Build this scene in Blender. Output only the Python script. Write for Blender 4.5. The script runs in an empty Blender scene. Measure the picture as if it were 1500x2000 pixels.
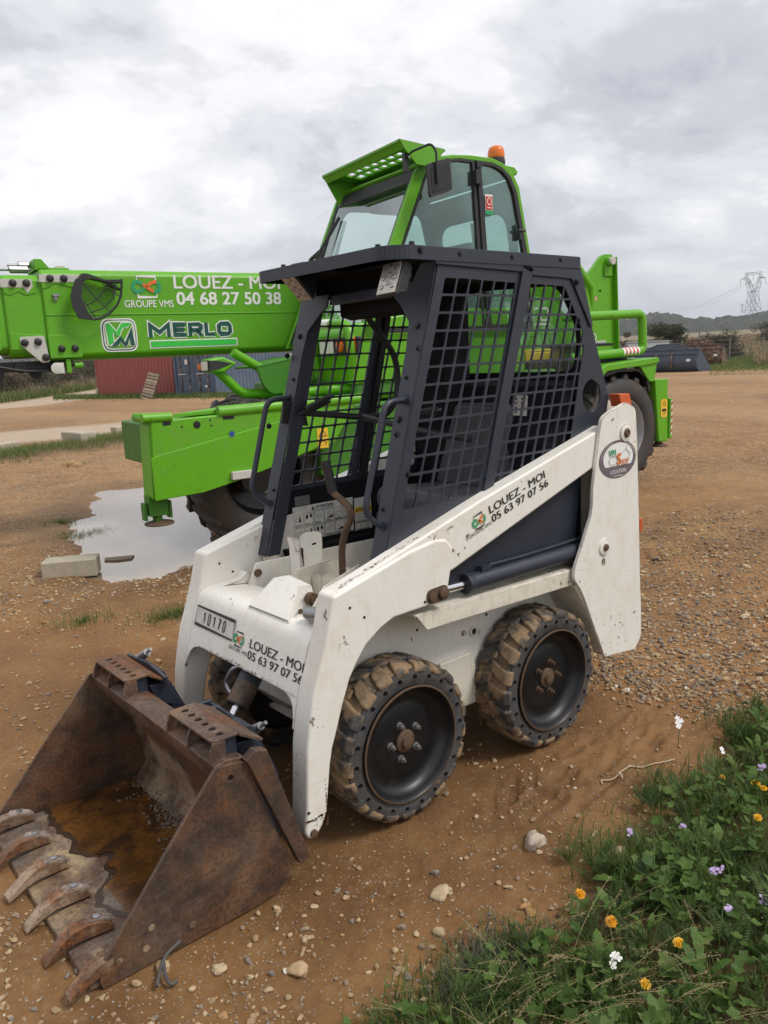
import bpy, bmesh, math, random
import numpy as np
from mathutils import Vector, Matrix, geometry

random.seed(7)
rng = np.random.default_rng(7)
SC = bpy.context.scene
COL = SC.collection
R = math.radians

# ------------------------------------------------------------------ camera
CAM_POS = Vector((1.5588, 2.2753, 1.4984))
YAW, PITCH, ROLL, FPX = 4.026831, 0.190898, -0.048821, 1565.62
def _cam_axes():
    F = Vector((math.cos(PITCH)*math.cos(YAW), math.cos(PITCH)*math.sin(YAW), -math.sin(PITCH)))
    Rr = F.cross(Vector((0, 0, 1))).normalized(); U = Rr.cross(F)
    c, s = math.cos(ROLL), math.sin(ROLL)
    return c*Rr + s*U, -s*Rr + c*U, F
CX, CY, CF = _cam_axes()
cam_data = bpy.data.cameras.new('camera')
cam = bpy.data.objects.new('camera', cam_data); COL.objects.link(cam)
cam.matrix_world = Matrix(((CX.x, CY.x, -CF.x, CAM_POS.x), (CX.y, CY.y, -CF.y, CAM_POS.y), (CX.z, CY.z, -CF.z, CAM_POS.z), (0, 0, 0, 1)))
cam_data.sensor_fit = 'VERTICAL'; cam_data.sensor_height = 36.0
cam_data.lens = FPX/2000*36.0
cam_data.clip_start = 0.05; cam_data.clip_end = 6000
SC.camera = cam
SC.render.resolution_x, SC.render.resolution_y = 768, 1024

# ------------------------------------------------------------------ world, sun, exposure
SUN_EL, SUN_AZ = R(52), math.atan2(0.75, -0.45)       # direction towards the veiled sun
world = bpy.data.worlds.new('World'); SC.world = world; world.use_nodes = True
def build_world():
    nt = world.node_tree; N = nt.nodes; L = nt.links
    N.clear()
    out = N.new('ShaderNodeOutputWorld'); bg = N.new('ShaderNodeBackground')
    bg.inputs['Strength'].default_value = 0.1
    sky = N.new('ShaderNodeTexSky'); sky.sky_type = 'NISHITA'; sky.sun_disc = False
    sky.sun_elevation = SUN_EL; sky.sun_rotation = math.pi/2 - SUN_AZ
    sky.air_density = 1.0; sky.dust_density = 2.0
    tc = N.new('ShaderNodeTexCoord')
    sep = N.new('ShaderNodeSeparateXYZ'); L.new(tc.outputs['Generated'], sep.inputs[0])
    def math_(op, a, b=None, clamp=False):
        n = N.new('ShaderNodeMath'); n.operation = op; n.use_clamp = clamp
        for i, v in enumerate((a, b)):
            if v is None: continue
            if isinstance(v, (int, float)): n.inputs[i].default_value = v
            else: L.new(v, n.inputs[i])
        return n.outputs[0]
    zc = math_('MAXIMUM', sep.outputs['Z'], 0.0)
    den = math_('ADD', zc, 0.30)
    px = math_('DIVIDE', sep.outputs['X'], den); py = math_('DIVIDE', sep.outputs['Y'], den)
    cmb = N.new('ShaderNodeCombineXYZ'); L.new(px, cmb.inputs[0]); L.new(py, cmb.inputs[1])
    def noise(vec, scale, detail, rough, dist, off):
        mp = N.new('ShaderNodeMapping'); mp.inputs['Location'].default_value = off
        L.new(vec, mp.inputs[0])
        n = N.new('ShaderNodeTexNoise'); n.inputs['Scale'].default_value = scale
        n.inputs['Detail'].default_value = detail; n.inputs['Roughness'].default_value = rough
        n.inputs['Distortion'].default_value = dist
        L.new(mp.outputs[0], n.inputs['Vector']); return n.outputs['Fac']
    def ramp(fac, stops):
        r = N.new('ShaderNodeValToRGB'); e = r.color_ramp.elements
        r.color_ramp.interpolation = 'EASE'
        while len(e) < len(stops): e.new(0.5)
        for k, (p, c) in enumerate(stops):
            e[k].position = p; e[k].color = (*c, 1)
        L.new(fac, r.inputs[0]); return r.outputs[0]
    n1 = noise(cmb.outputs[0], 1.05, 9, 0.56, 0.25, (3.1, 7.7, 0.0))
    n2 = noise(cmb.outputs[0], 3.1, 8, 0.62, 0.3, (11.3, 2.2, 4.0))
    mixn = math_('ADD', math_('MULTIPLY', n1, 0.62), math_('MULTIPLY', n2, 0.38))
    col = ramp(mixn, [(0.37, (4.3, 4.4, 4.95)), (0.435, (5.6, 5.7, 6.15)), (0.49, (7.2, 7.25, 7.6)), (0.545, (8.8, 8.8, 9.0)), (0.62, (12.0, 11.9, 11.8))])
    # a light band of thin cloud just above the horizon
    hz = ramp(zc, [(0.0, (1, 1, 1)), (0.22, (0, 0, 0))])
    mx = N.new('ShaderNodeMix'); mx.data_type = 'RGBA'; mx.blend_type = 'MIX'
    L.new(math_('MULTIPLY', hz, 0.45), mx.inputs[0]); L.new(col, mx.inputs[6]); mx.inputs[7].default_value = (7.7, 7.75, 8.0, 1)
    mx2 = N.new('ShaderNodeMix'); mx2.data_type = 'RGBA'; mx2.inputs[0].default_value = 0.06
    L.new(mx.outputs[2], mx2.inputs[6]); L.new(sky.outputs[0], mx2.inputs[7])
    L.new(mx2.outputs[2], bg.inputs['Color']); L.new(bg.outputs[0], out.inputs[0])
build_world()
sun_d = bpy.data.lights.new('sun', 'SUN'); sun_d.energy = 2.0; sun_d.angle = R(18); sun_d.color = (1.0, 0.95, 0.88)
sun = bpy.data.objects.new('sun', sun_d); COL.objects.link(sun)
_sd = Vector((math.cos(SUN_EL)*math.cos(SUN_AZ), math.cos(SUN_EL)*math.sin(SUN_AZ), math.sin(SUN_EL)))
sun.rotation_euler = _sd.to_track_quat('Z', 'Y').to_euler(); sun.location = (0, 6, 12)
vs = SC.view_settings
vs.view_transform = 'Standard'; vs.look = 'None'; vs.exposure = 0.3; vs.gamma = 1.0; vs.use_curve_mapping = False
SC.render.engine = 'CYCLES'
SC.cycles.use_denoising = True
try: SC.cycles.denoiser = 'OPENIMAGEDENOISE'
except Exception: pass
SC.cycles.max_bounces = 8; SC.cycles.diffuse_bounces = 3; SC.cycles.glossy_bounces = 3
SC.cycles.transparent_max_bounces = 12; SC.cycles.transmission_bounces = 4; SC.cycles.volume_bounces = 0
SC.cycles.caustics_reflective = False; SC.cycles.caustics_refractive = False

# ------------------------------------------------------------------ mesh helpers
def fillet(path, rad, seg=5, closed=False):
    """round the corners of a polyline (2D or 3D)"""
    P = [Vector(p) for p in path]; n = len(P); out = []
    for i in range(n):
        if not closed and i in (0, n-1): out.append(P[i]); continue
        a, b, c = P[(i-1) % n], P[i], P[(i+1) % n]
        r = rad[i] if isinstance(rad, (list, tuple)) else rad
        d1, d2 = (a-b), (c-b)
        l = min(r, d1.length*0.48, d2.length*0.48)
        if l < 1e-5: out.append(b); continue
        p, q = b + d1.normalized()*l, b + d2.normalized()*l
        for k in range(seg+1):
            t = k/seg
            out.append(p*(1-t)**2 + b*2*t*(1-t) + q*t*t)
    return out

def inside(pt, poly):
    x, y = pt[0], pt[1]; c = False; n = len(poly); j = n-1
    for i in range(n):
        xi, yi, xj, yj = poly[i][0], poly[i][1], poly[j][0], poly[j][1]
        if (yi > y) != (yj > y) and x < (xj-xi)*(y-yi)/(yj-yi) + xi: c = not c
        j = i
    return c

def area2(poly):
    return 0.5*sum(poly[i-1][0]*poly[i][1] - poly[i][0]*poly[i-1][1] for i in range(len(poly)))

def clip_poly(sub, conv):
    """Sutherland-Hodgman, conv convex"""
    if area2(conv) < 0: conv = conv[::-1]
    out = list(sub)
    for i in range(len(conv)):
        a, b = conv[i-1], conv[i]; inp, out = out, []
        side = lambda p: (b[0]-a[0])*(p[1]-a[1]) - (b[1]-a[1])*(p[0]-a[0])
        for k in range(len(inp)):
            p, q = inp[k-1], inp[k]; sp, sq = side(p), side(q)
            if (sp >= 0) != (sq >= 0):
                t = sp/(sp-sq); out.append((p[0]+t*(q[0]-p[0]), p[1]+t*(q[1]-p[1])))
            if sq >= 0: out.append(q)
        if not out: return []
    return out

def circle(cx, cy, r, n=20, ry=None):
    ry = r if ry is None else ry
    return [(cx + r*math.cos(2*math.pi*k/n), cy + ry*math.sin(2*math.pi*k/n)) for k in range(n)]

class MB:
    def __init__(s): s.v = []; s.f = []
    def add(s, vs, fs):
        o = len(s.v); s.v += [tuple(p) for p in vs]; s.f += [tuple(i+o for i in f) for f in fs]; return s
    def box(s, x0, x1, y0, y1, z0, z1):
        return s.add([(x0, y0, z0), (x1, y0, z0), (x1, y1, z0), (x0, y1, z0), (x0, y0, z1), (x1, y0, z1), (x1, y1, z1), (x0, y1, z1)],
                     [(0, 3, 2, 1), (4, 5, 6, 7), (0, 1, 5, 4), (1, 2, 6, 5), (2, 3, 7, 6), (3, 0, 4, 7)])
    def obox(s, o, X, Y, Z):
        """box from corner o spanned by three vectors"""
        o, X, Y, Z = Vector(o), Vector(X), Vector(Y), Vector(Z)
        return s.add([o, o+X, o+X+Y, o+Y, o+Z, o+X+Z, o+X+Y+Z, o+Y+Z],
                     [(0, 3, 2, 1), (4, 5, 6, 7), (0, 1, 5, 4), (1, 2, 6, 5), (2, 3, 7, 6), (3, 0, 4, 7)])
    def bar(s, p, q, w, h, up=(0, 0, 1)):
        p, q = Vector(p), Vector(q); d = (q-p); up = Vector(up)
        X = d.cross(up).normalized(); Y = X.cross(d).normalized()
        return s.obox(p - X*w/2 - Y*h/2, d, X*w, Y*h)
    def prism(s, pts, ax, a, b):
        def m(p, t): l = [p[0], p[1]]; l.insert(ax, t); return tuple(l)
        n = len(pts)
        vs = [m(p, a) for p in pts] + [m(p, b) for p in pts]
        fs = [tuple(range(n))[::-1], tuple(range(n, 2*n))] + [(i, (i+1) % n, n+(i+1) % n, n+i) for i in range(n)]
        return s.add(vs, fs)
    def plate(s, outer, holes, mapf):
        """2D outline with holes, mapf(p, 0|1) gives the two sides"""
        loops = [[tuple(p[:2]) for p in outer]] + [[tuple(p[:2]) for p in h] for h in holes]
        pts = []; edges = []
        for lp in loops:
            o = len(pts); pts += [Vector(p) for p in lp]; n = len(lp)
            edges += [(o+i, o+(i+1) % n) for i in range(n)]
        v2, e2, f2, ov, oe, of = geometry.delaunay_2d_cdt(pts, edges, [], 0, 1e-7)
        fs = []
        hb = [(min(p[0] for p in h), max(p[0] for p in h), min(p[1] for p in h), max(p[1] for p in h), h) for h in loops[1:]]
        for f in f2:
            c = sum((v2[i] for i in f), Vector((0, 0)))/len(f)
            if not inside(c, loops[0]): continue
            if any(x0 <= c[0] <= x1 and y0 <= c[1] <= y1 and inside(c, h) for x0, x1, y0, y1, h in hb): continue
            fs.append(tuple(f))
        n = len(v2)
        s.add([mapf(p, 0) for p in v2], [f[::-1] for f in fs]); s.add([mapf(p, 1) for p in v2], fs)
        for lp in loops:
            k = len(lp)
            s.add([mapf(p, 0) for p in lp] + [mapf(p, 1) for p in lp], [(i, (i+1) % k, k+(i+1) % k, k+i) for i in range(k)])
        return s
    def tube(s, path, r, n=10, closed=False, cap=True):
        P = [Vector(p) for p in path]; m = len(P)
        T = []
        for i in range(m):
            if closed: t = P[(i+1) % m]-P[i-1]
            else: t = P[min(i+1, m-1)]-P[max(i-1, 0)]
            T.append(t.normalized())
        ref = Vector((0, 0, 1)) if abs(T[0].z) < 0.9 else Vector((1, 0, 0))
        X = (ref - T[0]*ref.dot(T[0])).normalized(); vs = []
        for i in range(m):
            X = (X - T[i]*X.dot(T[i])).normalized(); Y = T[i].cross(X)
            rr = r[i] if isinstance(r, (list, tuple)) else r
            vs += [P[i] + (X*math.cos(2*math.pi*k/n) + Y*math.sin(2*math.pi*k/n))*rr for k in range(n)]
        fs = []
        for i in range(m if closed else m-1):
            a, b = i*n, ((i+1) % m)*n
            fs += [(a+k, a+(k+1) % n, b+(k+1) % n, b+k) for k in range(n)]
        if cap and not closed: fs += [tuple(range(n))[::-1], tuple(range((m-1)*n, m*n))]
        return s.add(vs, fs)
    def cyl(s, p0, p1, r0, r1=None, n=20):
        return s.tube([p0, p1], [r0, r0 if r1 is None else r1], n)
    def lathe(s, prof, org, axis, n=32, closed=False):
        """prof: (radius, height along axis)"""
        A = Vector(axis).normalized(); O = Vector(org)
        ref = Vector((0, 0, 1)) if abs(A.z) < 0.9 else Vector((1, 0, 0))
        X = (ref - A*ref.dot(A)).normalized(); Y = A.cross(X); vs = []; fs = []
        for r, h in prof:
            vs += [O + A*h + (X*math.cos(2*math.pi*k/n) + Y*math.sin(2*math.pi*k/n))*r for k in range(n)]
        m = len(prof)
        for i in range(m if closed else m-1):
            a, b = i*n, ((i+1) % m)*n
            fs += [(a+k, a+(k+1) % n, b+(k+1) % n, b+k) for k in range(n)]
        return s.add(vs, fs)
    def bolt(s, p, nrm, r=0.011, h=0.009):
        p, nrm = Vector(p), Vector(nrm).normalized()
        s.tube([p - nrm*0.002, p + nrm*h*0.3], r*1.35, 14)
        return s.tube([p + nrm*h*0.3, p + nrm*h], r, 6)
    def mirror_y(s, y0=0.0):
        o = MB(); o.v = [(x, 2*y0-y, z) for x, y, z in s.v]; o.f = [f[::-1] for f in s.f]; return o
    def build(s, name, mat, parent=None, bevel=0.0, seg=2, angle=38, label=None, recalc=True, smooth=True):
        me = bpy.data.meshes.new(name); me.from_pydata(s.v, [], s.f)
        if recalc:
            bm = bmesh.new(); bm.from_mesh(me)
            bmesh.ops.remove_doubles(bm, verts=bm.verts, dist=2e-5)
            bmesh.ops.recalc_face_normals(bm, faces=bm.faces); bm.to_mesh(me); bm.free()
        me.materials.append(mat)
        if smooth:
            me.shade_smooth()
            me.set_sharp_from_angle(angle=R(angle))
        o = bpy.data.objects.new(name, me); COL.objects.link(o)
        if parent is not None: o.parent = parent
        if bevel > 0:
            b = o.modifiers.new('bevel', 'BEVEL'); b.width = bevel; b.segments = seg; b.limit_method = 'ANGLE'; b.angle_limit = R(35)
            b.harden_normals = True; b.use_clamp_overlap = True
        if label: o['label'] = label
        return o

def np_mesh(name, V, F, mat, attrs=None, smooth=True):
    """V (n,3), F (m,k) arrays with constant k, attrs {name: per-vertex float}"""
    me = bpy.data.meshes.new(name); n, m, k = len(V), len(F), F.shape[1]
    me.vertices.add(n); me.vertices.foreach_set('co', np.ascontiguousarray(V, np.float32).ravel())
    me.loops.add(m*k); me.loops.foreach_set('vertex_index', np.ascontiguousarray(F, np.int32).ravel())
    me.polygons.add(m); me.polygons.foreach_set('loop_start', np.arange(0, m*k, k, dtype=np.int32))
    try: me.polygons.foreach_set('loop_total', np.full(m, k, np.int32))
    except Exception: pass
    me.polygons.foreach_set('use_smooth', np.full(m, smooth, bool))
    for an, av in (attrs or {}).items():
        at = me.attributes.new(an, 'FLOAT', 'POINT'); at.data.foreach_set('value', np.ascontiguousarray(av, np.float32))
    me.update(calc_edges=True); me.validate()
    me.materials.append(mat)
    o = bpy.data.objects.new(name, me); COL.objects.link(o); return o

def thing(name, label, cat, loc=(0, 0, 0), rotz=0.0, group=None):
    o = bpy.data.objects.new(name, None); COL.objects.link(o); o.empty_display_size = 0.2
    o.location = loc; o.rotation_euler = (0, 0, rotz); o['label'] = label; o['category'] = cat
    if group: o['group'] = group
    return o
def tag(o, label, cat, group=None):
    o['label'] = label; o['category'] = cat
    if group: o['group'] = group
    return o
def struct(o, kind='structure'):
    o['kind'] = kind; return o
def dup(o, parent=None):
    c = o.copy(); COL.objects.link(c); c.parent = parent
    for ch in list(o.children): dup(ch, c)
    return c

# ------------------------------------------------------------------ lettering
def glyphs(text, weight=0.0, spacing=1.0):
    cu = bpy.data.curves.new('lettering', 'FONT'); cu.body = text; cu.size = 1.0; cu.offset = weight; cu.space_character = spacing
    cu.resolution_u = 3; cu.fill_mode = 'FRONT'
    o = bpy.data.objects.new('lettering', cu); COL.objects.link(o)
    dg = bpy.context.evaluated_depsgraph_get(); dg.update()
    me = bpy.data.meshes.new_from_object(o.evaluated_get(dg))
    bpy.data.objects.remove(o); bpy.data.curves.remove(cu)
    V = [tuple(v.co) for v in me.vertices]; F = [tuple(p.vertices) for p in me.polygons]
    bpy.data.meshes.remove(me)
    return V, F
class Decal:
    """flat marks on a surface: origin O (lower left), unit axes X, Y, all in the parent's space"""
    def __init__(s, O, X, Y, lift=0.0015):
        s.O, s.X, s.Y = Vector(O), Vector(X).normalized(), Vector(Y); s.Y = (s.Y - s.X*s.Y.dot(s.X)).normalized()
        s.N = s.X.cross(s.Y); s.lift = lift
    def p(s, x, y, k=1): return s.O + s.X*x + s.Y*y + s.N*s.lift*k
    def text(s, mb, text, x, y, w, h, weight=0.012, k=1, slant=0.0, spacing=1.0):
        if weight > 0:           # bolder: the same letters laid over each other, a hair apart
            d = h*weight*2.2
            for i, (ax, ay) in enumerate(((-1, -1), (1, -1), (-1, 1), (1, 1), (0, 0))): s.text(mb, text, x+d+ax*d, y+d*.6+ay*d*.6, w-2*d, h-1.2*d, 0, k+0.06*i, slant, spacing)
            return mb
        V, F = glyphs(text, 0.0, spacing)
        x0, x1 = min(v[0] for v in V), max(v[0] for v in V); y0, y1 = min(v[1] for v in V), max(v[1] for v in V)
        sx, sy = w/(x1-x0), h/(y1-y0)
        return mb.add([s.p(x + (v[0]-x0)*sx + slant*(v[1]-y0)*sy, y + (v[1]-y0)*sy, k) for v in V], F)
    def poly(s, mb, pts, k=1): return mb.add([s.p(a, b, k) for a, b in pts], [tuple(range(len(pts)))])
    def rect(s, mb, x0, y0, x1, y1, k=1): return s.poly(mb, [(x0, y0), (x1, y0), (x1, y1), (x0, y1)], k)
    def line(s, mb, pts, w, k=1, closed=False):
        n = len(pts)
        L, Rr = [], []
        for i in range(n):
            a = Vector(pts[(i-1) % n] if (closed or i > 0) else pts[i]); b = Vector(pts[(i+1) % n] if (closed or i < n-1) else pts[i])
            d = (b-a).normalized(); nn = Vector((-d.y, d.x)); c = Vector(pts[i])
            sc = 1.0
            if 0 < i < n-1 or closed:
                d1 = (c-a).normalized() if (c-a).length > 1e-9 else d
                sc = 1/max(0.5, abs(d1.dot(d)))
            L.append(c + nn*w/2*sc); Rr.append(c - nn*w/2*sc)
        vs = [s.p(q.x, q.y, k) for q in L] + [s.p(q.x, q.y, k) for q in Rr]
        m = n if closed else n-1
        return mb.add(vs, [(n+i, n+(i+1) % n, (i+1) % n, i) for i in range(m)])

# ------------------------------------------------------------------ materials
class NT:
    def __init__(s, name):
        s.m = bpy.data.materials.new(name); s.m.use_nodes = True; s.t = s.m.node_tree; s.N = s.t.nodes; s.L = s.t.links
        s.N.clear(); s.out = s.N.new('ShaderNodeOutputMaterial')
        s.bsdf = s.N.new('ShaderNodeBsdfPrincipled'); s.L.new(s.bsdf.outputs[0], s.out.inputs[0])
        s.tc = s.N.new('ShaderNodeTexCoord').outputs['Object']
    def set(s, node, sock, v):
        if hasattr(v, 'is_output'): s.L.new(v, node.inputs[sock])
        else: node.inputs[sock].default_value = v
    def math(s, op, a, b=0.0, clamp=False):
        n = s.N.new('ShaderNodeMath'); n.operation = op; n.use_clamp = clamp; s.set(n, 0, a); s.set(n, 1, b); return n.outputs[0]
    def noise(s, scale, detail=6, rough=0.55, dist=0.0, vec=None, stretch=None, off=None):
        v = vec or s.tc
        if stretch or off:
            mp = s.N.new('ShaderNodeMapping'); s.L.new(v, mp.inputs[0])
            if stretch: mp.inputs['Scale'].default_value = stretch
            if off: mp.inputs['Location'].default_value = off
            v = mp.outputs[0]
        n = s.N.new('ShaderNodeTexNoise'); n.inputs['Scale'].default_value = scale; n.inputs['Detail'].default_value = detail
        n.inputs['Roughness'].default_value = rough; n.inputs['Distortion'].default_value = dist
        s.L.new(v, n.inputs['Vector']); return n.outputs['Fac']
    def voronoi(s, scale, feature='F1', rand=1.0, out='Distance', vec=None):
        n = s.N.new('ShaderNodeTexVoronoi'); n.feature = feature; n.inputs['Scale'].default_value = scale; n.inputs['Randomness'].default_value = rand
        s.L.new(vec or s.tc, n.inputs['Vector']); return n.outputs[out]
    def ss(s, x, a, b):
        n = s.N.new('ShaderNodeMapRange'); n.interpolation_type = 'SMOOTHSTEP'; s.set(n, 0, x); n.inputs[1].default_value = a; n.inputs[2].default_value = b
        return n.outputs[0]
    def mix(s, f, a, b, blend='MIX'):
        n = s.N.new('ShaderNodeMix'); n.data_type = 'RGBA'; n.blend_type = blend; n.clamp_factor = True
        s.set(n, 0, f)
        for i, v in ((6, a), (7, b)):
            s.set(n, i, v if hasattr(v, 'is_output') else (*v, 1))
        return n.outputs[2]
    def ramp(s, f, stops):
        r = s.N.new('ShaderNodeValToRGB'); e = r.color_ramp.elements
        while len(e) < len(stops): e.new(0.5)
        for k, (p, c) in enumerate(stops): e[k].position = p; e[k].color = (*c, 1)
        s.L.new(f, r.inputs[0]); return r.outputs[0]
    def attr(s, name):
        n = s.N.new('ShaderNodeAttribute'); n.attribute_name = name; return n.outputs['Fac']
    def edge(s, rad=0.006):
        b = s.N.new('ShaderNodeBevel'); b.samples = 4; b.inputs['Radius'].default_value = rad
        g = s.N.new('ShaderNodeNewGeometry'); d = s.N.new('ShaderNodeVectorMath'); d.operation = 'DOT_PRODUCT'
        s.L.new(b.outputs[0], d.inputs[0]); s.L.new(g.outputs['Normal'], d.inputs[1])
        return s.math('SUBTRACT', 1.0, d.outputs['Value'], True)
    def bump(s, h, strength=0.3, dist=0.01):
        n = s.N.new('ShaderNodeBump'); n.inputs['Strength'].default_value = strength; n.inputs['Distance'].default_value = dist
        s.L.new(h, n.inputs['Height']); s.L.new(n.outputs[0], s.bsdf.inputs['Normal'])
    def done(s, col=None, rough=None, metal=None, spec=None):
        if col is not None: s.set(s.bsdf, 'Base Color', col if hasattr(col, 'is_output') else (*col, 1))
        if rough is not None: s.set(s.bsdf, 'Roughness', rough)
        if metal is not None: s.set(s.bsdf, 'Metallic', metal)
        if spec is not None: s.set(s.bsdf, 'Specular IOR Level', spec)
        return s.m

def painted(name, col, rough=0.4, grime=0.3, grime_col=(0.30, 0.22, 0.13), rust=0.3, rust_col=(0.17, 0.06, 0.02), edge_rust=0.5, var=0.08, scratch=0.2, bump=0.05, mottle=0.0, spec=0.5):
    t = NT(name)
    big = t.noise(2.3, 5); mid = t.noise(14, 8, 0.62); fine = t.noise(70, 6, 0.6)
    c = t.mix(t.math('MULTIPLY', big, 1.0), tuple(v*(1-var) for v in col), tuple(min(1, v*(1+var*0.6)) for v in col))
    if mottle: c = t.mix(t.math('MULTIPLY', t.ss(fine, 0.45, 0.7), mottle), c, tuple(v*0.75 for v in col))
    g = t.math('MULTIPLY', t.ss(t.math('ADD', t.math('MULTIPLY', big, 0.5), t.math('MULTIPLY', mid, 0.6)), 0.5, 0.78), grime)
    c = t.mix(g, c, grime_col)
    streak = t.noise(9, 6, 0.6, stretch=(5, 5, 0.5))
    c = t.mix(t.math('MULTIPLY', t.ss(streak, 0.54, 0.74), grime*0.7), c, tuple(v*0.8 for v in grime_col))
    scr = t.noise(26, 3, 0.5, 0.6, stretch=(1, 1, 9)); scr2 = t.noise(30, 3, 0.5, 0.4, stretch=(8, 3, 1))
    sm = t.math('MULTIPLY', t.math('MAXIMUM', t.ss(scr, 0.62, 0.66), t.ss(scr2, 0.63, 0.67)), scratch)
    c = t.mix(sm, c, tuple(v*0.45 for v in col))
    spots = t.math('MULTIPLY', t.ss(t.noise(38, 5, 0.65, off=(3, 1, 7)), 0.615, 0.65), t.ss(t.noise(4, 3, off=(9, 2, 1)), 0.56, 0.64))
    rm = t.math('MULTIPLY', spots, min(1, rust*2))
    if edge_rust > 0:
        e = t.edge(0.011)
        em = t.ss(t.math('MULTIPLY', e, t.math('ADD', 0.2, t.math('MULTIPLY', t.noise(30, 6, 0.7, off=(1, 5, 2)), 2.6))), 0.12, 0.22)
        em = t.math('MULTIPLY', em, t.math('MULTIPLY', t.ss(t.noise(5.5, 4, off=(4, 8, 3)), 0.47, 0.55), edge_rust))
        rm = t.math('MAXIMUM', rm, em)
    rc = t.mix(fine, rust_col, tuple(v*0.35 for v in rust_col))
    c = t.mix(rm, c, rc)
    ro = t.math('ADD', rough, t.math('ADD', t.math('MULTIPLY', mid, 0.14), t.math('MULTIPLY', t.math('MAXIMUM', rm, g), 0.3)), True)
    t.bump(t.math('ADD', t.math('MULTIPLY', mid, 0.6), t.math('MULTIPLY', rm, -0.8)), bump, 0.004)
    return t.done(c, ro, None, spec)

def plain(name, col, rough=0.5, metal=0.0, var=0.15, scale=12, bump=0.05, spec=0.5):
    t = NT(name); n = t.noise(scale, 6, 0.6)
    c = t.mix(n, tuple(v*(1-var) for v in col), tuple(min(1, v*(1+var)) for v in col))
    if bump: t.bump(n, bump, 0.004)
    return t.done(c, t.math('ADD', rough-0.08, t.math('MULTIPLY', n, 0.16), True), metal, spec)

def rusty(name, tone=0.5, dust=0.3, orange=0.4, wet=0.0, dark=(0.050, 0.030, 0.023), dust_col=(0.30, 0.225, 0.15), scr=0.5):
    t = NT(name)
    big = t.noise(3.2, 6, 0.6); mid = t.noise(13, 9, 0.68, 0.4); fine = t.noise(90, 6, 0.7)
    c = t.mix(t.ss(mid, 0.38, 0.62), dark, (0.100, 0.058, 0.037))
    c = t.mix(t.math('MULTIPLY', t.ss(t.math('ADD', t.math('MULTIPLY', big, 0.7), t.math('MULTIPLY', mid, 0.3)), 0.44, 0.58), orange), c, t.mix(t.ss(fine, 0.35, 0.65), (0.235, 0.082, 0.018), (0.10, 0.034, 0.013)))
    c = t.mix(t.math('MULTIPLY', t.ss(t.noise(5, 8, 0.66, 0.3, off=(5, 2, 8)), 0.47, 0.66), dust), c, dust_col)
    c = t.mix(t.math('MULTIPLY', t.ss(fine, 0.5, 0.62), 0.45), c, (0.028, 0.017, 0.013))
    s1 = t.noise(34, 3, 0.5, 0.5, stretch=(0.7, 1, 7), off=(2, 2, 2)); s2 = t.noise(30, 2, 0.5, 0.3, stretch=(6, 1, 2.5)); 
    sm = t.math('MULTIPLY', t.math('MAXIMUM', t.ss(s1, 0.64, 0.69), t.ss(s2, 0.65, 0.70)), scr)
    c = t.mix(sm, c, (0.20, 0.155, 0.125))
    e = t.ss(t.math('MULTIPLY', t.edge(0.008), t.math('ADD', 0.4, t.math('MULTIPLY', mid, 1.8))), 0.14, 0.32)
    c = t.mix(t.math('MULTIPLY', e, 0.55), c, (0.26, 0.17, 0.11))
    t.bump(t.math('ADD', t.math('MULTIPLY', mid, 1.0), t.math('MULTIPLY', fine, 0.35)), 0.35, 0.004)
    return t.done(c, t.math('ADD', 0.50-wet, t.math('MULTIPLY', mid, 0.25), True), 0.12)

def muddy_rubber(name, mud=0.5, mud_col=(0.30, 0.195, 0.105), base=(0.026, 0.027, 0.030)):
    t = NT(name); n = t.noise(9, 9, 0.68, 0.5); f = t.noise(60, 6, 0.65); w = t.noise(3.0, 3)
    m = t.ss(t.math('ADD', t.math('MULTIPLY', n, 0.85), t.math('MULTIPLY', w, 0.45)), 0.86-0.5*mud, 0.99-0.5*mud)
    c = t.mix(f, base, tuple(v*1.9 for v in base))
    c = t.mix(t.math('MULTIPLY', t.ss(n, 0.35, 0.6), 0.5), c, tuple(v*0.25 for v in mud_col))
    c = t.mix(m, c, t.mix(f, mud_col, tuple(v*0.62 for v in mud_col)))
    t.bump(t.math('ADD', n, t.math('MULTIPLY', f, 0.4)), 0.6, 0.008)
    return t.done(c, t.math('ADD', 0.60, t.math('MULTIPLY', m, 0.3), True), 0.0, 0.35)

def tinted_glass(name, tint=(0.74, 0.86, 0.83), gloss=0.22, rough=0.02, dirt=0.05):
    t = NT(name); t.N.remove(t.bsdf)
    tr = t.N.new('ShaderNodeBsdfTransparent'); tr.inputs[0].default_value = (*tint, 1)
    gl = t.N.new('ShaderNodeBsdfGlossy'); gl.inputs['Color'].default_value = (0.9, 0.97, 0.96, 1); gl.inputs['Roughness'].default_value = rough
    df = t.N.new('ShaderNodeBsdfDiffuse'); df.inputs[0].default_value = (0.4, 0.42, 0.4, 1)
    lw = t.N.new('ShaderNodeLayerWeight'); lw.inputs[0].default_value = 0.35
    f = t.math('ADD', gloss*0.5, t.math('MULTIPLY', lw.outputs['Fresnel'], gloss*1.6), True)
    m1 = t.N.new('ShaderNodeMixShader'); m1.inputs[0].default_value = dirt
    t.L.new(tr.outputs[0], m1.inputs[1]); t.L.new(df.outputs[0], m1.inputs[2])
    m2 = t.N.new('ShaderNodeMixShader'); t.L.new(f, m2.inputs[0]); t.L.new(m1.outputs[0], m2.inputs[1]); t.L.new(gl.outputs[0], m2.inputs[2])
    t.L.new(m2.outputs[0], t.out.inputs[0]); return t.m

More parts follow.
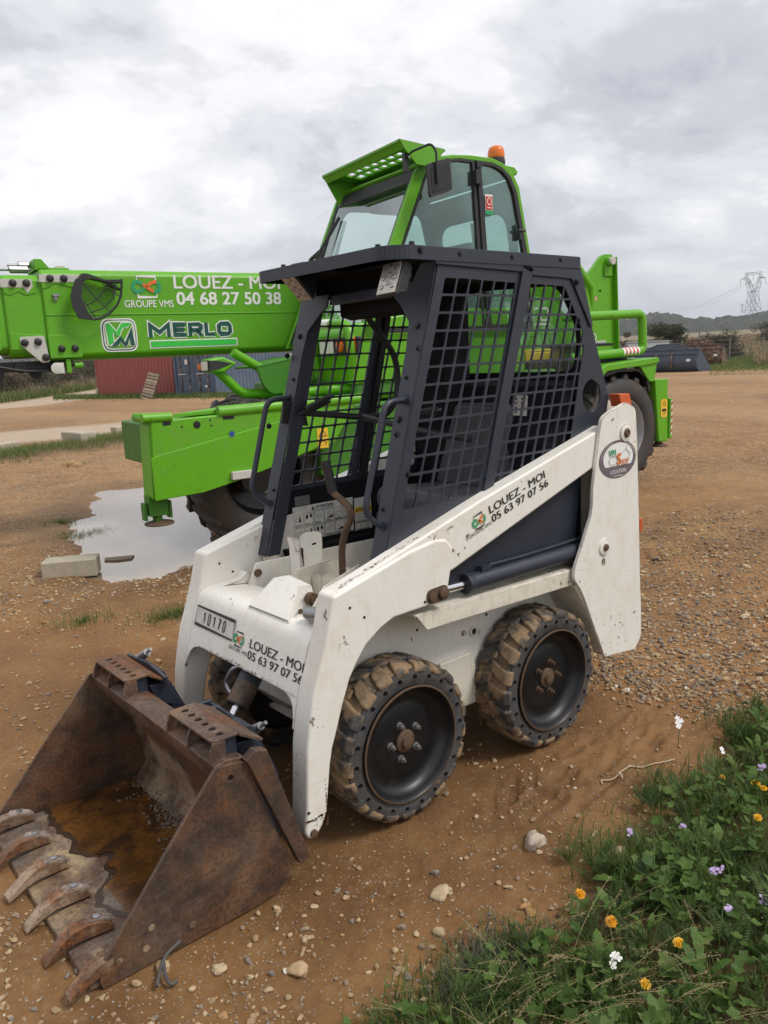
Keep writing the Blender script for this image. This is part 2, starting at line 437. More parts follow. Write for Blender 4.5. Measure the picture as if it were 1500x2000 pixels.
M = {}
M['white'] = painted('worn_white_paint', (0.815, 0.79, 0.725), 0.32, 0.30, (0.58, 0.44, 0.26), 0.45, edge_rust=0.95, var=0.05, scratch=0.16)
M['white_dirty'] = painted('dirty_white_paint', (0.72, 0.68, 0.58), 0.42, 0.6, (0.36, 0.26, 0.15), 0.7, edge_rust=0.9, var=0.08, scratch=0.3)
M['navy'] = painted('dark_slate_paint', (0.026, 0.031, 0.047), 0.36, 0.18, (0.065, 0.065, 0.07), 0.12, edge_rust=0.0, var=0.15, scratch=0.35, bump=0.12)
M['navy_shade'] = painted('dark_shaded_paint', (0.009, 0.010, 0.013), 0.6, 0.2, (0.035, 0.03, 0.028), 0.1, edge_rust=0.0, var=0.2, spec=0.15)  # dark cab paint, set darker still for shade inside and under the visor
M['black'] = plain('black_steel', (0.012, 0.012, 0.014), 0.42, 0, 0.5, 9, 0.1)
M['rim'] = painted('black_rim_paint', (0.0045, 0.0045, 0.006), 0.34, 0.10, (0.10, 0.09, 0.08), 0.15, edge_rust=0.0, scratch=0.3, bump=0.06)
M['plastic'] = plain('black_plastic', (0.022, 0.022, 0.025), 0.5, 0, 0.3, 15, 0.06)
M['chrome'] = plain('polished_rod', (0.72, 0.72, 0.74), 0.18, 1.0, 0.05, 20, 0)
M['zinc'] = plain('zinc_bolt', (0.34, 0.34, 0.35), 0.38, 0.8, 0.3, 30, 0.1)
M['oldbolt'] = plain('rusty_bolt', (0.12, 0.075, 0.045), 0.7, 0.3, 0.5, 60, 0.3)
M['rust'] = rusty('rusty_bucket_steel', dust=0.22, orange=0.42, dark=(0.046, 0.030, 0.023), scr=0.3)
M['rust_dust'] = rusty('rusty_dusty_steel', dust=0.85, orange=0.5, dust_col=(0.36, 0.27, 0.17))
M['rust_red'] = rusty('rusty_mount_steel', dust=0.3, orange=0.8, dark=(0.07, 0.04, 0.033), scr=0.6)
M['lip'] = rusty('worn_bucket_lip', dust=0.9, orange=0.15, dark=(0.17, 0.135, 0.11), dust_col=(0.44, 0.32, 0.185), scr=0.8)
M['tooth'] = rusty('worn_tooth_steel', dust=0.75, orange=0.9, dark=(0.16, 0.09, 0.05), dust_col=(0.46, 0.36, 0.26))
M['tread'] = muddy_rubber('muddy_tread', 0.54, (0.33, 0.225, 0.13), (0.034, 0.034, 0.035))
M['sidewall'] = muddy_rubber('dusty_sidewall', 0.30, (0.20, 0.150, 0.10), (0.048, 0.049, 0.052))
M['bigtyre'] = muddy_rubber('large_tyre_rubber', 0.18, base=(0.030, 0.032, 0.035))
M['green'] = painted('green_machine_paint', (0.115, 0.405, 0.004), 0.36, 0.36, (0.14, 0.19, 0.06), 0.22, (0.05, 0.03, 0.02), 0.4, var=0.16, scratch=0.25, bump=0.04, mottle=0.25)
M['green_dark'] = painted('green_inner_paint', (0.045, 0.20, 0.010), 0.45, 0.3, (0.05, 0.08, 0.02), 0.2, edge_rust=0.0, var=0.2)
M['green_shade'] = painted('green_hood_paint', (0.108, 0.385, 0.004), 0.30, 0.12, (0.12, 0.16, 0.04), 0.1, edge_rust=0.0, var=0.08)
M['zincplate'] = painted('pale_zinc_plate', (0.55, 0.54, 0.50), 0.5, 0.3, (0.30, 0.26, 0.2), 0.2, edge_rust=0.2)
M['greyrim'] = painted('grey_wheel_paint', (0.34, 0.35, 0.36), 0.45, 0.5, (0.22, 0.18, 0.13), 0.2, edge_rust=0.0)
M['ink'] = plain('black_lettering', (0.022, 0.022, 0.024), 0.5, 0, 0.3, 60, 0)
M['wht'] = plain('white_lettering', (0.80, 0.80, 0.78), 0.5, 0, 0.05, 40, 0)
M['org'] = plain('orange_marking', (0.72, 0.17, 0.03), 0.5, 0, 0.1, 40, 0)
M['grn'] = plain('green_marking', (0.02, 0.33, 0.13), 0.5, 0, 0.1, 40, 0)
M['dkgrn'] = plain('dark_green_marking', (0.005, 0.075, 0.055), 0.5, 0, 0.1, 40, 0)
M['brightgrn'] = plain('bright_green_marking', (0.04, 0.52, 0.06), 0.5, 0, 0.08, 40, 0)
M['stickergrey'] = plain('mauve_grey_sticker', (0.15, 0.115, 0.135), 0.5, 0, 0.08, 40, 0)
M['yellow'] = plain('yellow_sticker', (0.75, 0.48, 0.03), 0.5, 0, 0.12, 30, 0)
M['red'] = plain('red_marking', (0.55, 0.045, 0.03), 0.5, 0, 0.12, 30, 0)
M['sticker'] = painted('worn_white_sticker', (0.66, 0.65, 0.62), 0.5, 0.35, (0.38, 0.33, 0.25), 0.25, (0.1, 0.08, 0.06), 0.0)
M['seat'] = plain('grey_vinyl_seat', (0.050, 0.053, 0.060), 0.48, 0, 0.25, 7, 0.1)
M['lens'] = plain('clear_lamp_lens', (0.45, 0.42, 0.37), 0.15, 0.35, 0.25, 60, 0.15)
M['clearlens'] = plain('bright_lamp_lens', (0.74, 0.72, 0.67), 0.25, 0, 0.15, 60, 0.1)
M['amber'] = plain('amber_lens', (0.75, 0.16, 0.01), 0.18, 0, 0.15, 40, 0.05)
M['orange'] = plain('orange_paint', (0.55, 0.10, 0.02), 0.5, 0, 0.2, 20, 0.05)
M['cabglass'] = tinted_glass('green_tinted_glass', (0.62, 0.80, 0.74), 0.17)
M['rearglass'] = tinted_glass('dusty_rear_glass', (0.80, 0.88, 0.83), 0.10, 0.05, 0.14)
M['adapter'] = rusty('scuffed_adapter_steel', dust=1.0, orange=0.12, dark=(0.26, 0.22, 0.19), dust_col=(0.52, 0.47, 0.42), scr=0.5)
# ================================================================== ground
def _hash(ix, iy, seed):
    h = (ix.astype(np.int64)*374761393 + iy.astype(np.int64)*668265263 + seed*982451653) & 0xFFFFFFFF
    h = ((h ^ (h >> 13))*1274126177) & 0xFFFFFFFF
    h = (h ^ (h >> 16)) & 0xFFFFFFFF
    return h.astype(np.float64)/4294967295.0
def vnoise(x, y, seed=0):
    x, y = np.asarray(x, float), np.asarray(y, float)
    ix, iy = np.floor(x), np.floor(y); fx, fy = x-ix, y-iy
    fx, fy = fx*fx*fx*(fx*(fx*6-15)+10), fy*fy*fy*(fy*(fy*6-15)+10)
    a, b, c, d = _hash(ix, iy, seed), _hash(ix+1, iy, seed), _hash(ix, iy+1, seed), _hash(ix+1, iy+1, seed)
    return (a*(1-fx)+b*fx)*(1-fy) + (c*(1-fx)+d*fx)*fy
def fbm(x, y, sc, octv=4, seed=0, gain=0.5):
    s, a, t = 0.0, 1.0, 0.0
    for o in range(octv):
        s = s + a*vnoise(x*sc*2**o + 17.3*o, y*sc*2**o - 9.1*o, seed+o); t += a; a *= gain
    return s/t
def sstep(x, a, b):
    t = np.clip((x-a)/(b-a), 0, 1); return t*t*(3-2*t)
def seg_dist(x, y, pts):
    d = np.full(np.shape(x), 1e9)
    for (ax, ay), (bx, by) in zip(pts, pts[1:]):
        dx, dy = bx-ax, by-ay; t = np.clip(((x-ax)*dx+(y-ay)*dy)/(dx*dx+dy*dy), 0, 1)
        d = np.minimum(d, np.hypot(x-ax-t*dx, y-ay-t*dy))
    return d
PUD = [(-0.80, -3.75), (-1.25, -4.35), (-1.75, -5.6), (-2.4, -7.0)]
def puddle_mask(x, y):
    w = 0.52 + 0.30*sstep(-y, 4.2, 6.0)
    return 1 - (seg_dist(x, y, PUD) + 0.70*(fbm(x, y, 1.9, 5, 31, 0.6)-0.5))/w            # >0 inside
VERGE_Y = lambda x: np.interp(x, [-6, -2.2, -1.56, -1.33, -1.0, -0.61, -0.23, 0.10, 0.30, 0.62, 1.2, 2.5], [0.98, 0.93, 0.90, 0.88, 0.93, 0.99, 0.93, 1.09, 1.05, 1.03, 0.88, 0.6])
STRIP = [(6, -10.6), (-2.1, -13.3), (-3.7, -13.9), (-5.2, -14.5), (-10, -16.6)]
PALE = [(6, -17.0), (-3.9, -19.0), (-6.4, -18.2), (-16, -20.5)]
PALE2 = [(6, -37.0), (-9.3, -40.0), (-14.5, -46.0), (-30, -66)]
TRACKS = [([(3, -1.35), (0.5, -1.6), (-2.5, -1.2), (-6, 0.3)], 0.16), ([(2.6, 0.30), (1.7, -0.1), (1.2, -1.3), (0.6, -3.2)], 0.14), ([(-1.4, 0.95), (-3.0, 0.35), (-6.5, -0.2), (-14, -4)], 0.17), ([(0.9, 0.62), (0.2, 0.66), (-0.5, 0.60)], 0.12), ([(-5, 1.5), (-9, -1.2), (-22, -9)], 0.25), ([(-5.5, 3), (-10, 0.0), (-23, -7.5)], 0.25), ([(-1.0, -9.0), (-4.5, -10.2), (-12, -11)], 0.25)]
def ground_z(x, y):
    d = np.hypot(x-CAM_POS.x, y-CAM_POS.y)
    z = 0.012*(fbm(x, y, 1.1, 3, 3)-0.5) + 0.016*(fbm(x, y, 4.0, 4, 5)-0.5) + 0.012*(fbm(x, y, 19, 3, 9)-0.5)*sstep(-d, -9, -5)
    # worked mud beside the wheels
    tr = sstep(-seg_dist(x, y, [(-2.2, 0.62), (-1.2, 0.62), (-0.5, 0.66)]), -0.30, -0.08)
    rid = np.abs(fbm(x*0.7+y*0.35, y*2.2-x*0.3, 6.5, 3, 12)-0.5)*2
    z = z + tr*0.034*(0.30-np.minimum(rid, 0.55))
    # lug prints of earlier passes
    for pth, wd in TRACKS:
        dd_ = seg_dist(x, y, pth); u_ = x*0.9 - y*0.44; on = sstep(-dd_, -wd, -wd+0.05)*sstep(fbm(x, y, 0.9, 3, 19), 0.38, 0.55)
        z = z + on*(0.018*np.sign(np.sin(u_*62 + 2.2*np.where(dd_ > 0, dd_, 0)*18))*0.5 - 0.008) + 0.010*sstep(-np.abs(dd_-wd-0.03), -0.05, 0)*sstep(fbm(x, y, 0.9, 3, 19), 0.38, 0.55)
    # ground settled level under the machine
    under = sstep(-np.maximum(np.abs(x+0.1)-1.25, np.abs(y)-0.55), -0.10, 0.25)
    z = z*(1-0.75*under) - 0.004*under
    pm = puddle_mask(x, y); z = z - 0.055*sstep(pm, -0.25, 0.35)
    # raised verge
    z = z + 0.045*sstep(y-VERGE_Y(x), -0.05, 0.7)*sstep(-d, -9, -5)
    z = z + 0.10*sstep(-seg_dist(x, y, STRIP), -1.6, -0.3)
    far = np.maximum(d-48, 0); ang = np.arctan2(y-CAM_POS.y, x-CAM_POS.x)
    z = z + far*0.0145*(0.35+0.65*sstep(np.cos(ang-(-2.65)), 0.55, 0.93)) + 0.6*sstep(d, 50, 140)*(fbm(x, y, 0.03, 3, 44)-0.5)
    return z
def gravel_density(x, y):
    patch = np.array([(-1.12, 0.10), (-1.20, 0.62), (-1.75, 0.86), (-2.6, 0.72), (-4.6, -0.5), (-5.8, -1.4), (-4.2, -1.7), (-2.3, -0.72), (-1.55, -0.20)])
    # signed distance to the patch
    n = len(patch); ins = np.zeros(np.shape(x), bool); j = n-1
    for i in range(n):
        xi, yi = patch[i]; xj, yj = patch[j]
        c = ((yi > y) != (yj > y)) & (x < (xj-xi)*(y-yi)/(yj-yi+1e-12)+xi); ins ^= c; j = i
    d = seg_dist(x, y, [tuple(p) for p in patch]+[tuple(patch[0])]); sd = np.where(ins, -d, d)
    g = sstep(-(sd + 0.55*(fbm(x, y, 2.2, 4, 21)-0.5)), -0.12, 0.10)
    far = sstep(fbm(x, y, 0.55, 4, 23), 0.36, 0.56)*0.75*sstep(np.hypot(x-1.56, y-2.28), 4.0, 6.0)
    front = 0.34*sstep(x, 0.25, 1.1)*sstep(fbm(x, y, 2.0, 3, 27), 0.30, 0.62)
    left = 0.30*sstep(-y, 0.75, 1.6)*sstep(x, -0.8, 0.3)*sstep(fbm(x, y, 1.4, 3, 29), 0.38, 0.62)
    return np.clip(np.maximum(np.maximum(g, far), np.maximum(front, left)), 0.085, 1)

def ground_material():
    t = NT('dirt_yard'); g = t.N.new('ShaderNodeNewGeometry').outputs['Position']
    big = t.noise(0.35, 6, 0.6, vec=g); mid = t.noise(2.6, 8, 0.62, vec=g); fine = t.noise(26, 7, 0.66, vec=g); grit = t.noise(150, 4, 0.7, vec=g)
    c = t.mix(t.ss(mid, 0.30, 0.70), (0.130, 0.061, 0.021), (0.280, 0.152, 0.056))
    c = t.mix(t.math('MULTIPLY', t.ss(big, 0.38, 0.62), 0.6), c, (0.31, 0.146, 0.046))
    c = t.mix(t.math('MULTIPLY', t.ss(fine, 0.52, 0.75), 0.55), c, (0.30, 0.205, 0.125))
    c = t.mix(t.math('MULTIPLY', t.ss(fine, 0.48, 0.25), 0.5), c, (0.075, 0.040, 0.022))
    # grit: small grains of many colours
    vo = t.N.new('ShaderNodeTexVoronoi'); vo.inputs['Scale'].default_value = 95; t.L.new(g, vo.inputs['Vector'])
    vc = t.N.new('ShaderNodeSeparateColor'); t.L.new(vo.outputs['Color'], vc.inputs[0])
    gm = t.math('MULTIPLY', t.ss(vc.outputs[0], 0.80, 0.86), t.ss(vo.outputs['Distance'], 0.50, 0.30))
    gc = t.ramp(vc.outputs[1], [(0.0, (0.36, 0.27, 0.18)), (0.4, (0.42, 0.36, 0.28)), (0.7, (0.26, 0.23, 0.20)), (1.0, (0.36, 0.20, 0.09))])
    c = t.mix(t.math('MULTIPLY', gm, 0.8), c, gc)
    vo2 = t.N.new('ShaderNodeTexVoronoi'); vo2.inputs['Scale'].default_value = 22; t.L.new(g, vo2.inputs['Vector'])
    v2 = t.N.new('ShaderNodeSeparateColor'); t.L.new(vo2.outputs['Color'], v2.inputs[0])
    far = t.attr('far')
    gm2 = t.math('MULTIPLY', t.math('MULTIPLY', t.ss(v2.outputs[0], 0.62, 0.70), t.ss(vo2.outputs['Distance'], 0.55, 0.35)), t.math('MULTIPLY', far, t.ss(t.noise(0.9, 4, vec=g), 0.30, 0.52)))
    c = t.mix(t.math('MULTIPLY', t.math('MULTIPLY', far, t.ss(t.noise(7, 8, 0.78, vec=g), 0.47, 0.60)), 0.55), c, (0.12, 0.072, 0.038))
    c = t.mix(t.math('MULTIPLY', gm2, 0.85), c, t.ramp(v2.outputs[1], [(0, (0.36, 0.27, 0.17)), (0.5, (0.24, 0.19, 0.14)), (1, (0.48, 0.40, 0.30))]))
    # paler ground further out: drier soil plus exposure falloff put into the colour
    dry = t.math('MULTIPLY', far, t.ss(t.noise(0.16, 5, 0.6, 0.4, vec=g, stretch=(1, 0.45, 1)), 0.34, 0.62))
    c = t.mix(t.math('MULTIPLY', dry, 0.42), c, (0.41, 0.265, 0.132))
    c = t.mix(t.math('MULTIPLY', t.attr('pale'), t.math('ADD', 0.55, t.math('MULTIPLY', mid, 0.4))), c, (0.44, 0.36, 0.27))
    c = t.mix(t.attr('field'), c, t.mix(t.ss(t.noise(0.22, 8, 0.65, vec=g), 0.35, 0.65), (0.26, 0.19, 0.105), (0.13, 0.115, 0.06)))
    damp_vignette = t.attr('damp_vignette')
    c = t.mix(t.math('MULTIPLY', damp_vignette, 0.78), c, t.mix(mid, (0.074, 0.034, 0.011), (0.142, 0.070, 0.024)))
    soil = t.attr('verge'); c = t.mix(t.math('MULTIPLY', soil, 0.7), c, (0.060, 0.042, 0.026))
    t.bump(t.math('ADD', t.math('MULTIPLY', fine, 1.0), t.math('ADD', t.math('MULTIPLY', grit, 0.35), t.math('MULTIPLY', gm, 0.5))), 0.55, 0.012)
    return t.done(c, t.math('SUBTRACT', 0.92, t.math('MULTIPLY', damp_vignette, 0.34)), 0, 0.35)

def build_ground():
    # rings round the photographer's feet, finer in the part of the yard the photo shows
    r = [0.25]
    while r[-1] < 3200: r.append(r[-1]*(1.0062 if r[-1] < 6 else 1.0105 if r[-1] < 9 else 1.02 if r[-1] < 60 else 1.08))
    r = np.array(r)
    a0 = YAW; ang = np.concatenate([np.linspace(-48, 48, 620), np.linspace(48, 312, 130)[1:-1]])
    ang = np.radians(ang) + a0
    nr, na = len(r), len(ang)
    X = CAM_POS.x + np.outer(r, np.cos(ang)); Y = CAM_POS.y + np.outer(r, np.sin(ang))
    Z = ground_z(X, Y)
    V = np.stack([X.ravel(), Y.ravel(), Z.ravel()], 1)
    i, j = np.meshgrid(np.arange(nr-1), np.arange(na), indexing='ij'); jn = (j+1) % na
    F = np.stack([i*na+j, (i+1)*na+j, (i+1)*na+jn, i*na+jn], -1).reshape(-1, 4)
    x, y = V[:, 0], V[:, 1]; d = np.hypot(x-CAM_POS.x, y-CAM_POS.y)
    c0 = len(V); V = np.vstack([V, [[CAM_POS.x, CAM_POS.y, 0.04]]])
    pm = puddle_mask(x, y)
    damp_vignette = np.clip(sstep(pm, -0.9, -0.25)*1.0 + sstep(fbm(x, y, 0.8, 4, 51), 0.42, 0.62)*sstep(-d, -8, -4)*0.55 + sstep(-np.maximum(np.abs(x+0.3)-1.0, np.abs(y-0.1)-0.75), -0.35, 0.15)*0.55, 0, 1)  # wet soil, plus near-ground darkening that stands in for vignetting and exposure
    for pth, wd in TRACKS: damp_vignette = np.maximum(damp_vignette, 0.55*sstep(-seg_dist(x, y, pth), -wd-0.12, -wd+0.05)*sstep(fbm(x, y, 0.7, 4, 18), 0.34, 0.56))
    damp_vignette *= 1-0.6*gravel_density(x, y)
    pale = np.maximum(sstep(-(seg_dist(x, y, PALE)+1.2*(fbm(x, y, .5, 3, 61)-.5)), -2.6, -1.6), sstep(-seg_dist(x, y, PALE2), -2.8, -1.5))
    az = np.arctan2(y-CAM_POS.y, x-CAM_POS.x)
    field = np.maximum(sstep(d + 4*(fbm(x, y, 0.2, 3, 71)-.5), 49, 54), 0)*(1-pale)
    strip = sstep(-(seg_dist(x, y, STRIP)+0.8*(fbm(x, y, 1.2, 3, 63)-.5)), -1.3, -0.7)
    verge = np.maximum(sstep(y-VERGE_Y(x)+0.25*(fbm(x, y, 4, 3, 65)-.5), -0.02, 0.12)*sstep(-d, -9, -6), strip)
    far = sstep(d, 5, 12)
    z1 = lambda a: np.append(a, 0.0)
    o = np_mesh('ground', V, F, ground_material(), {'damp_vignette': z1(damp_vignette), 'pale': z1(pale), 'field': z1(field), 'verge': z1(verge), 'far': z1(far)})
    struct(o)
    # close the small hole under the camera
    m = MB(); m.add([(CAM_POS.x+0.26*math.cos(t_), CAM_POS.y+0.26*math.sin(t_), 0.03) for t_ in np.linspace(0, 2*math.pi, 24, False)], [tuple(range(24))])
    struct(m.build('ground_patch', o.data.materials[0], None, smooth=False))
build_ground()

def build_puddle():
    t = NT('muddy_water'); n = t.noise(1.5, 4)
    c = t.mix(n, (0.19, 0.135, 0.088), (0.25, 0.185, 0.125)); t.bump(t.noise(9, 3), 0.02, 0.01); m = t.done(c, 0.04, 0, 0.45)
    xs, ys = np.meshgrid(np.arange(-4.2, 0.4, 0.05), np.arange(-8.6, -2.8, 0.05), indexing='ij'); keep = puddle_mask(xs, ys) > -0.45
    idx = -np.ones(xs.shape, int); V = []; F = []
    for i in range(xs.shape[0]-1):
        for j in range(xs.shape[1]-1):
            if keep[i, j]:
                q = []
                for a, b in ((i, j), (i+1, j), (i+1, j+1), (i, j+1)):
                    if idx[a, b] < 0: idx[a, b] = len(V); V.append((xs[a, b], ys[a, b], -0.030))
                    q.append(idx[a, b])
                F.append(q)
    struct(np_mesh('puddle_water', np.array(V), np.array(F), m))
build_puddle()

# ---- loose stones
def ico(sub):
    bm = bmesh.new(); bmesh.ops.create_icosphere(bm, subdivisions=sub, radius=1.0)
    V = np.array([v.co[:] for v in bm.verts]); bm.faces.ensure_lookup_table(); F = np.array([[v.index for v in f.verts] for f in bm.faces]); bm.free(); return V, F
def stone_material(name):
    t = NT(name); a = t.attr('tint'); n = t.noise(45, 6, 0.6); d = t.noise(14, 4)
    c = t.ramp(a, [(0.0, (0.145, 0.115, 0.09)), (0.18, (0.22, 0.195, 0.17)), (0.36, (0.31, 0.215, 0.125)), (0.55, (0.42, 0.305, 0.175)), (0.75, (0.50, 0.395, 0.255)), (0.9, (0.40, 0.21, 0.07)), (0.96, (0.55, 0.50, 0.42)), (1.0, (0.62, 0.57, 0.49))])
    c = t.mix(t.math('MULTIPLY', t.ss(n, 0.4, 0.65), 0.35), c, (0.20, 0.12, 0.065))
    c = t.mix(t.math('MULTIPLY', t.ss(d, 0.5, 0.7), 0.35), c, (0.16, 0.10, 0.06))
    t.bump(n, 0.4, 0.003); return t.done(c, 0.85, 0, 0.3)
STONE = stone_material('loose_stone')
def scatter_stones(name, P, size, sub, tint, flat=(0.45, 0.8), sunk=0.25):
    V0, F0 = ico(sub); n = len(P); nv = len(V0)
    ang = rng.uniform(0, 2*np.pi, (n, 1)); c, s = np.cos(ang), np.sin(ang)
    ax = np.stack([rng.uniform(0.75, 1.3, n), rng.uniform(0.55, 1.0, n), rng.uniform(*flat, n)], 1)*size[:, None]
    off = rng.uniform(-1, 1, (n, 3))*7
    B = np.broadcast_to(V0, (n, nv, 3)).copy()
    rad = 1 + 0.24*np.sin(B[..., 0]*2.1+off[:, None, 0])*np.cos(B[..., 1]*2.4+off[:, None, 1]) + 0.16*np.sin(B[..., 2]*3.0+off[:, None, 2]+B[..., 0]*2) + rng.uniform(-0.13, 0.13, (n, nv))
    B = B*rad[..., None]*ax[:, None, :]
    tl = rng.uniform(-0.35, 0.35, (n, 1)); y2 = B[..., 1]*np.cos(tl)-B[..., 2]*np.sin(tl); z2 = B[..., 1]*np.sin(tl)+B[..., 2]*np.cos(tl)
    X = B[..., 0]*c - y2*s; Y = B[..., 0]*s + y2*c
    V = np.stack([X+P[:, None, 0], Y+P[:, None, 1], z2 + P[:, None, 2] + (ax[:, 2]*(1-2*sunk))[:, None]], -1).reshape(-1, 3)
    F = (F0[None] + (np.arange(n)*nv)[:, None, None]).reshape(-1, 3)
    return np_mesh(name, V, F, STONE, {'tint': np.repeat(tint, nv)}, smooth=False)
def build_gravel():
    N = 330000
    rr = 1.2 + 12.5*rng.uniform(0, 1, N)**1.45; aa = YAW + np.radians(rng.uniform(-42, 42, N))
    x, y = CAM_POS.x+rr*np.cos(aa), CAM_POS.y+rr*np.sin(aa)
    dens = gravel_density(x, y)*np.clip(4.5/rr, 0.42, 1.4)
    pud = puddle_mask(x, y) > -0.12; ver = (y > VERGE_Y(x)+0.05)
    wheel = (np.abs(np.abs(y)-0.36) < 0.12) & ((np.abs(x) < 0.14) | (np.abs(x+0.72) < 0.14)); bk = (x > 0.42) & (x < 1.06) & (np.abs(y) < 0.48)
    keep = (rng.uniform(0, 1, N) < dens*0.55) & ~pud & ~(ver & (rng.uniform(0, 1, N) < 0.8)) & ~wheel & ~bk
    x, y, rr, dens = x[keep], y[keep], rr[keep], dens[keep]; n = len(x)
    size = 0.0022 + 0.0085*rng.uniform(0, 1, n)**3.2 + (dens > 0.45)*0.004*rng.uniform(0.2, 1.3, n)
    size = np.maximum(size, rr*0.00058)
    tint = np.clip(rng.beta(2.2, 2.2, n)*0.95 - 0.12*(dens > 0.5)*(x < -0.9), 0, 1); tint = np.where(rng.uniform(0, 1, n) < 0.05, rng.uniform(.85, 1, n), tint)
    P = np.stack([x, y, ground_z(x, y)], 1)
    big = size > 0.0078
    struct(scatter_stones('gravel', P[~big], size[~big], 1, tint[~big]), 'stuff')
    struct(scatter_stones('coarse_gravel', P[big], size[big], 2, tint[big]), 'stuff')
build_gravel()
def build_stones():
    lab = []
    # (x, y, size, tint, label)
    named = [(-0.174, 0.813, 0.050, 0.95, 'largest whitish grey stone, half bedded in mud at the corner of the grass verge'),
             (0.657, 0.746, 0.030, 0.80, 'plump beige stone alone on the dirt near the lower edge of the photo'),
             (0.199, 0.776, 0.026, 0.72, 'long flat tan stone between the loader bucket and the orange flower'),
             (0.065, 0.979, 0.017, 0.88, 'small round buff stone closest to the orange dandelion at the verge'),
             (0.905, 0.498, 0.026, 0.78, 'buff stone lying against the bottom edge of the rusty bucket'),
             (0.80, 0.60, 0.016, 0.70, 'little tan stone beside the bent metal hook at the bucket'),
             (-0.30, 1.02, 0.026, 0.74, 'tan stone under the lilac flower at the edge of the grass'),
             (1.02, 0.36, 0.050, 0.30, 'grey rounded stone wedged under the nearest bucket tooth'),
             (0.145, 0.70, 0.018, 0.20, 'flat blue grey stone on the dirt behind the flat tan stone'),
             (-2.78, -10.85, 0.10, 0.85, 'pale stone on the orange dirt before the left grass strip')]
    for k, (x, y, s, tn, lb) in enumerate(named):
        o = scatter_stones('stone', np.array([[x, y, float(ground_z(np.array(x), np.array(y)))]]), np.array([s]), 3, np.array([tn]), (0.5, 0.65), 0.3)
        tag(o, lb, 'stone')
        o.data.polygons.foreach_set('use_smooth', np.ones(len(o.data.polygons), bool))
    n = 0
    while n < 70:
        r_, a_ = 1.6+5.5*random.random()**1.3, YAW+R(random.uniform(-30, 30)); x, y = CAM_POS.x+r_*math.cos(a_), CAM_POS.y+r_*math.sin(a_)
        X, Y = np.array(x), np.array(y)
        if y > VERGE_Y(X)-0.05 or puddle_mask(X, Y) > -0.15 or (abs(y) < 0.60 and -1.35 < x < 1.3): continue
        if random.random() > 0.25+gravel_density(X, Y): continue
        s = random.uniform(0.010, 0.020)*(1 if r_ < 4 else 1.5)
        o = scatter_stones('stone', np.array([[x, y, float(ground_z(X, Y))]]), np.array([s]), 2, np.array([random.choice([.55, .65, .75, .8, .35, .2, .9, .97])]), (0.5, 0.7), 0.28)
        tag(o, 'small rounded pebble lying loose on the brown dirt', 'stone', 'pebbles scattered over the yard'); n += 1
build_stones()
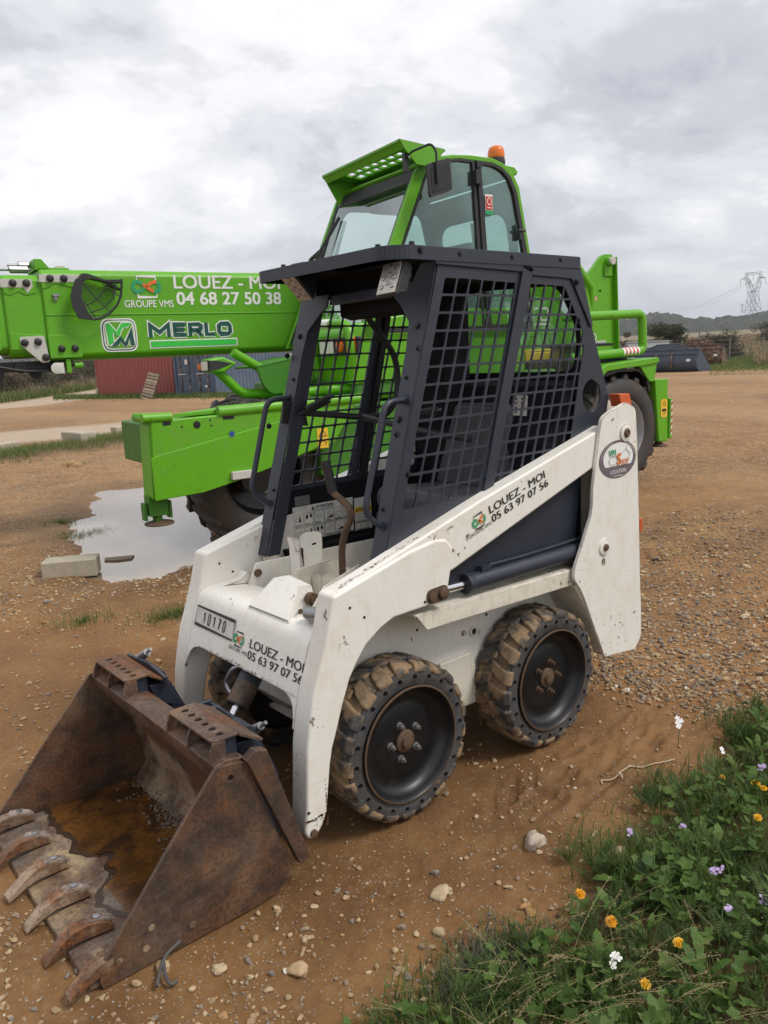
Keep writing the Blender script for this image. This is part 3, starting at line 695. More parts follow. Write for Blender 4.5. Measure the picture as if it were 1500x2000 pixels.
def build_bits():
    c = plain('weathered_concrete', (0.40, 0.35, 0.27), 0.9, 0, 0.3, 14, 0.4)
    m = MB(); A, B = Vector((-0.121, -3.84, 0)), Vector((-0.467, -3.65, 0)); d = B-A; nrm = Vector((d.y, -d.x, 0)).normalized()
    if nrm.dot(CAM_POS-A) > 0: nrm = -nrm
    m.obox(A+Vector((0, 0, -0.02)), d, nrm*0.20, Vector((0, 0, 0.135))); tag(m.build('kerb_block', c, None, 0.010, 3), 'loose pale concrete block lying left of the puddle', 'concrete block')
    m = MB(); m.prism([(-0.731, -4.20), (-0.940, -4.085), (-0.875, -3.98), (-0.76, -4.02), (-0.69, -4.10)], 2, -0.05, -0.018); tag(m.build('broken_slab', plain('wet_slab', (0.13, 0.08, 0.045), 0.6, 0, .4, 12, .3), None, 0.006), 'thin broken brown slab at the edge of the puddle', 'slab')
    m = MB(); P = [(-4.6, -15.1), (-4.05, -14.95)]; 
    u = Vector((-3.8, -13.55, 0)); v = Vector((-4.35, -13.75, 0))
    q0, q1 = at_ground(122, 868), at_ground(160, 872); d = q1-q0; nrm = Vector((d.y, -d.x, 0)).normalized()
    if nrm.dot(CAM_POS-q0) > 0: nrm = -nrm
    m = MB(); m.obox(q0+Vector((0, 0, -0.05)), d, nrm*0.35, Vector((0.02, 0, 0.33))); tag(m.build('kerb_stone', c, None, 0.04, 3), 'squared pale kerb stone standing in the left grass strip', 'kerb stone')
    for (x0, y0, x1, y1, lb) in ((0, 884, 42, 877, 'low pale kerb stone in the grass at the left photo edge'), (228, 848, 268, 843, 'low pale kerb stone in grass beside the green machine')):
        q0, q1 = at_ground(x0, y0), at_ground(x1, y1); d = q1-q0; nrm = Vector((d.y, -d.x, 0)).normalized()
        if nrm.dot(CAM_POS-q0) > 0: nrm = -nrm
        m = MB(); m.obox(q0+Vector((0, 0, -0.05)), d, nrm*0.25, Vector((0.0, 0, 0.22))); tag(m.build('kerb_stone', c, None, 0.03, 3), lb, 'kerb stone')
    # bent hook under the bucket and a piece of string
    gp = lambda px, py, z: tuple(at_ground(px, py, z))
    m = MB(); m.tube(fillet([gp(352, 1838, 0.035), gp(322, 1866, 0.028), gp(312, 1900, 0.018), gp(306, 1927, 0.012)], .02, 4), [0.0045]*14 if False else 0.0048, 8); m.tube(fillet([gp(319, 1878, 0.024), gp(322, 1908, 0.016), gp(334, 1924, 0.012), gp(347, 1915, 0.014)], .02, 4), 0.0048, 8)
    tag(m.build('metal_hook', plain('dull_grey_steel', (0.10, 0.095, 0.09), 0.6, 0.4, 0.3, 60, 0.2), None), 'bent grey metal hook on the dirt below the bucket', 'hook')
    pts = [(-0.613, 0.748), (-0.622, 0.735), (-0.65, 0.742), (-0.691, 0.757), (-0.73, 0.748), (-0.770, 0.753), (-0.81, 0.778), (-0.873, 0.814), (-0.93, 0.835)]
    m = MB(); m.tube([(x, y, float(ground_z(np.array(x), np.array(y)))+0.007) for x, y in [tuple(p[:2]) for p in fillet(pts, .02, 4)]], 0.0028, 6)
    tag(m.build('string', plain('pale_string', (0.46, 0.36, 0.24), 0.9), None), 'thin pale string lying on the mud behind the rear wheel', 'string')
def ray_pt(px, py, d): return CAM_POS + (CF + CX*((px-750)/FPX) - CY*((py-1000)/FPX))*d
def at_ground(px, py, z=0.0):
    v = ray_pt(px, py, 1)-CAM_POS; return CAM_POS + v*((z-CAM_POS.z)/v.z)
build_bits()
# ================================================================== the small white loader (x forward, y to its left, origin on the ground between the front wheels)
loader = thing('skid_steer_loader', 'small white skid steer loader with dark meshed cab and rusty toothed bucket', 'loader')

# ---- shared marks
def group_logo(D, x, y, w, h, frame_mat, parent, name='group_logo'):
    fr = MB(); t = w*0.055
    D.line(fr, [(x+w*.16, y+h*.30), (x+w*.16, y), (x+w*.88, y), (x+w*.88, y+h*.22)], t)
    D.line(fr, [(x+w*.88, y+h*.72), (x+w*.88, y+h), (x+w*.16, y+h), (x+w*.16, y+h*.74)], t)
    o = fr.build(name, frame_mat, parent, recalc=False, smooth=False)
    cx, cy, a, b = x+w*.5, y+h*.5, w*.5, h*.21
    def lem(t0, t1, n=26):
        P = []
        for k in range(n+1):
            t_ = t0 + (t1-t0)*k/n
            P.append((cx + a*math.cos(t_), cy + b*math.sin(2*t_)*1.15))
        return P
    g = MB(); D.line(g, lem(math.pi*0.52, math.pi*1.42), w*.13, 2); D.line(g, lem(-math.pi*.32, math.pi*.20), w*.13, 2)
    g.build('green_loop', M['grn'], o, recalc=False, smooth=False)
    q = MB(); D.line(q, lem(math.pi*.20, math.pi*.52), w*.13, 3); D.line(q, lem(math.pi*1.42, math.pi*1.68), w*.13, 3)
    q.build('orange_loop', M['org'], o, recalc=False, smooth=False)
    return o

# ---- chassis
def build_chassis():
    b = MB()
    # side walls of the body between the wheels
    body = [(0.16, 0.66), (0.105, 0.772), (-1.0, 0.752), (-1.0, 0.20), (-0.42, 0.20), (0.06, 0.20), (0.20, 0.34)]
    for s in (1, -1): b.prism(body, 1, s*0.262, s*0.274)
    b.box(-1.0, 0.10, -0.262, 0.262, 0.20, 0.215)
    b.box(-0.98, 0.09, -0.262, 0.262, 0.58, 0.592)                  # footwell floor
    b.prism([(0.20, 0.34), (0.06, 0.20), (0.05, 0.21), (0.185, 0.345), (0.145, 0.66), (0.16, 0.66)], 1, -0.262, 0.262)
    ch = b.build('chassis', M['white'], loader, 0.004)
    # raised lower cover plates between the wheels
    for s in (1, -1):
        c = MB(); c.prism([(-0.29, 0.412), (-0.452, 0.412), (-0.472, 0.36), (-0.472, 0.208), (-0.29, 0.208)], 1, s*0.274, s*0.290)
        c.build('skid_cover', M['white_dirty'], ch, 0.008, 3)
        # ledge over the wheels
        l = MB()
        l.prism([(-0.06, 0.672), (-0.90, 0.655), (-0.90, 0.664), (-0.055, 0.682)], 1, s*0.272, s*0.424)
        l.prism([(-0.112, 0.618), (-0.89, 0.600), (-0.897, 0.662), (-0.062, 0.680)], 1, s*0.4185, s*0.4255)
        l.prism([(-0.06, 0.674), (0.12, 0.66), (0.13, 0.668), (-0.055, 0.682)], 1, s*0.272, s*0.36)
        l.build('wheel_ledge', M['white_dirty'], ch, 0.003)
        h = MB()
        for (x, z, r) in ((-0.475, 0.485, 0.014), (-0.64, 0.585, 0.013), (-0.78, 0.60, 0.012), (-0.30, 0.60, 0.006), (-0.20, 0.56, 0.005), (-0.55, 0.53, 0.006)):
            h.cyl((x, s*0.2735, z), (x, s*0.2755, z), r, n=16)
        h.build('body_hole', M['black'], ch)
        k = MB(); k.lathe([(0.012, 0), (0.020, 0.003), (0.020, 0.007), (0.012, 0.008)], (-0.475, s*0.2745, 0.485), (0, s, 0), 20)
        k.bolt((-0.425, s*0.274, 0.49), (0, s, 0), 0.008); k.bolt((-0.51, s*0.274, 0.475), (0, s, 0), 0.008)
        k.build('inspection_ring', M['white_dirty'], ch)
    # pivot hardware in the middle, between the arms
    w = MB()
    w.add([(0.285, -0.022, 0.705), (0.285, 0.221, 0.705), (0.195, 0.152, 0.785), (0.195, 0.0, 0.785), (0.185, 0.215, 0.797), (0.16, 0.05, 0.797), (0.16, 0.05, 0.66), (0.16, 0.215, 0.66), (0.285, -0.022, 0.66), (0.285, 0.221, 0.66)],
          [(0, 1, 2, 3), (3, 2, 4, 5), (1, 9, 7, 4, 2), (0, 3, 5, 6, 8), (5, 4, 7, 6)])
    wd = w.build('pivot_cover', M['white'], ch, 0.004)
    g = MB()
    g.prism([(0.224, 0.727), (0.167, 0.795), (0.02, 0.84), (0.02, 0.66), (0.224, 0.66)], 1, 0.250, 0.258)
    g.prism([(0.10, 0.79), (-0.10, 0.80), (-0.10, 0.62), (0.10, 0.62)], 1, -0.012, -0.004)
    g.prism([(-0.004, 0.62), (-0.004, 0.76), (0.25, 0.80), (0.25, 0.62)], 0, 0.03, 0.038)
    g.build('pivot_gusset', M['white_dirty'], ch, 0.002)
    p = MB(); p.cyl((0.196, 0.213, 0.755), (0.196, 0.236, 0.755), 0.021); p.cyl((0.196, 0.236, 0.755), (0.196, 0.243, 0.755), 0.013)
    p.cyl((0.235, 0.214, 0.722), (0.235, 0.219, 0.722), 0.008)
    p.cyl((0.10, -0.262, 0.735), (0.11, -0.252, 0.735), 0.014)
    p.build('pivot_pin', M['oldbolt'], ch)
    q = MB(); q.cyl((0.245, 0.268, 0.728), (0.245, 0.352, 0.742), 0.017); q.cyl((0.245, 0.285, 0.731), (0.245, 0.352, 0.742), 0.023, 0.023)
    q.build('hose_coupling', M['zinc'], ch)
    # upright lock bracket with slot
    k = MB()
    k.plate(fillet([(-0.012, 0.70), (0.004, 0.86), (-0.022, 0.885), (-0.10, 0.876), (-0.085, 0.70)], [0, .005, .02, .015, 0], 4, True),
            [circle(-0.062, 0.835, 0.012, 14, 0.005)], lambda p_, t_: (p_[0], -0.125 + 0.006*t_, p_[1]))
    k.box(-0.01, 0.004, -0.19, -0.119, 0.70, 0.83)
    k.prism([(0.004, 0.865), (0.03, 0.872), (0.02, 0.82), (0.002, 0.82)], 1, -0.16, -0.12)
    k.build('lock_bracket', M['white'], ch, 0.002)
    r = MB(); r.box(-0.25, 0.02, -0.255, -0.03, 0.592, 0.70); r.box(-0.95, -0.25, -0.255, 0.255, 0.592, 0.64)
    r.build('floor_pan', M['white_dirty'], ch, 0.006)
    n = MB(); n.box(-0.182, -0.092, -0.1585, -0.1565, 0.66, 0.742); npl = n.build('maker_plate', M['plastic'], ch)
    D = Decal((-0.092, -0.1565, 0.66), (-1, 0, 0), (0, 0, 1)); t = MB()
    D.text(t, 'Bobcat.', 0.02, 0.062, 0.036, 0.010, 0.01)
    for i in range(6): D.rect(t, 0.010, 0.010+i*0.0078, 0.040+0.04*((i*37) % 10)/10, 0.0116+i*0.0078)
    t.build('plate_lettering', M['wht'], npl, recalc=False, smooth=False)
    # rear body behind the cab, between the uprights
    e = MB(); e.box(-1.46, -1.02, -0.33, 0.33, 0.30, 1.02); e.prism([(-1.02, 1.02), (-1.42, 1.02), (-1.36, 1.10), (-1.08, 1.14)], 1, -0.31, 0.31)
    e.build('engine_cover', M['white_dirty'], ch, 0.015)
    tl = MB(); tl.box(-1.515, -1.495, 0.27, 0.32, 0.685, 0.745); tl.box(-1.495, -1.46, 0.28, 0.31, 0.70, 0.73); tl.build('tail_lamp', M['orange'], ch, 0.004)
    return ch
chassis = build_chassis()

# ---- uprights at the rear
def build_uprights():
    out = fillet([(-0.967, 0.876), (-0.90, 0.748), (-0.858, 0.676), (-0.852, 0.635), (-0.90, 0.577), (-0.953, 0.468), (-1.049, 0.265), (-1.262, 0.239), (-1.311, 0.284), (-1.262, 1.125), (-1.247, 1.251), (-1.186, 1.281), (-1.128, 1.266), (-1.047, 1.243), (-1.022, 1.224), (-0.969, 0.956)],
                 [.03, .04, .04, .03, .04, .03, .012, .01, .03, .02, .02, .02, .02, .015, .02, .02], 4, True)
    inner = fillet([(-0.93, 0.70), (-0.93, 1.05), (-1.10, 1.17), (-1.187, 1.284), (-1.22, 1.295), (-1.30, 1.25), (-1.31, 0.30), (-1.05, 0.28)], .02, 4, True)
    for s in (1, -1):
        b = MB(); b.plate(out, [circle(-1.038, 0.664, 0.011, 16, 0.015)], lambda p, t: (p[0], s*(0.436 + 0.014*t), p[1]))
        b.prism([(-1.245, 0.26), (-1.31, 0.29), (-1.262, 1.125), (-1.248, 1.20), (-1.236, 1.20), (-1.25, 1.1), (-1.295, 0.295), (-1.24, 0.27)], 1, s*0.33, s*0.436)
        u = b.build('rear_upright', M['white'], loader, 0.005, 2)
        c = MB(); c.prism(inner, 1, s*0.322, s*0.332); c.build('inner_upright', M['white_dirty'], u, 0.003)
        k = MB()
        k.lathe([(0.0, 0), (0.036, 0.0), (0.036, 0.005), (0.030, 0.007), (0, 0.007)], (-1.177, s*0.45, 1.161), (0, s, 0), 28)
        k.lathe([(0.0, 0), (0.033, 0.0), (0.033, 0.005), (0.027, 0.007), (0, 0.007)], (-1.042, s*0.45, 0.724), (0, s, 0), 28)
        k.build('pin_washer', M['white'], u)
        p = MB(); p.lathe([(0, 0), (0.017, 0), (0.019, 0.004), (0.013, 0.009), (0.006, 0.006), (0, 0.006)], (-1.177, s*0.457, 1.161), (0, s, 0), 14)
        p.lathe([(0, 0), (0.014, 0), (0.014, 0.006), (0.008, 0.010), (0, 0.008)], (-1.042, s*0.457, 0.724), (0, s, 0), 14)
        p.build('pivot_pin', M['oldbolt'], u)
        hb = MB(); hb.cyl((-1.038, s*0.33, 0.664), (-1.038, s*0.434, 0.664), 0.022); hb.build('bolt_hole', M['black'], u)
        # sheet behind the wheel
        a = MB(); a.prism([(-0.87, 0.60), (-0.95, 0.60), (-1.06, 0.30), (-1.05, 0.27), (-0.99, 0.42)], 1, s*0.274, s*0.436); a.build('wheel_arch', M['white_dirty'], u, 0.003)
        if s == 1:
            o = MB(); o.prism([(-1.172, 1.312), (-1.245, 1.309), (-1.262, 1.262), (-1.19, 1.262)], 1, 0.375, 0.425); o.build('lock_tab', M['orange'], u, 0.004)
            D = Decal((-1.128, 0.4505, 1.063), (-1, 0, 0), (0, 0, 1)); st = MB()
            D.poly(st, circle(0, 0, 0.122, 48, 0.0745)); so = st.build('round_sticker', M['stickergrey'], u, recalc=False, smooth=False)
            sw = MB(); D.poly(sw, [p_ for p_ in circle(0, 0.004, 0.099, 48, 0.060) if p_[1] > -0.030], 2)
            for k_ in range(26):
                a_ = math.pi*(0.06 + 0.88*k_/25)
                if 9 < k_ < 16: continue
                cxx, cyy = 0.1105*math.cos(a_), 0.0675*math.sin(a_)
                D.rect(sw, cxx-0.0016, cyy-0.0022, cxx+0.0016, cyy+0.0022, 2)
            D.text(sw, 'LOCATION', -0.052, -0.056, 0.104, 0.015, 0.005, 2)
            D.rect(sw, -0.03, -0.0665, 0.03, -0.0645, 2)
            sw.build('sticker_field', M['wht'], so, recalc=False, smooth=False)
            sp = MB()
            for rr in (0.030, 0.024): D.line(sp, circle(-0.035, -0.004, rr, 24, rr*0.62), 0.002, 3, True)
            D.line(sp, [(0.015, 0.018), (0.05, 0.036), (0.078, 0.012), (0.062, -0.004)], 0.004, 3); D.line(sp, [(0.05, 0.036), (0.058, 0.05)], 0.003, 3)
            sp.build('sticker_drawing', M['zincplate'], so, recalc=False, smooth=False)
            sg = MB(); D.text(sg, 'VM', -0.068, 0.014, 0.047, 0.027, 0.01, 4); sg.build('green_lettering', M['grn'], so, recalc=False, smooth=False)
            sr = MB(); D.text(sr, 'S', -0.014, -0.022, 0.030, 0.045, 0.02, 4); D.text(sr, 'BTP', 0.021, -0.026, 0.046, 0.022, 0.01, 4); sr.build('orange_lettering', M['org'], so, recalc=False, smooth=False)
build_uprights()

# ---- lift arms
def front_x(z): return 0.262 + (0.82 - z)*0.31
def build_arms():
    low = [(0.262, 0.822), (-0.04, 0.900), (-0.150, 0.916), (-0.200, 0.908), (-0.229, 0.873), (-0.215, 0.80), (-0.196, 0.727), (-0.176, 0.705), (0.037, 0.700), (0.09, 0.680), (0.150, 0.643), (0.19, 0.598), (0.22, 0.553), (0.252, 0.480), (0.276, 0.415), (0.298, 0.360), (0.310, 0.312), (0.318, 0.262), (0.334, 0.165), (0.352, 0.130), (0.372, 0.107), (0.392, 0.099), (0.411, 0.110), (0.416, 0.135), (0.405, 0.205), (0.397, 0.300), (0.389, 0.392), (0.371, 0.475), (0.351, 0.555), (0.334, 0.596), (0.317, 0.642), (0.291, 0.716)]
    up = [(0.255, 0.815), (0.235, 0.832), (-0.372, 1.012), (-1.075, 1.197), (-1.105, 1.175), (-1.09, 1.06), (-1.02, 1.050), (-0.241, 0.800), (0.05, 0.72)]
    for s in (1, -1):
        b = MB(); b.prism(low, 1, s*0.357, s*0.441)
        arm = b.build('lift_arm', M['white'], loader, 0.010, 3)
        c = MB(); c.prism(up, 1, s*0.370, s*0.4335); c.build('arm_beam', M['white'], arm, 0.009, 3)
        p = MB()
        p.lathe([(0, 0), (0.012, 0), (0.012, 0.008), (0, 0.01)], (0.389, s*0.441, 0.121), (0, s, 0), 12)
        p.lathe([(0, 0), (0.020, 0), (0.020, 0.010), (0.014, 0.013), (0, 0.013)], (-0.168, s*0.447, 0.737), (0, s, 0), 16)
        p.lathe([(0, 0), (0.015, 0), (0.015, 0.007), (0, 0.008)], (-0.120, s*0.447, 0.733), (0, s, 0), 16)
        p.plate(fillet([(-0.100, 0.71), (-0.192, 0.712), (-0.192, 0.762), (-0.100, 0.757)], 0.022, 5, True), [], lambda q, t: (q[0], s*(0.440+0.006*t), q[1]))
        p.build('arm_pin', M['oldbolt'], arm)
        h = MB()
        for (x, z) in ((0.207, 0.775), (0.155, 0.733), (-0.092, 0.722), (0.40, 0.19)):
            h.cyl((x, s*0.4400, z), (x, s*0.4425, z), 0.0045, n=12)
            h.cyl((x, s*0.3585, z), (x, s*0.3555, z), 0.0045, n=12)
        h.build('bolt_hole', M['black'], arm)
        r = MB(); r.add([(0.03, s*0.436, 0.896), (0.235, s*0.436, 0.8365), (0.235, s*0.420, 0.8365), (0.03, s*0.420, 0.896)], [(0, 1, 2, 3)])
        # cylinder between upright and arm
        cy = MB(); cy.cyl((-0.318, s*0.395, 0.722), (-0.99, s*0.395, 0.722), 0.033, n=24)
        cy.lathe([(0.030, 0), (0.036, 0.002), (0.036, 0.03), (0.033, 0.034)], (-0.316, s*0.395, 0.722), (-1, 0, 0), 24)
        cy.tube(fillet([(-0.42, s*0.41, 0.755), (-0.43, s*0.41, 0.772), (-0.60, s*0.405, 0.766), (-0.97, s*0.40, 0.770)], 0.02, 4), 0.006, 8)
        cy.box(-0.43, -0.39, s*0.40-0.012, s*0.40+0.012, 0.748, 0.772)
        cyl = cy.build('lift_cylinder', M['navy'], loader, 0)
        rd = MB(); rd.cyl((-0.322, s*0.395, 0.722), (-0.19, s*0.395, 0.728), 0.0165); rd.build('piston_rod', M['chrome'], cyl)
        if s == 1:
            X = Vector((-0.300, 0, 0.0875)).normalized(); Y = Vector((-X.z*-1, 0, -X.x)); Y = Vector((0.280, 0, 0.96))
            D = Decal((-0.421, 0.4345, 0.925), X, Y); t = MB()
            D.text(t, 'LOUEZ - MOI', 0.0, 0.0345, 0.306, 0.0285, 0.007); D.text(t, '05 63 97 07 56', 0.002, 0, 0.312, 0.027, 0.009)
            t.build('phone_lettering', M['ink'], arm, recalc=False, smooth=False)
            t2 = MB(); D2 = Decal((-0.306, 0.4345, 0.888), X, Y); D2.text(t2, 'GROUPE VMS', 0, 0, 0.118, 0.0125, 0.0); t2.build('group_lettering', M['ink'], arm, recalc=False, smooth=False)
            D3 = Decal((-0.340, 0.4345, 0.914), X, Y); group_logo(D3, -0.006, 0, 0.058, 0.047, M['ink'], arm)
build_arms()

def chips(mb, P, X, Y, spots, seed=1):
    """small jagged flakes on a surface: P origin, X and Y in the surface"""
    rnd = random.Random(seed); D = Decal(P, X, Y, 0.0012)
    for (x, y, r, el, an) in spots:
        n = rnd.randint(7, 11); pts = []
        for k in range(n):
            a = 6.283*k/n; q = r*rnd.uniform(.5, 1.25); px, py = q*math.cos(a)*el, q*math.sin(a); pts.append((x+px*math.cos(an)-py*math.sin(an), y+px*math.sin(an)+py*math.cos(an)))
        D.poly(mb, pts)
def build_rust_marks():
    rnd = random.Random(11)
    arm = [o for o in loader.children if o.name.split('.')[0] == 'lift_arm'][0]
    rust = rusty('flaking_rust', dust=0.0, orange=0.5, dark=(0.24, 0.105, 0.038), scr=0.0)
    m = MB(); L = 0.33        # along the upper front edge of the near arm
    X = Vector((1, 0, -0.2965)).normalized(); O = Vector((0.232, 0.374, 0.8337))
    sp = [(-0.01-L*t, 0.043+rnd.gauss(0, .0045)-0.004*t, rnd.uniform(.0007, .0021), rnd.uniform(1.2, 4.0), rnd.uniform(-.2, .2)) for t in [rnd.random()**1.2 for _ in range(80)]]
    chips(m, O, X, (0, 1, 0), sp, 3)
    # low on the leg: flakes round the seam and the pin
    sp = [(rnd.uniform(-.035, .04), 0.046+rnd.gauss(0, .0025), rnd.uniform(.0012, .003), rnd.uniform(1.2, 3), rnd.uniform(-.3, .3)) for _ in range(26)] + [(-0.036+rnd.gauss(0, .002), rnd.uniform(.0, .17), rnd.uniform(.0008, .0022), rnd.uniform(1, 3), 1.5) for _ in range(26)] + [(rnd.uniform(-.03, .03), rnd.uniform(-.005, .05), rnd.uniform(.0008, .0018), 1.3, 0) for _ in range(24)]
    chips(m, (0.372, 0.4412, 0.118), (-1, 0, 0), (0, 0, 1), [(-x, y, r, e, a) for x, y, r, e, a in sp], 4)
    sp = [(rnd.uniform(-.035, .035), rnd.uniform(.0, .20)**1.0, rnd.uniform(.0007, .0020), rnd.uniform(1, 2.5), rnd.uniform(0, 3)) for _ in range(40)]
    chips(m, (0.4065, 0.399, 0.19), (0, 1, 0), (-0.06, 0, 1), sp, 5)
    m.build('rust_flake', rust, arm, recalc=False, smooth=False)['kind'] = 'stuff'
    c = MB(); cm = loader
    sp = [(rnd.gauss(0, .11), abs(rnd.gauss(0, .006))+0.0015, rnd.uniform(.0007, .0019), rnd.uniform(1, 3), rnd.uniform(-.5, .5)) for _ in range(110)] + [(rnd.uniform(-.3, .3), rnd.uniform(.05, .14), rnd.uniform(.0006, .0013), rnd.uniform(1, 4), rnd.uniform(0, 3)) for _ in range(22)]
    return c, sp, rust

# ---- crossmember with the front lettering
def build_cross():
    b = MB()
    prof = [(front_x(0.512)-0.012, 0.512), (front_x(0.512), 0.512), (front_x(0.655), 0.655), (front_x(0.675)-0.004, 0.675), (0.290, 0.692), (0.268, 0.701), (0.235, 0.704), (0.115, 0.690), (0.115, 0.680), (0.24, 0.692), (0.285, 0.672), (front_x(0.65)-0.014, 0.65)]
    b.prism(prof, 1, -0.357, 0.357)
    for s in (1, -1):      # rounded gussets down the legs
        pts = [(0.357, 0.5115), (0.250, 0.5115), (0.285, 0.509), (0.315, 0.500), (0.336, 0.483), (0.349, 0.455), (0.357, 0.42)]
        vs = [(front_x(z)-0.001, s*y, z) for y, z in pts] + [(front_x(z)-0.013, s*y, z) for y, z in pts]; n = len(pts)
        b.add(vs, [tuple(range(n)), tuple(range(n, 2*n))[::-1]] + [(i, (i+1) % n, n+(i+1) % n, n+i) for i in range(n)])
        # curled corner where the crossmember meets the arm on top
        b.prism(fillet([(0.235, 0.698), (0.118, 0.690), (0.110, 0.73), (0.125, 0.735), (0.15, 0.71), (0.235, 0.704)], [0, 0, .01, .01, .03, 0], 4, True), 1, s*0.30, s*0.357)
    cm = b.build('front_crossmember', M['white'], loader, 0.005, 3)
    Y = Vector((-0.31, 0, 1))
    O = lambda y, z: (front_x(z), y, z)
    D = Decal(O(0.050, 0.551), (0, 1, 0), Y, 0.002); t = MB(); k = 1/math.cos(math.atan(0.31))
    D.text(t, 'LOUEZ - MOI', 0.0, 0.0345*k, 0.312, 0.0285*k, 0.006); D.text(t, '05 63 97 07 56', -0.002, 0, 0.318, 0.0265*k, 0.008)
    t.build('phone_lettering', M['ink'], cm, recalc=False, smooth=False)
    D = Decal(O(-0.078, 0.555), (0, 1, 0), Y, 0.002); t = MB(); D.text(t, 'GROUPE VMS', 0, 0, 0.120, 0.0135, -0.002); t.build('group_lettering', M['ink'], cm, recalc=False, smooth=False)
    D = Decal(O(-0.052, 0.573), (0, 1, 0), Y, 0.002); group_logo(D, 0, 0, 0.060, 0.047, M['ink'], cm)
    c, sp, rust = build_rust_marks(); chips(c, O(0.0, 0.5125), (0, 1, 0), Y, sp, 8); c.build('rust_flake', rust, cm, recalc=False, smooth=False)['kind'] = 'stuff'
    D = Decal(O(-0.334, 0.580), (0, 1, 0), Y, 0.0025); pl = MB(); W, H = 0.277, 0.071
    D.rect(pl, 0, 0, W, H, 1); po = pl.build('number_plate', M['sticker'], cm, recalc=False, smooth=False)
    fr = MB(); D.line(fr, [(0.003, 0.003), (W-0.003, 0.003), (W-0.003, H-0.003), (0.003, H-0.003)], 0.006, 2, True)
    for i, ch in enumerate('10170'):
        x, y, w, h = 0.058+i*0.036, 0.017, 0.014, 0.037
        pts = {'1': [(.15, .78), (.6, 1), (.6, 0)], '0': [(.0, .2), (.0, .8), (.25, 1), (.75, 1), (1, .8), (1, .2), (.75, 0), (.25, 0)], '7': [(0, 1), (1, 1), (.4, 0)]}[ch]
        D.line(fr, [(x+a*w, y+b_*h) for a, b_ in pts], 0.0048, 2, ch == '0')
    fr.build('number_lettering', M['ink'], po, recalc=False, smooth=False)
build_cross()

# ---- wheels
def make_wheel():
    # local: +y is the outside, y = 0 the outer face, origin at the hub centre
    n = 60
    dish = MB()
    dish.lathe([(0.1935, -0.004), (0.1945, 0.004), (0.189, 0.007), (0.184, 0.001), (0.181, -0.012), (0.177, -0.020), (0.170, -0.031), (0.158, -0.040), (0.138, -0.044), (0.125, -0.041), (0.112, -0.036), (0.055, -0.034), (0.0, -0.033)], (0, 0, 0), (0, 1, 0), 64)
    dish.lathe([(0.1935, -0.004), (0.188, -0.02), (0.184, -0.15), (0.0, -0.15)], (0, 0, 0), (0, 1, 0), 48)
    w = dish.build('wheel', M['rim'], None, 0)
    lip = MB(); lip.lathe([(0.1955, 0.002), (0.1955, 0.0065), (0.1925, 0.008), (0.190, 0.0075), (0.190, 0.004)], (0, 0, 0), (0, 1, 0), 64); lip.build('rim_lip', M['oldbolt'], w)
    sw = MB(); N = 72
    outer, innr = circle(0, 0, 0.2475, N), circle(0, 0, 0.1950, N)
    holes = [innr] + [circle(0.2225*math.cos(a), 0.2225*math.sin(a), 0.0098, 10) for a in [2*math.pi*k/22 for k in range(22)]]
    def mp(p, t):
        r = math.hypot(p[0], p[1]); bul = 0.006*math.sin(max(0, min(1, (r-0.195)/0.0525))*math.pi)
        return (p[0], bul - 0.006 if t else -0.03, p[1])
    sw.plate(outer, holes, mp); sw.build('sidewall', M['sidewall'], w, 0, angle=50)
    td = MB()
    td.lathe([(0.194, -0.031), (0.244, -0.031), (0.2480, -0.010), (0.2545, -0.022), (0.2555, -0.150), (0.244, -0.165), (0.19, -0.168)], (0, 0, 0), (0, 1, 0), 72)
    NL = 21
    for side in (0, 1):
        for k in range(NL):
            a0 = 2*math.pi*(k + 0.5*side)/NL
            rnd = random.Random(k*7+side)
            def pt(a, r, y): return (r*math.cos(a), y, r*math.sin(a))
            ys = [0.001, -0.014, -0.055, -0.094] if side == 0 else [-0.170, -0.156, -0.115, -0.078]
            wds = [0.112, 0.114, 0.104, 0.085]; sh = [0.0, 0.0, 0.05, 0.13]; tops = [0.2545, 0.2680, 0.2695, 0.2690]
            vs = []
            for y, wd, s_, tp in zip(ys, wds, sh, tops):
                j = rnd.uniform(-0.008, 0.008); tp -= rnd.uniform(0, 0.0045)
                wj = wd*rnd.uniform(0.9, 1.12)
                vs += [pt(a0+s_-wj-0.012+j, 0.236, y), pt(a0+s_+wj+0.012+j, 0.236, y), pt(a0+s_+wj*0.82+j, tp, y), pt(a0+s_-wj*0.82+j, tp, y)]
            fs = [(0, 1, 2, 3), (15, 14, 13, 12)]
            for q in range(3):
                o = q*4
                fs += [(o+i, o+4+i, o+4+(i+1) % 4, o+(i+1) % 4) for i in range(4)]
            td.add(vs, fs)
    td.build('tyre', M['tread'], w, 0.0085, 3)
    hb = MB(); hb.lathe([(0.038, -0.036), (0.038, -0.027), (0.034, -0.024), (0.024, -0.023), (0.021, -0.012), (0.010, -0.009), (0.0, -0.009)], (0, 0, 0), (0, 1, 0), 24); hb.build('hub', M['oldbolt'], w)
    for k in range(5):
        a = 2*math.pi*(k+0.25)/5
        nn = MB(); c = Vector((0.060*math.cos(a), -0.036, 0.060*math.sin(a)))
        nn.lathe([(0.013, 0), (0.013, 0.004), (0.0, 0.004)], c, (0, 1, 0), 16); nn.tube([c+Vector((0, .004, 0)), c+Vector((0, 0.018, 0))], 0.0095, 6); nn.cyl(c+Vector((0, 0.018, 0)), c+Vector((0, 0.026, 0)), 0.005, n=10)
        nn.build('lug_nut', M['zinc'], w)
    return w
w0 = make_wheel(); w0.parent = loader; w0.location = (0, 0.4506, 0.2685); w0.rotation_euler = (0, 0.3, 0)
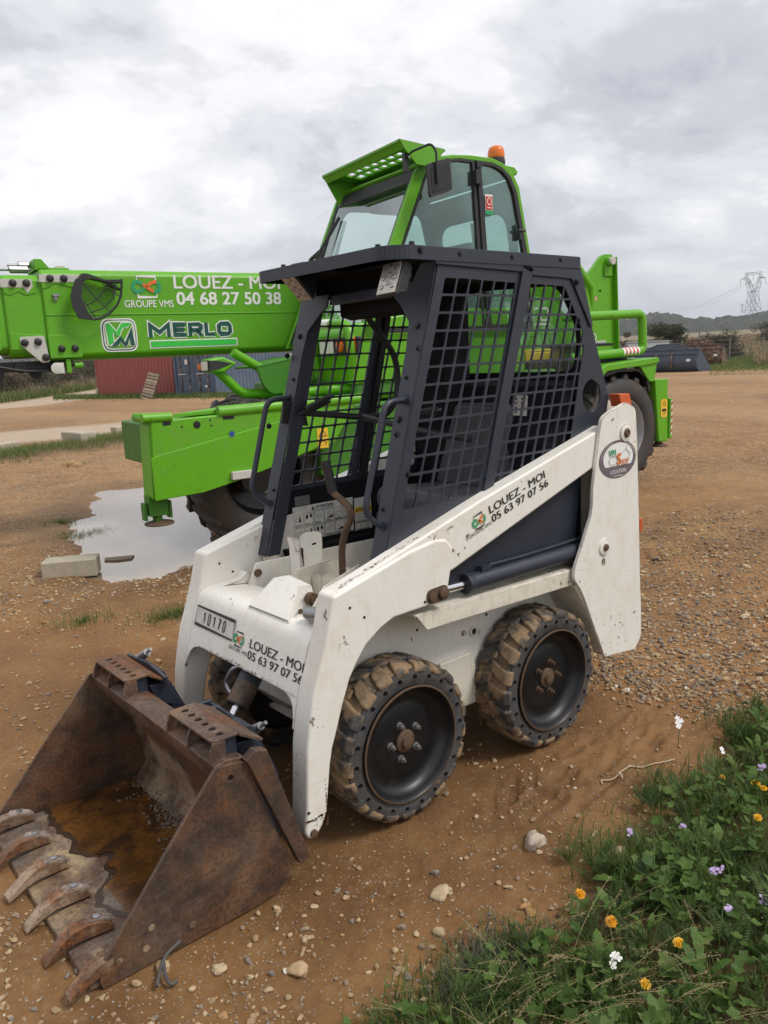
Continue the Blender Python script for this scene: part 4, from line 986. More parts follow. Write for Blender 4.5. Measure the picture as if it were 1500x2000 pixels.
def add_wheel(x, s, rot):
    w = dup(w0, loader); w.location = (x, s*0.4506, 0.2685); w.rotation_euler = (0, rot, 0 if s > 0 else math.pi); return w
w_rear = add_wheel(-0.7213, 1, 0.9)
for ch in w_rear.children:
    if ch.name.startswith('lug_nut'):
        ch.data = ch.data.copy() if ch.data.users > 2 else ch.data
        ch.material_slots[0].link = 'OBJECT'; ch.material_slots[0].material = M['oldbolt']
add_wheel(0, -1, 0.5); add_wheel(-0.7213, -1, 1.4)
ax = MB()
for x in (0, -0.7213): ax.cyl((x, -0.31, 0.2685), (x, 0.31, 0.2685), 0.05)
ax.build('axle', M['black'], loader)

# ---- cab
def post_x(z): return 0.03 - 0.30*(z-0.8)
def window_cells(win, s0, pitch_x, z0, pitch_z, shear=-0.31, bar=0.0037):
    cells = []
    for i in range(-2, 16):
        for j in range(0, 16):
            za, zb = z0+j*pitch_z+bar, z0+(j+1)*pitch_z-bar
            sa, sb = s0-(i+1)*pitch_x+bar, s0-i*pitch_x-bar
            q = [(sa+shear*(za-z0), za), (sb+shear*(za-z0), za), (sb+shear*(zb-z0), zb), (sa+shear*(zb-z0), zb)]
            c = clip_poly(q, win)
            if len(c) >= 3 and abs(area2(c)) > 0.00035: cells.append([tuple(p)[:2] for p in fillet([(x, z) for x, z in c], 0.006, 2, True)])
    return cells
def build_cab():
    W1 = [(-0.283, 1.739), (-0.627, 1.727), (-0.437, 1.022), (-0.063, 1.014)]
    W2 = [(-0.668, 1.727), (-0.897, 1.720), (-1.019, 1.537), (-0.928, 1.163), (-0.888, 1.020), (-0.462, 1.026)]
    W2r = [(-0.668, 1.727), (-0.80, 1.722), (-0.80, 1.02), (-0.462, 1.026)]
    outl = [(0.040, 0.775), (post_x(1.80)+0.0, 1.800), (-0.970, 1.800), (-1.027, 1.658), (-1.170, 1.300), (-1.150, 1.215), (-1.00, 1.10), (-0.945, 0.70), (0.03, 0.70)]
    cabroot = None
    for s in (1, -1):
        b = MB()
        cells = window_cells(W1, -0.063, 0.0592, 1.014, 0.0558) + window_cells(W2 if s == 1 else W2r, -0.462+0.0, 0.0545, 1.020, 0.0545)
        holes = cells + ([circle(-1.059, 1.313, 0.058, 28, 0.063)] if s == 1 else [])
        ys = (0.372, 0.378) if s == 1 else (-0.372, -0.366)
        b.plate(outl, holes, lambda p, t: (p[0], ys[t], p[1]))
        pan = b.build('side_panel', M['navy'], loader, 0, angle=30)
        # raised door strip, top rail, rear edge
        r = MB(); y0, y1 = (0.378, 0.390) if s == 1 else (-0.390, -0.372)
        r.prism([(-0.657, 1.775), (-0.707, 1.763), (-0.488, 1.055), (-0.470, 0.99), (-0.424, 0.99), (-0.436, 1.04)], 1, y0, y1)
        r.prism([(-0.245, 1.79), (-0.245, 1.775), (-0.655, 1.762), (-0.665, 1.79)], 1, y0, y1-0.004*s)
        r.prism([(-0.672, 1.79), (-0.705, 1.752), (-0.93, 1.745), (-1.045, 1.57), (-1.06, 1.575), (-0.985, 1.79)], 1, y0, y1-0.005*s)
        r.build('panel_rib', M['navy'], pan, 0.004)
        bo = MB()
        for (x, z) in ((-0.70, 1.775), (-0.955, 1.735), (-0.165, 1.52), (-0.10, 1.13), (-0.06, 1.26), (-0.98, 1.60), (-1.02, 1.12)):
            bo.bolt((x, y1 if x < -0.6 and x > -0.96 else ys[1] if s == 1 else ys[0], z), (0, s, 0), 0.008, 0.008)
        bo.build('panel_bolt', M['black'], pan)
        # front post: broad face looking forward, flaring into the header
        f = MB()
        def fm(p, t):
            z = p[1]; return (post_x(z) + 0.004*(t*2-1) , s*p[0], z)
        f.plate([(0.372, 0.775), (0.372, 1.80), (0.30, 1.80), (0.27, 1.735), (0.19, 1.735), (0.19, 1.690), (0.228, 1.664), (0.287, 1.605), (0.297, 1.520), (0.297, 1.33), (0.306, 0.85), (0.306, 0.775)], [], fm)
        f.prism([(post_x(0.775)-0.004, 0.775), (post_x(1.8)-0.004, 1.80), (post_x(1.8)-0.06, 1.80), (post_x(0.775)-0.06, 0.775)], 1, s*0.297, s*0.303)
        po = f.build('front_post', M['navy'], loader, 0.003)
        bo = MB()
        for z in (1.59, 1.43, 1.36, 1.30, 1.02): bo.bolt((post_x(z)+0.004, s*(0.335 if z > 1.5 else 0.325), z), (1, 0, 0.3), 0.009 if z in (1.59, 1.30) else 0.005, 0.009)
        bo.build('post_bolt', M['black'], po)
        # grab handle
        h = MB()
        p0, p1 = Vector((post_x(1.361), s*0.337, 1.361)), Vector((post_x(0.966), s*0.335, 0.966)); off = Vector((0.11, 0.012*s, 0.0))
        h.tube(fillet([p0, p0+off*0.85+Vector((0, 0, 0.0)), p1+off*0.72+Vector((0.0, 0, 0.055)), p1], [0, .04, .04, 0], 6), 0.0105, 12)
        h.cyl(p0-Vector((0.002, 0, 0)), p0+Vector((0.007, 0, 0.002)), 0.017); h.cyl(p1-Vector((0.002, 0, 0)), p1+Vector((0.007, 0, 0.002)), 0.017)
        h.build('grab_handle', M['navy'], loader)
        ft = MB(); ft.cyl((0.0, s*0.33, 0.752), (0.0, s*0.33, 0.778), 0.032); ft.build('mount_pad', M['white_dirty'], po)
    # header, roof, visor
    hd = MB()
    hd.prism([(post_x(1.80)-0.05, 1.80), (post_x(1.72)-0.05, 1.72), (post_x(1.72)-0.07, 1.72), (post_x(1.80)-0.07, 1.80)], 1, -0.296, 0.296)
    hdo = hd.build('header', M['navy_shade'], loader, 0.004)
    hb_ = MB(); hb_.prism([(post_x(1.73)-0.004, 1.73), (post_x(1.695)-0.004, 1.695), (post_x(1.695)-0.045, 1.695), (post_x(1.73)-0.045, 1.73)], 1, -0.19, 0.19); hb_.build('cross_bar', M['navy'], hdo, 0.004)
    hc = MB(); hc.prism([(-0.33, 1.79), (-0.33, 1.655), (-0.38, 1.64), (-0.42, 1.79)], 1, -0.24, 0.20); hc.build('header_box', M['navy_shade'], hdo, 0.004)
    rf = MB()
    top = fillet([(-0.065, -0.372), (-0.065, 0.33), (-0.118, 0.385), (-0.975, 0.385), (-0.985, 0.375), (-0.985, -0.372)], [.015, .03, .03, .01, .01, .01], 4, True)
    slot = []
    for i in range(13):          # open expanded-metal band in the visor
        for j in range(4):
            cx, cy = -0.225 + j*0.026, -0.02 + i*0.0285 + (0.014 if j % 2 else 0)
            if cy < 0.33: slot.append([(cx-0.0215, cy), (cx, cy-0.0115), (cx+0.0215, cy), (cx, cy+0.0115)])
    rf.plate(top, slot, lambda p, t: (p[0], p[1], 1.819 + 0.006*t + 0.004*math.sin((p[0]+1)*2.2)))
    ro = rf.build('roof', M['navy'], loader, 0, angle=30)
    rim = MB()
    for a, b in zip(top, top[1:]+top[:1]):
        a, b = Vector((a[0], a[1])), Vector((b[0], b[1])); d = (b-a)
        if d.length < 1e-6: continue
        zz = 0.036
        za = 1.819 + 0.004*math.sin((a.x+1)*2.2); zb = 1.819 + 0.004*math.sin((b.x+1)*2.2)
        nx = Vector((d.y, -d.x)).normalized()*0.004
        rim.add([(a.x, a.y, za-zz), (b.x, b.y, zb-zz), (b.x, b.y, zb+0.005), (a.x, a.y, za+0.005), (a.x+nx.x, a.y+nx.y, za-zz), (b.x+nx.x, b.y+nx.y, zb-zz), (b.x+nx.x, b.y+nx.y, zb+0.004), (a.x+nx.x, a.y+nx.y, za+0.004)],
                [(0, 1, 2, 3), (7, 6, 5, 4), (0, 4, 5, 1), (3, 2, 6, 7)])
    rim.build('roof_edge', M['navy'], ro, 0)
    un = MB(); un.box(-0.255, -0.08, -0.36, -0.06, 1.800, 1.806); un.box(-0.98, -0.31, -0.366, 0.366, 1.78, 1.81); un.box(-0.31, -0.255, -0.366, 0.366, 1.795, 1.803)
    un.build('roof_lining', M['navy_shade'], ro)
    bo = MB()
    for (x, y) in ((-0.095, -0.25), (-0.10, 0.28), (-0.16, 0.37)): bo.bolt((x, y, 1.829), (0, 0, 1), 0.009, 0.012)
    for x in (-0.35, -0.60, -0.86): bo.bolt((x, 0.3885, 1.81), (0, 1, 0), 0.006, 0.006)
    bo.bolt((-0.18, 0.3885, 1.815), (0, 1, 0), 0.009, 0.009)
    bo.build('roof_bolt', M['black'], ro)
    # work lamps under the visor
    for (C, X, Y) in (((-0.105, 0.325, 1.733), (-0.15, 0.92, 0.05), (-0.40, -0.33, 0.85)), ((-0.105, -0.185, 1.753), (-0.05, 1, 0.0), (0.42, -0.46, 0.42))):
        C, X, Y = Vector(C), Vector(X).normalized(), Vector(Y); Y = (Y - X*Y.dot(X)).normalized(); Nn = X.cross(Y)
        if Nn.x < 0: Nn = -Nn
        hw, hh = 0.043, 0.058
        bx = MB()
        f0 = [C + X*a*hw + Y*b_*hh for a, b_ in ((-1, -1), (1, -1), (1, 1), (-1, 1))]; f1 = [C + X*a*hw*0.9 + Y*b_*hh*0.75 - Nn*0.055 + Vector((0, 0, 0.02)) for a, b_ in ((-1, -1), (1, -1), (1, 1), (-1, 1))]
        bx.add(f0+f1, [(0, 1, 2, 3), (7, 6, 5, 4)] + [(i, (i+1) % 4, 4+(i+1) % 4, 4+i) for i in range(4)])
        bx.box(C.x-0.075, C.x-0.045, C.y-0.02, C.y+0.02, C.z+0.0, 1.805)
        lo = bx.build('work_lamp', M['plastic'], loader, 0.004)
        ln = MB(); ln.obox(C - X*hw*0.86 - Y*hh*0.90 + Nn*0.0005, X*hw*1.72, Y*hh*1.80, Nn*0.005); ln.build('lamp_lens', M['lens'], lo, 0.001)
        ld = MB()
        for i in range(3):
            for j in range(3):
                q = C + X*hw*(-0.5+0.5*i) + Y*hh*(-0.5+0.52*j + (0.2 if i == 1 else 0))
                ld.lathe([(0.0085, 0.0), (0.0075, 0.003), (0.0, 0.0045)], q + Nn*0.0055, Nn, 14)
        ld.build('lamp_reflector', M['zinc'], lo)
    # rear wall with window
    rw = MB()
    hole = fillet([(-0.30, 1.41), (0.335, 1.41), (0.355, 1.56), (0.26, 1.735), (-0.15, 1.75), (-0.30, 1.72)], [.05, .04, .06, .05, .05, .05], 5, True)
    rw.plate([(-0.366, 0.70), (0.366, 0.70), (0.366, 1.79), (-0.366, 1.79)], [hole], lambda p, t: (-1.0 - 0.008*t, p[0], p[1]))
    rwo = rw.build('rear_wall', M['navy_shade'], loader, 0.002)
    gl = MB(); gl.plate([(-0.33, 1.39), (0.362, 1.39), (0.362, 1.76), (-0.33, 1.76)], [], lambda p, t: (-1.012 - 0.003*t, p[0], p[1])); gl.build('rear_window', M['rearglass'], rwo)
    col = MB(); col.box(-0.99, -0.82, -0.362, -0.20, 0.78, 1.79); col.box(-0.99, -0.80, -0.362, 0.362, 0.78, 1.15); col.prism([(-0.8, 1.15), (-0.99, 1.15), (-0.99, 1.38), (-0.93, 1.36)], 1, -0.362, 0.362)
    col.build('rear_column', M['navy_shade'], rwo, 0.01)
    iw = MB(); iw.prism([(0.02, 0.775), (-0.045, 1.0), (-0.80, 1.0), (-0.80, 0.775)], 1, -0.3655, -0.3600); iw.prism([(-0.10, 0.66), (-0.99, 0.66), (-0.99, 0.775), (-0.07, 0.775)], 1, -0.36, -0.30)
    ipan = iw.build('inner_panel', M['navy_shade'], loader, 0.003)
    br = MB(); br.prism([(-0.664, 1.70), (-0.690, 1.70), (-0.500, 1.0), (-0.462, 1.0)], 1, -0.362, -0.352); br.build('inner_strip', M['black'], ipan)
    tg = MB(); tg.box(-0.7995, -0.797, 0.195, 0.262, 1.045, 1.115)
    D = Decal((-0.79, 0.215, 1.255), (0.05, 1, 0), (-0.1, 0, 1)); tg = MB(); D.rect(tg, 0, 0, 0.07, 0.076); to = tg.build('cab_sticker', M['sticker'], rwo, recalc=False, smooth=False)
    tk = MB()
    for i in range(4):
        for j in range(2): D.rect(tk, 0.008+j*0.03, 0.008+i*0.017, 0.018+j*0.03, 0.016+i*0.017, 2)
        D.rect(tk, 0.006, 0.0195+i*0.017, 0.062, 0.0205+i*0.017, 2)
    tk.build('sticker_print', M['ink'], to, recalc=False, smooth=False)
    # stickers on the inner right panel
    def sticker(x0, x1, z0, z1, header, cols, name, hm=None):
        D = Decal((x0, -0.3598, z0), (-1, 0, 0), (0, 0, 1)); w, h = x0-x1, z1-z0
        b = MB(); D.rect(b, 0, 0, w, h); so = b.build(name, M['sticker'], ipan, recalc=False, smooth=False)
        t = MB(); rnd = random.Random(5)
        hb = h*0.80
        if hm:
            y = MB(); D.rect(y, 0, h*0.55, w, h*0.72, 2); y.build('warning_band', hm, so, recalc=False, smooth=False)
            D.text(t, header, w*0.22, h*0.585, w*0.72, h*0.10, 0.012, 3); D.poly(t, [(w*.05, h*.58), (w*.19, h*.58), (w*.12, h*.695)], 3); hb = h*0.50
        else:
            D.poly(t, [(w*.30, h*.855), (w*.35, h*.855), (w*.325, h*.96)], 2); D.text(t, header, w*0.365, h*0.865, w*0.30, h*0.085, 0.012, 2); D.rect(t, w*.30, h*.825, w*.66, h*.838, 2)
        for r_ in range(2):
            for c_ in range(cols):
                x, y_ = c_*w/cols, r_*hb/2; cw, rh = w/cols, hb/2
                D.line(t, [(x+.002, y_+.002), (x+cw-.002, y_+.002), (x+cw-.002, y_+rh-.002), (x+.002, y_+rh-.002)], 0.0012, 2, True)
                for l_ in range(3): D.rect(t, x+cw*.1, y_+rh*(.08+.06*l_), x+cw*(.1+rnd.uniform(.5, .8)), y_+rh*(.105+.06*l_), 2)
                kind = (r_*cols+c_) % 5
                if kind == 0: D.line(t, [(x+cw*.3, y_+rh*.4), (x+cw*.3, y_+rh*.7), (x+cw*.5, y_+rh*.62), (x+cw*.7, y_+rh*.7), (x+cw*.7, y_+rh*.4), (x+cw*.5, y_+rh*.33)], 0.0012, 2, True)
                elif kind == 1: D.poly(t, circle(x+cw*.62, y_+rh*.75, cw*.08, 10, rh*.07), 2); D.poly(t, [(x+cw*.5, y_+rh*.38), (x+cw*.75, y_+rh*.38), (x+cw*.7, y_+rh*.66), (x+cw*.55, y_+rh*.66)], 2); D.line(t, circle(x+cw*.28, y_+rh*.55, cw*.14, 12, rh*.16), 0.0015, 2, True)
                elif kind == 2: D.poly(t, circle(x+cw*.3, y_+rh*.68, cw*.12, 8, rh*.18), 2); D.poly(t, circle(x+cw*.7, y_+rh*.72, cw*.12, 8, rh*.16), 2)
                elif kind == 3: D.line(t, circle(x+cw*.5, y_+rh*.6, cw*.24, 12, rh*.2), 0.0012, 2, True); D.line(t, [(x+cw*.3, y_+rh*.5), (x+cw*.7, y_+rh*.72)], 0.0014, 2)
                else: D.poly(t, [(x+cw*.2, y_+rh*.32), (x+cw*.85, y_+rh*.32), (x+cw*.85, y_+rh*.55)], 2); D.line(t, circle(x+cw*.45, y_+rh*.66, cw*.12, 10, rh*.12), 0.0012, 2, True)
        t.build('sticker_print', M['ink'], so, recalc=False, smooth=False)
    sticker(-0.130, -0.429, 0.790, 0.932, 'ATTENTION', 6, 'warning_sticker')
    sticker(-0.436, -0.526, 0.784, 0.924, 'ATTENTION', 1, 'caution_sticker', M['yellow'])
    D = Decal((-0.143, -0.3598, 0.934), (-1, 0, 0), (0, 0, 1)); sp = MB(); D.rect(sp, 0, 0, 0.072, 0.039); spo = sp.build('grey_plate', M['zinc'], ipan, recalc=False, smooth=False)
    # seat
    st = MB(); st.prism(fillet([(-0.42, 0.93), (-0.44, 0.99), (-0.80, 0.965), (-0.80, 0.88), (-0.46, 0.88)], .03, 4, True), 1, -0.21, 0.21); so = st.build('seat', M['seat'], loader, 0.03, 4)
    sb = MB()
    sb.add([(-0.75, -0.21, 0.95), (-0.75, 0.21, 0.95), (-0.83, 0.15, 1.30), (-0.83, -0.15, 1.30), (-0.84, -0.21, 0.95), (-0.84, 0.21, 0.95), (-0.885, 0.15, 1.29), (-0.885, -0.15, 1.29)], [(0, 1, 2, 3), (7, 6, 5, 4), (0, 4, 5, 1), (1, 5, 6, 2), (2, 6, 7, 3), (3, 7, 4, 0)])
    sb.build('seat_back', M['seat'], so, 0.035, 4)
    sbse = MB(); sbse.box(-0.80, -0.45, -0.24, 0.24, 0.60, 0.88); sbse.build('seat_base', M['black'], so, 0.01)
    # seat bar, spring, levers
    bar = MB()
    bar.tube(fillet([(-0.43, -0.25, 1.73), (-0.47, -0.25, 1.655), (-0.60, -0.25, 1.51), (-0.618, -0.25, 1.42), (-0.600, -0.25, 1.32), (-0.545, -0.25, 1.265), (-0.40, -0.22, 1.27), (-0.16, -0.30, 1.305)], .05, 5), 0.0125, 12)
    bar.tube(fillet([(-0.40, -0.22, 1.27), (-0.40, 0.20, 1.22), (-0.47, 0.30, 1.20)], .05, 5), 0.0125, 12)
    bar.prism([(-0.10, 1.36), (-0.19, 1.31), (-0.20, 1.25), (-0.08, 1.27)], 1, -0.325, -0.312)
    bo = bar.build('safety_bar', M['black'], loader)
    for (a, b, s) in (((-0.150, -0.25, 1.312), (-0.262, -0.25, 1.352), 0), ((-0.20, 0.28, 1.30), (-0.32, 0.28, 1.31), 1)):
        a, b = Vector(a), Vector(b); d = b-a; X = Vector((0, 1, 0)); Y = d.normalized().cross(X); P = []
        for k in range(15*8+1):
            q = k/(15*8); P.append(a + d*q + (X*math.cos(k*math.pi/4) + Y*math.sin(k*math.pi/4))*0.015)
        sp = MB(); sp.tube(P, 0.003, 6); sp.cyl(a-d*0.25, a, 0.006); sp.cyl(b, b+d*0.2, 0.006); sp.build('gas_spring', M['black'], bo)
    for s in (1,):
        lv = MB()
        pts = [(-0.05, 0.060, 0.715), (-0.05, 0.066, 0.857), (-0.05, 0.096, 0.920), (-0.05, 0.131, 0.962), (-0.05, 0.126, 1.002), (-0.05, 0.072, 1.027), (-0.05, 0.035, 1.043)]
        lv.tube(fillet(pts, .03, 5), 0.0125, 12); lo = lv.build('steering_lever', M['oldbolt'] if s == 1 else M['black'], loader)
        gp = MB(); e = Vector(pts[-1]); gp.lathe([(0, 0), (0.016, 0), (0.0175, 0.004), (0.0165, 0.10), (0.019, 0.106), (0.019, 0.114), (0, 0.116)], e, (0.02, -0.30*s, 1), 16); gp.build('lever_grip', M['plastic'], lo)
    return
build_cab()

# ---- tilt cylinder and quick coupler
def build_coupler():
    c = MB(); a, b = Vector((0.150, -0.054, 0.620)), Vector((0.378, 0.013, 0.388)); c.cyl(a, b, 0.040, n=26)
    c.cyl(b, b+(b-a).normalized()*0.004, 0.037)
    cy = c.build('tilt_cylinder', M['navy'], loader)
    rb = MB(); d = (b-a).normalized(); rb.cyl(b-d*0.075, b-d*0.0005, 0.0406, n=26); rb.build('cylinder_end', M['rust'], cy)
    r = MB(); r.cyl(b, b+d*0.12, 0.013); r.build('piston_rod', M['chrome'], cy)
    h = MB(); h.tube(fillet([(0.30, -0.02, 0.50), (0.345, -0.05, 0.495), (0.36, -0.10, 0.425), (0.362, -0.04, 0.395)], .04, 6), 0.0085, 10); h.build('hydraulic_hose', M['zinc'], cy)
    k = MB()
    for s in (1, -1):
        k.prism([(0.44, 0.07), (0.40, 0.13), (0.43, 0.30), (0.505, 0.47), (0.585, 0.49), (0.50, 0.10)], 1, s*0.29-0.035*s, s*0.335)
        k.box(0.45, 0.50, s*0.03 - 0.01, s*0.03+0.01, 0.28, 0.42)
    k.cyl((0.392, -0.34, 0.121), (0.392, 0.34, 0.121), 0.03)
    k.prism([(0.445, 0.10), (0.515, 0.36), (0.53, 0.355), (0.462, 0.095)], 1, -0.33, 0.33)
    for s in (1, -1): k.prism([(0.48, 0.36), (0.575, 0.40), (0.598, 0.47), (0.53, 0.46)], 1, s*0.17, s*0.40)
    kc = k.build('quick_coupler', M['navy'], loader, 0.004)
    for (p, q) in (((0.46, -0.009, 0.405), (0.46, 0.235, 0.378)), ((0.55, -0.45, 0.480), (0.55, -0.14, 0.485))):
        l = MB(); p, q = Vector(p), Vector(q); mid = p.lerp(q, 0.60) + Vector((0, 0, 0.014))
        l.bar(p, mid, 0.012, 0.028); l.bar(mid, q-Vector((0, 0, 0.004)), 0.012, 0.028); l.build('locking_lever', M['navy'], kc, 0.002)
        s = MB(); e = (q if p.y > -0.2 else p.lerp(q, 0.28)) + Vector((-0.01, -0.01, 0.012)); dd = Vector((-0.2, 0.75, 0.55)).normalized()
        for i in range(5): s.cyl(e+dd*0.012*i, e+dd*(0.012*i+0.007), 0.017-0.001*i)
        s.cyl(e, e+dd*0.082, 0.006); s.build('lever_spring', M['zinc'], kc)
build_coupler()

# ---- bucket
def build_bucket():
    b = MB()
    prof = [(1.050, 0.006), (0.62, 0.004), (0.56, 0.012), (0.525, 0.035), (0.512, 0.065), (0.515, 0.10), (0.60, 0.395), (0.625, 0.44),
            (0.636, 0.432), (0.612, 0.390), (0.533, 0.11), (0.530, 0.075), (0.540, 0.050), (0.568, 0.026), (0.62, 0.016), (1.050, 0.017)]
    b.prism(prof, 1, -0.455, 0.455)
    bk = b.build('bucket', M['rust_dust'], loader, 0.002, label='rusty toothed bucket with brown water on its floor')
    sp = [(0.692, 0.457), (0.603, 0.444), (0.547, 0.263), (0.493, 0.104), (0.489, 0.075), (0.494, 0.050), (0.512, 0.029), (0.545, 0.013), (0.617, 0.004), (0.751, 0.002), (0.875, 0.002), (1.046, 0.001), (1.052, 0.03), (1.038, 0.069), (0.845, 0.290)]
    sp = [tuple(p[:2]) for p in fillet(sp, [.008, .012, .002, .02, .01, .01, .01, .01, 0, 0, 0, .008, .012, .01, .004], 3, True)]
    for s in (1, -1):
        c = MB(); c.plate(sp, [circle(0.653, 0.413, 0.010, 12), ], lambda p, t: (p[0], s*(0.4555 + 0.010*t), p[1]))
        so = c.build('side_plate', M['rust'], bk, 0.0015)
        k = MB(); k.prism([(0.612, 0.452), (0.580, 0.472), (0.545, 0.462), (0.428, 0.079), (0.466, 0.074), (0.600, 0.430)], 1, s*0.452, s*0.482); k.build('corner_bar', M['rust'], bk, 0.003)
        d = MB()
        for (x, z) in ((0.672, 0.418), (0.80, 0.048), (0.93, 0.05), (1.0, 0.052), (0.91, 0.10)): d.lathe([(0.009, 0), (0.0085, 0.0012), (0, 0.0014)], (x, s*0.4655, z), (0, s, 0), 14)
        d.build('plug_weld', M['lip'], so)
    ce = MB(); ce.prism([(1.075, 0.004), (0.86, 0.0165), (0.865, 0.0205), (1.0, 0.0255), (1.072, 0.016)], 1, -0.454, 0.454); ce.build('cutting_edge', M['lip'], bk, 0.002)
    bb = MB(); bb.prism([(0.600, 0.452), (0.655, 0.462), (0.690, 0.452), (0.672, 0.400), (0.640, 0.352), (0.618, 0.36), (0.640, 0.41), (0.62, 0.44)], 1, -0.454, 0.454); bb.build('top_bar', M['rust_red'], bk, 0.004)
    for (y0, y1) in ((0.155, 0.428), (-0.428, -0.160)):
        m = MB()
        hl = [circle(0.640, y0 + (y1-y0)*(0.12+0.76*i/5), 0.012, 14) for i in range(6)]
        m.plate(fillet([(0.600, y0), (0.668, y0), (0.678, y0+.012), (0.678, y1-.012), (0.668, y1), (0.600, y1)], [0, .005, .01, .01, .005, 0], 3, True), hl, lambda p, t: (p[0], p[1], 0.506 + 0.006*t - 0.10*max(0, p[0]-0.66)))
        m.prism([(0.600, 0.506), (0.535, 0.468), (0.530, 0.474), (0.597, 0.5125)], 1, y0-0.01, y1+0.01)
        mo = m.build('mounting_bracket', M['rust_red'], bk, 0.0015)
        for ya, yb in ((y0, y0+0.008), (y1-0.008, y1), ((y0+y1)/2-0.004, (y0+y1)/2+0.004)):
            g = MB(); g.prism([(0.676, 0.506), (0.688, 0.48), (0.692, 0.45), (0.680, 0.435), (0.655, 0.448), (0.640, 0.47), (0.64, 0.505)], 1, ya, yb); g.build('bracket_rib', M['rust_red'], mo, 0.0015)
        f = MB(); f.prism([(0.602, 0.44), (0.642, 0.455), (0.645, 0.504), (0.602, 0.504)], 1, y0+0.01, y1-0.01); f.build('coupler_wedge', M['navy'], mo)
    for i, y in enumerate((-0.415, -0.240, -0.063, 0.112, 0.286, 0.447)):
        rnd = random.Random(i)
        t = MB(); w = 0.0195
        pr = [(0.948, 0.030), (0.958, 0.052), (0.980, 0.066), (1.010, 0.074), (1.045, 0.072), (1.080, 0.056), (1.128+rnd.uniform(-.006, .006), 0.018), (1.132, 0.004), (1.085, 0.026), (1.05, 0.036), (1.0, 0.033)]
        t.prism(pr, 1, y-w, y+w)
        tt = t.build('tooth', M['tooth'], bk, 0.003, 2)
        tt.data.transform(Matrix.Translation((1.04, y, 0)) @ Matrix.Rotation(rnd.uniform(-.08, .08), 4, 'Z') @ Matrix.Translation((-1.04, -y, 0)))
        p = MB(); p.lathe([(0.010, 0), (0.010, 0.004), (0.0, 0.006)], (0.990, y+0.004, 0.0745), (-0.05, 0, 1), 12); p.build('tooth_bolt', M['zinc'], tt)
        p2 = MB(); p2.prism([(0.943, 0.048), (0.955, 0.060), (0.978, 0.0715), (1.012, 0.0795), (1.020, 0.073), (0.965, 0.054)], 1, y-w*0.8, y+w*0.8); p2.build('tooth_adapter', M['adapter'], tt, 0.002)
build_bucket()
# rusty water standing in the bucket
def build_bucket_water():
    t = NT('rusty_standing_water'); n = t.noise(6, 5, 0.6, 0.8); f = t.noise(50, 4)
    c = t.mix(t.ss(n, 0.36, 0.62), (0.050, 0.024, 0.010), (0.150, 0.062, 0.013)); c = t.mix(t.math('MULTIPLY', t.ss(f, 0.5, 0.62), 0.5), c, (0.045, 0.024, 0.012)); c = t.mix(t.ss(t.noise(3.3, 3, off=(2, 6, 1)), 0.56, 0.68), c, (0.10, 0.075, 0.05))
    m = t.done(c, t.math('ADD', 0.10, t.math('MULTIPLY', n, 0.12)), 0, 0.5)
    pts = []
    for k in range(161):
        y = -0.452 + 0.904*k/160
        x = 0.872 + 0.115*(fbm(np.array(y+3.1), np.array(1.7), 5.5, 4, 77, 0.55)-0.5)*2 + 0.02*math.sin(y*7)
        pts.append((min(x, 0.975), y))
    vs = [(x, y, 0.0218) for x, y in pts] + [(0.562, 0.452, 0.0218), (0.562, -0.452, 0.0218)]
    b = MB(); b.add(vs, [tuple(range(len(vs)))]); o = b.build('rusty_water', m, None, smooth=False); struct(o)
    # dark wet margin left by the water, and dirt settled against the back sheet
    q = []
    for i, (x, y) in enumerate(pts): q.append((min(x + 0.012 + 0.012*abs(math.sin(y*31)), 0.99), y))
    w = MB(); n_ = len(pts); fl = lambda x: 0.0170 if x < 0.862 else 0.0205+(x-0.865)*0.037
    w.add([(x, y, fl(x)+0.0016) for x, y in pts] + [(x, y, fl(x)+0.0012) for x, y in q], [(i, i+1, n_+i+1, n_+i) for i in range(n_-1)])
    struct(w.build('wet_margin', plain('wet_rust_silt', (0.045, 0.026, 0.015), 0.3, 0, 0.4, 60, 0.1), None, smooth=False))
    n = 1500; X = 0.545 + np.abs(rng.normal(0, 0.055, n)); Y = rng.uniform(-0.44, 0.44, n); k = rng.uniform(0, 1, n) < 0.25 + 0.75*(fbm(X, Y, 7, 2, 5) > 0.5); X, Y = X[k], Y[k]; n = len(X)
    o = scatter_stones('settled_dirt', np.stack([X, Y, 0.022 + 0.12*np.maximum(0, 0.575-X)], 1), rng.uniform(0.002, 0.0075, n), 1, rng.uniform(0, 0.10, n)); struct(o, 'stuff')
build_bucket_water()
# ================================================================== the large green telehandler (local u forward, v to its left, z up)
ROT = R(-6.3)
RU, RV = Vector((math.cos(ROT), math.sin(ROT), 0)), Vector((-math.sin(ROT), math.cos(ROT), 0))
RO = RU*-3.3 + RV*-4.45
roto = thing('telehandler', 'large green rotating telehandler with its boom lowered, parked behind the small white loader', 'telehandler', RO, ROT)
_c = CAM_POS - RO
CL = Vector((_c.dot(RU), _c.dot(RV), _c.z))          # where the measurements of its sides were taken from
def rs(u, z, v1, v2):
    """a measured point of the plane v1 carried to the plane v2"""
    k = (v2-CL.y)/(v1-CL.y)
    return (CL.x + (u-CL.x)*k, CL.z + (z-CL.z)*k)
VB = -0.42                                            # near face of the boom
def bm_(u, z, v=-0.10): return rs(u, z, v, VB)

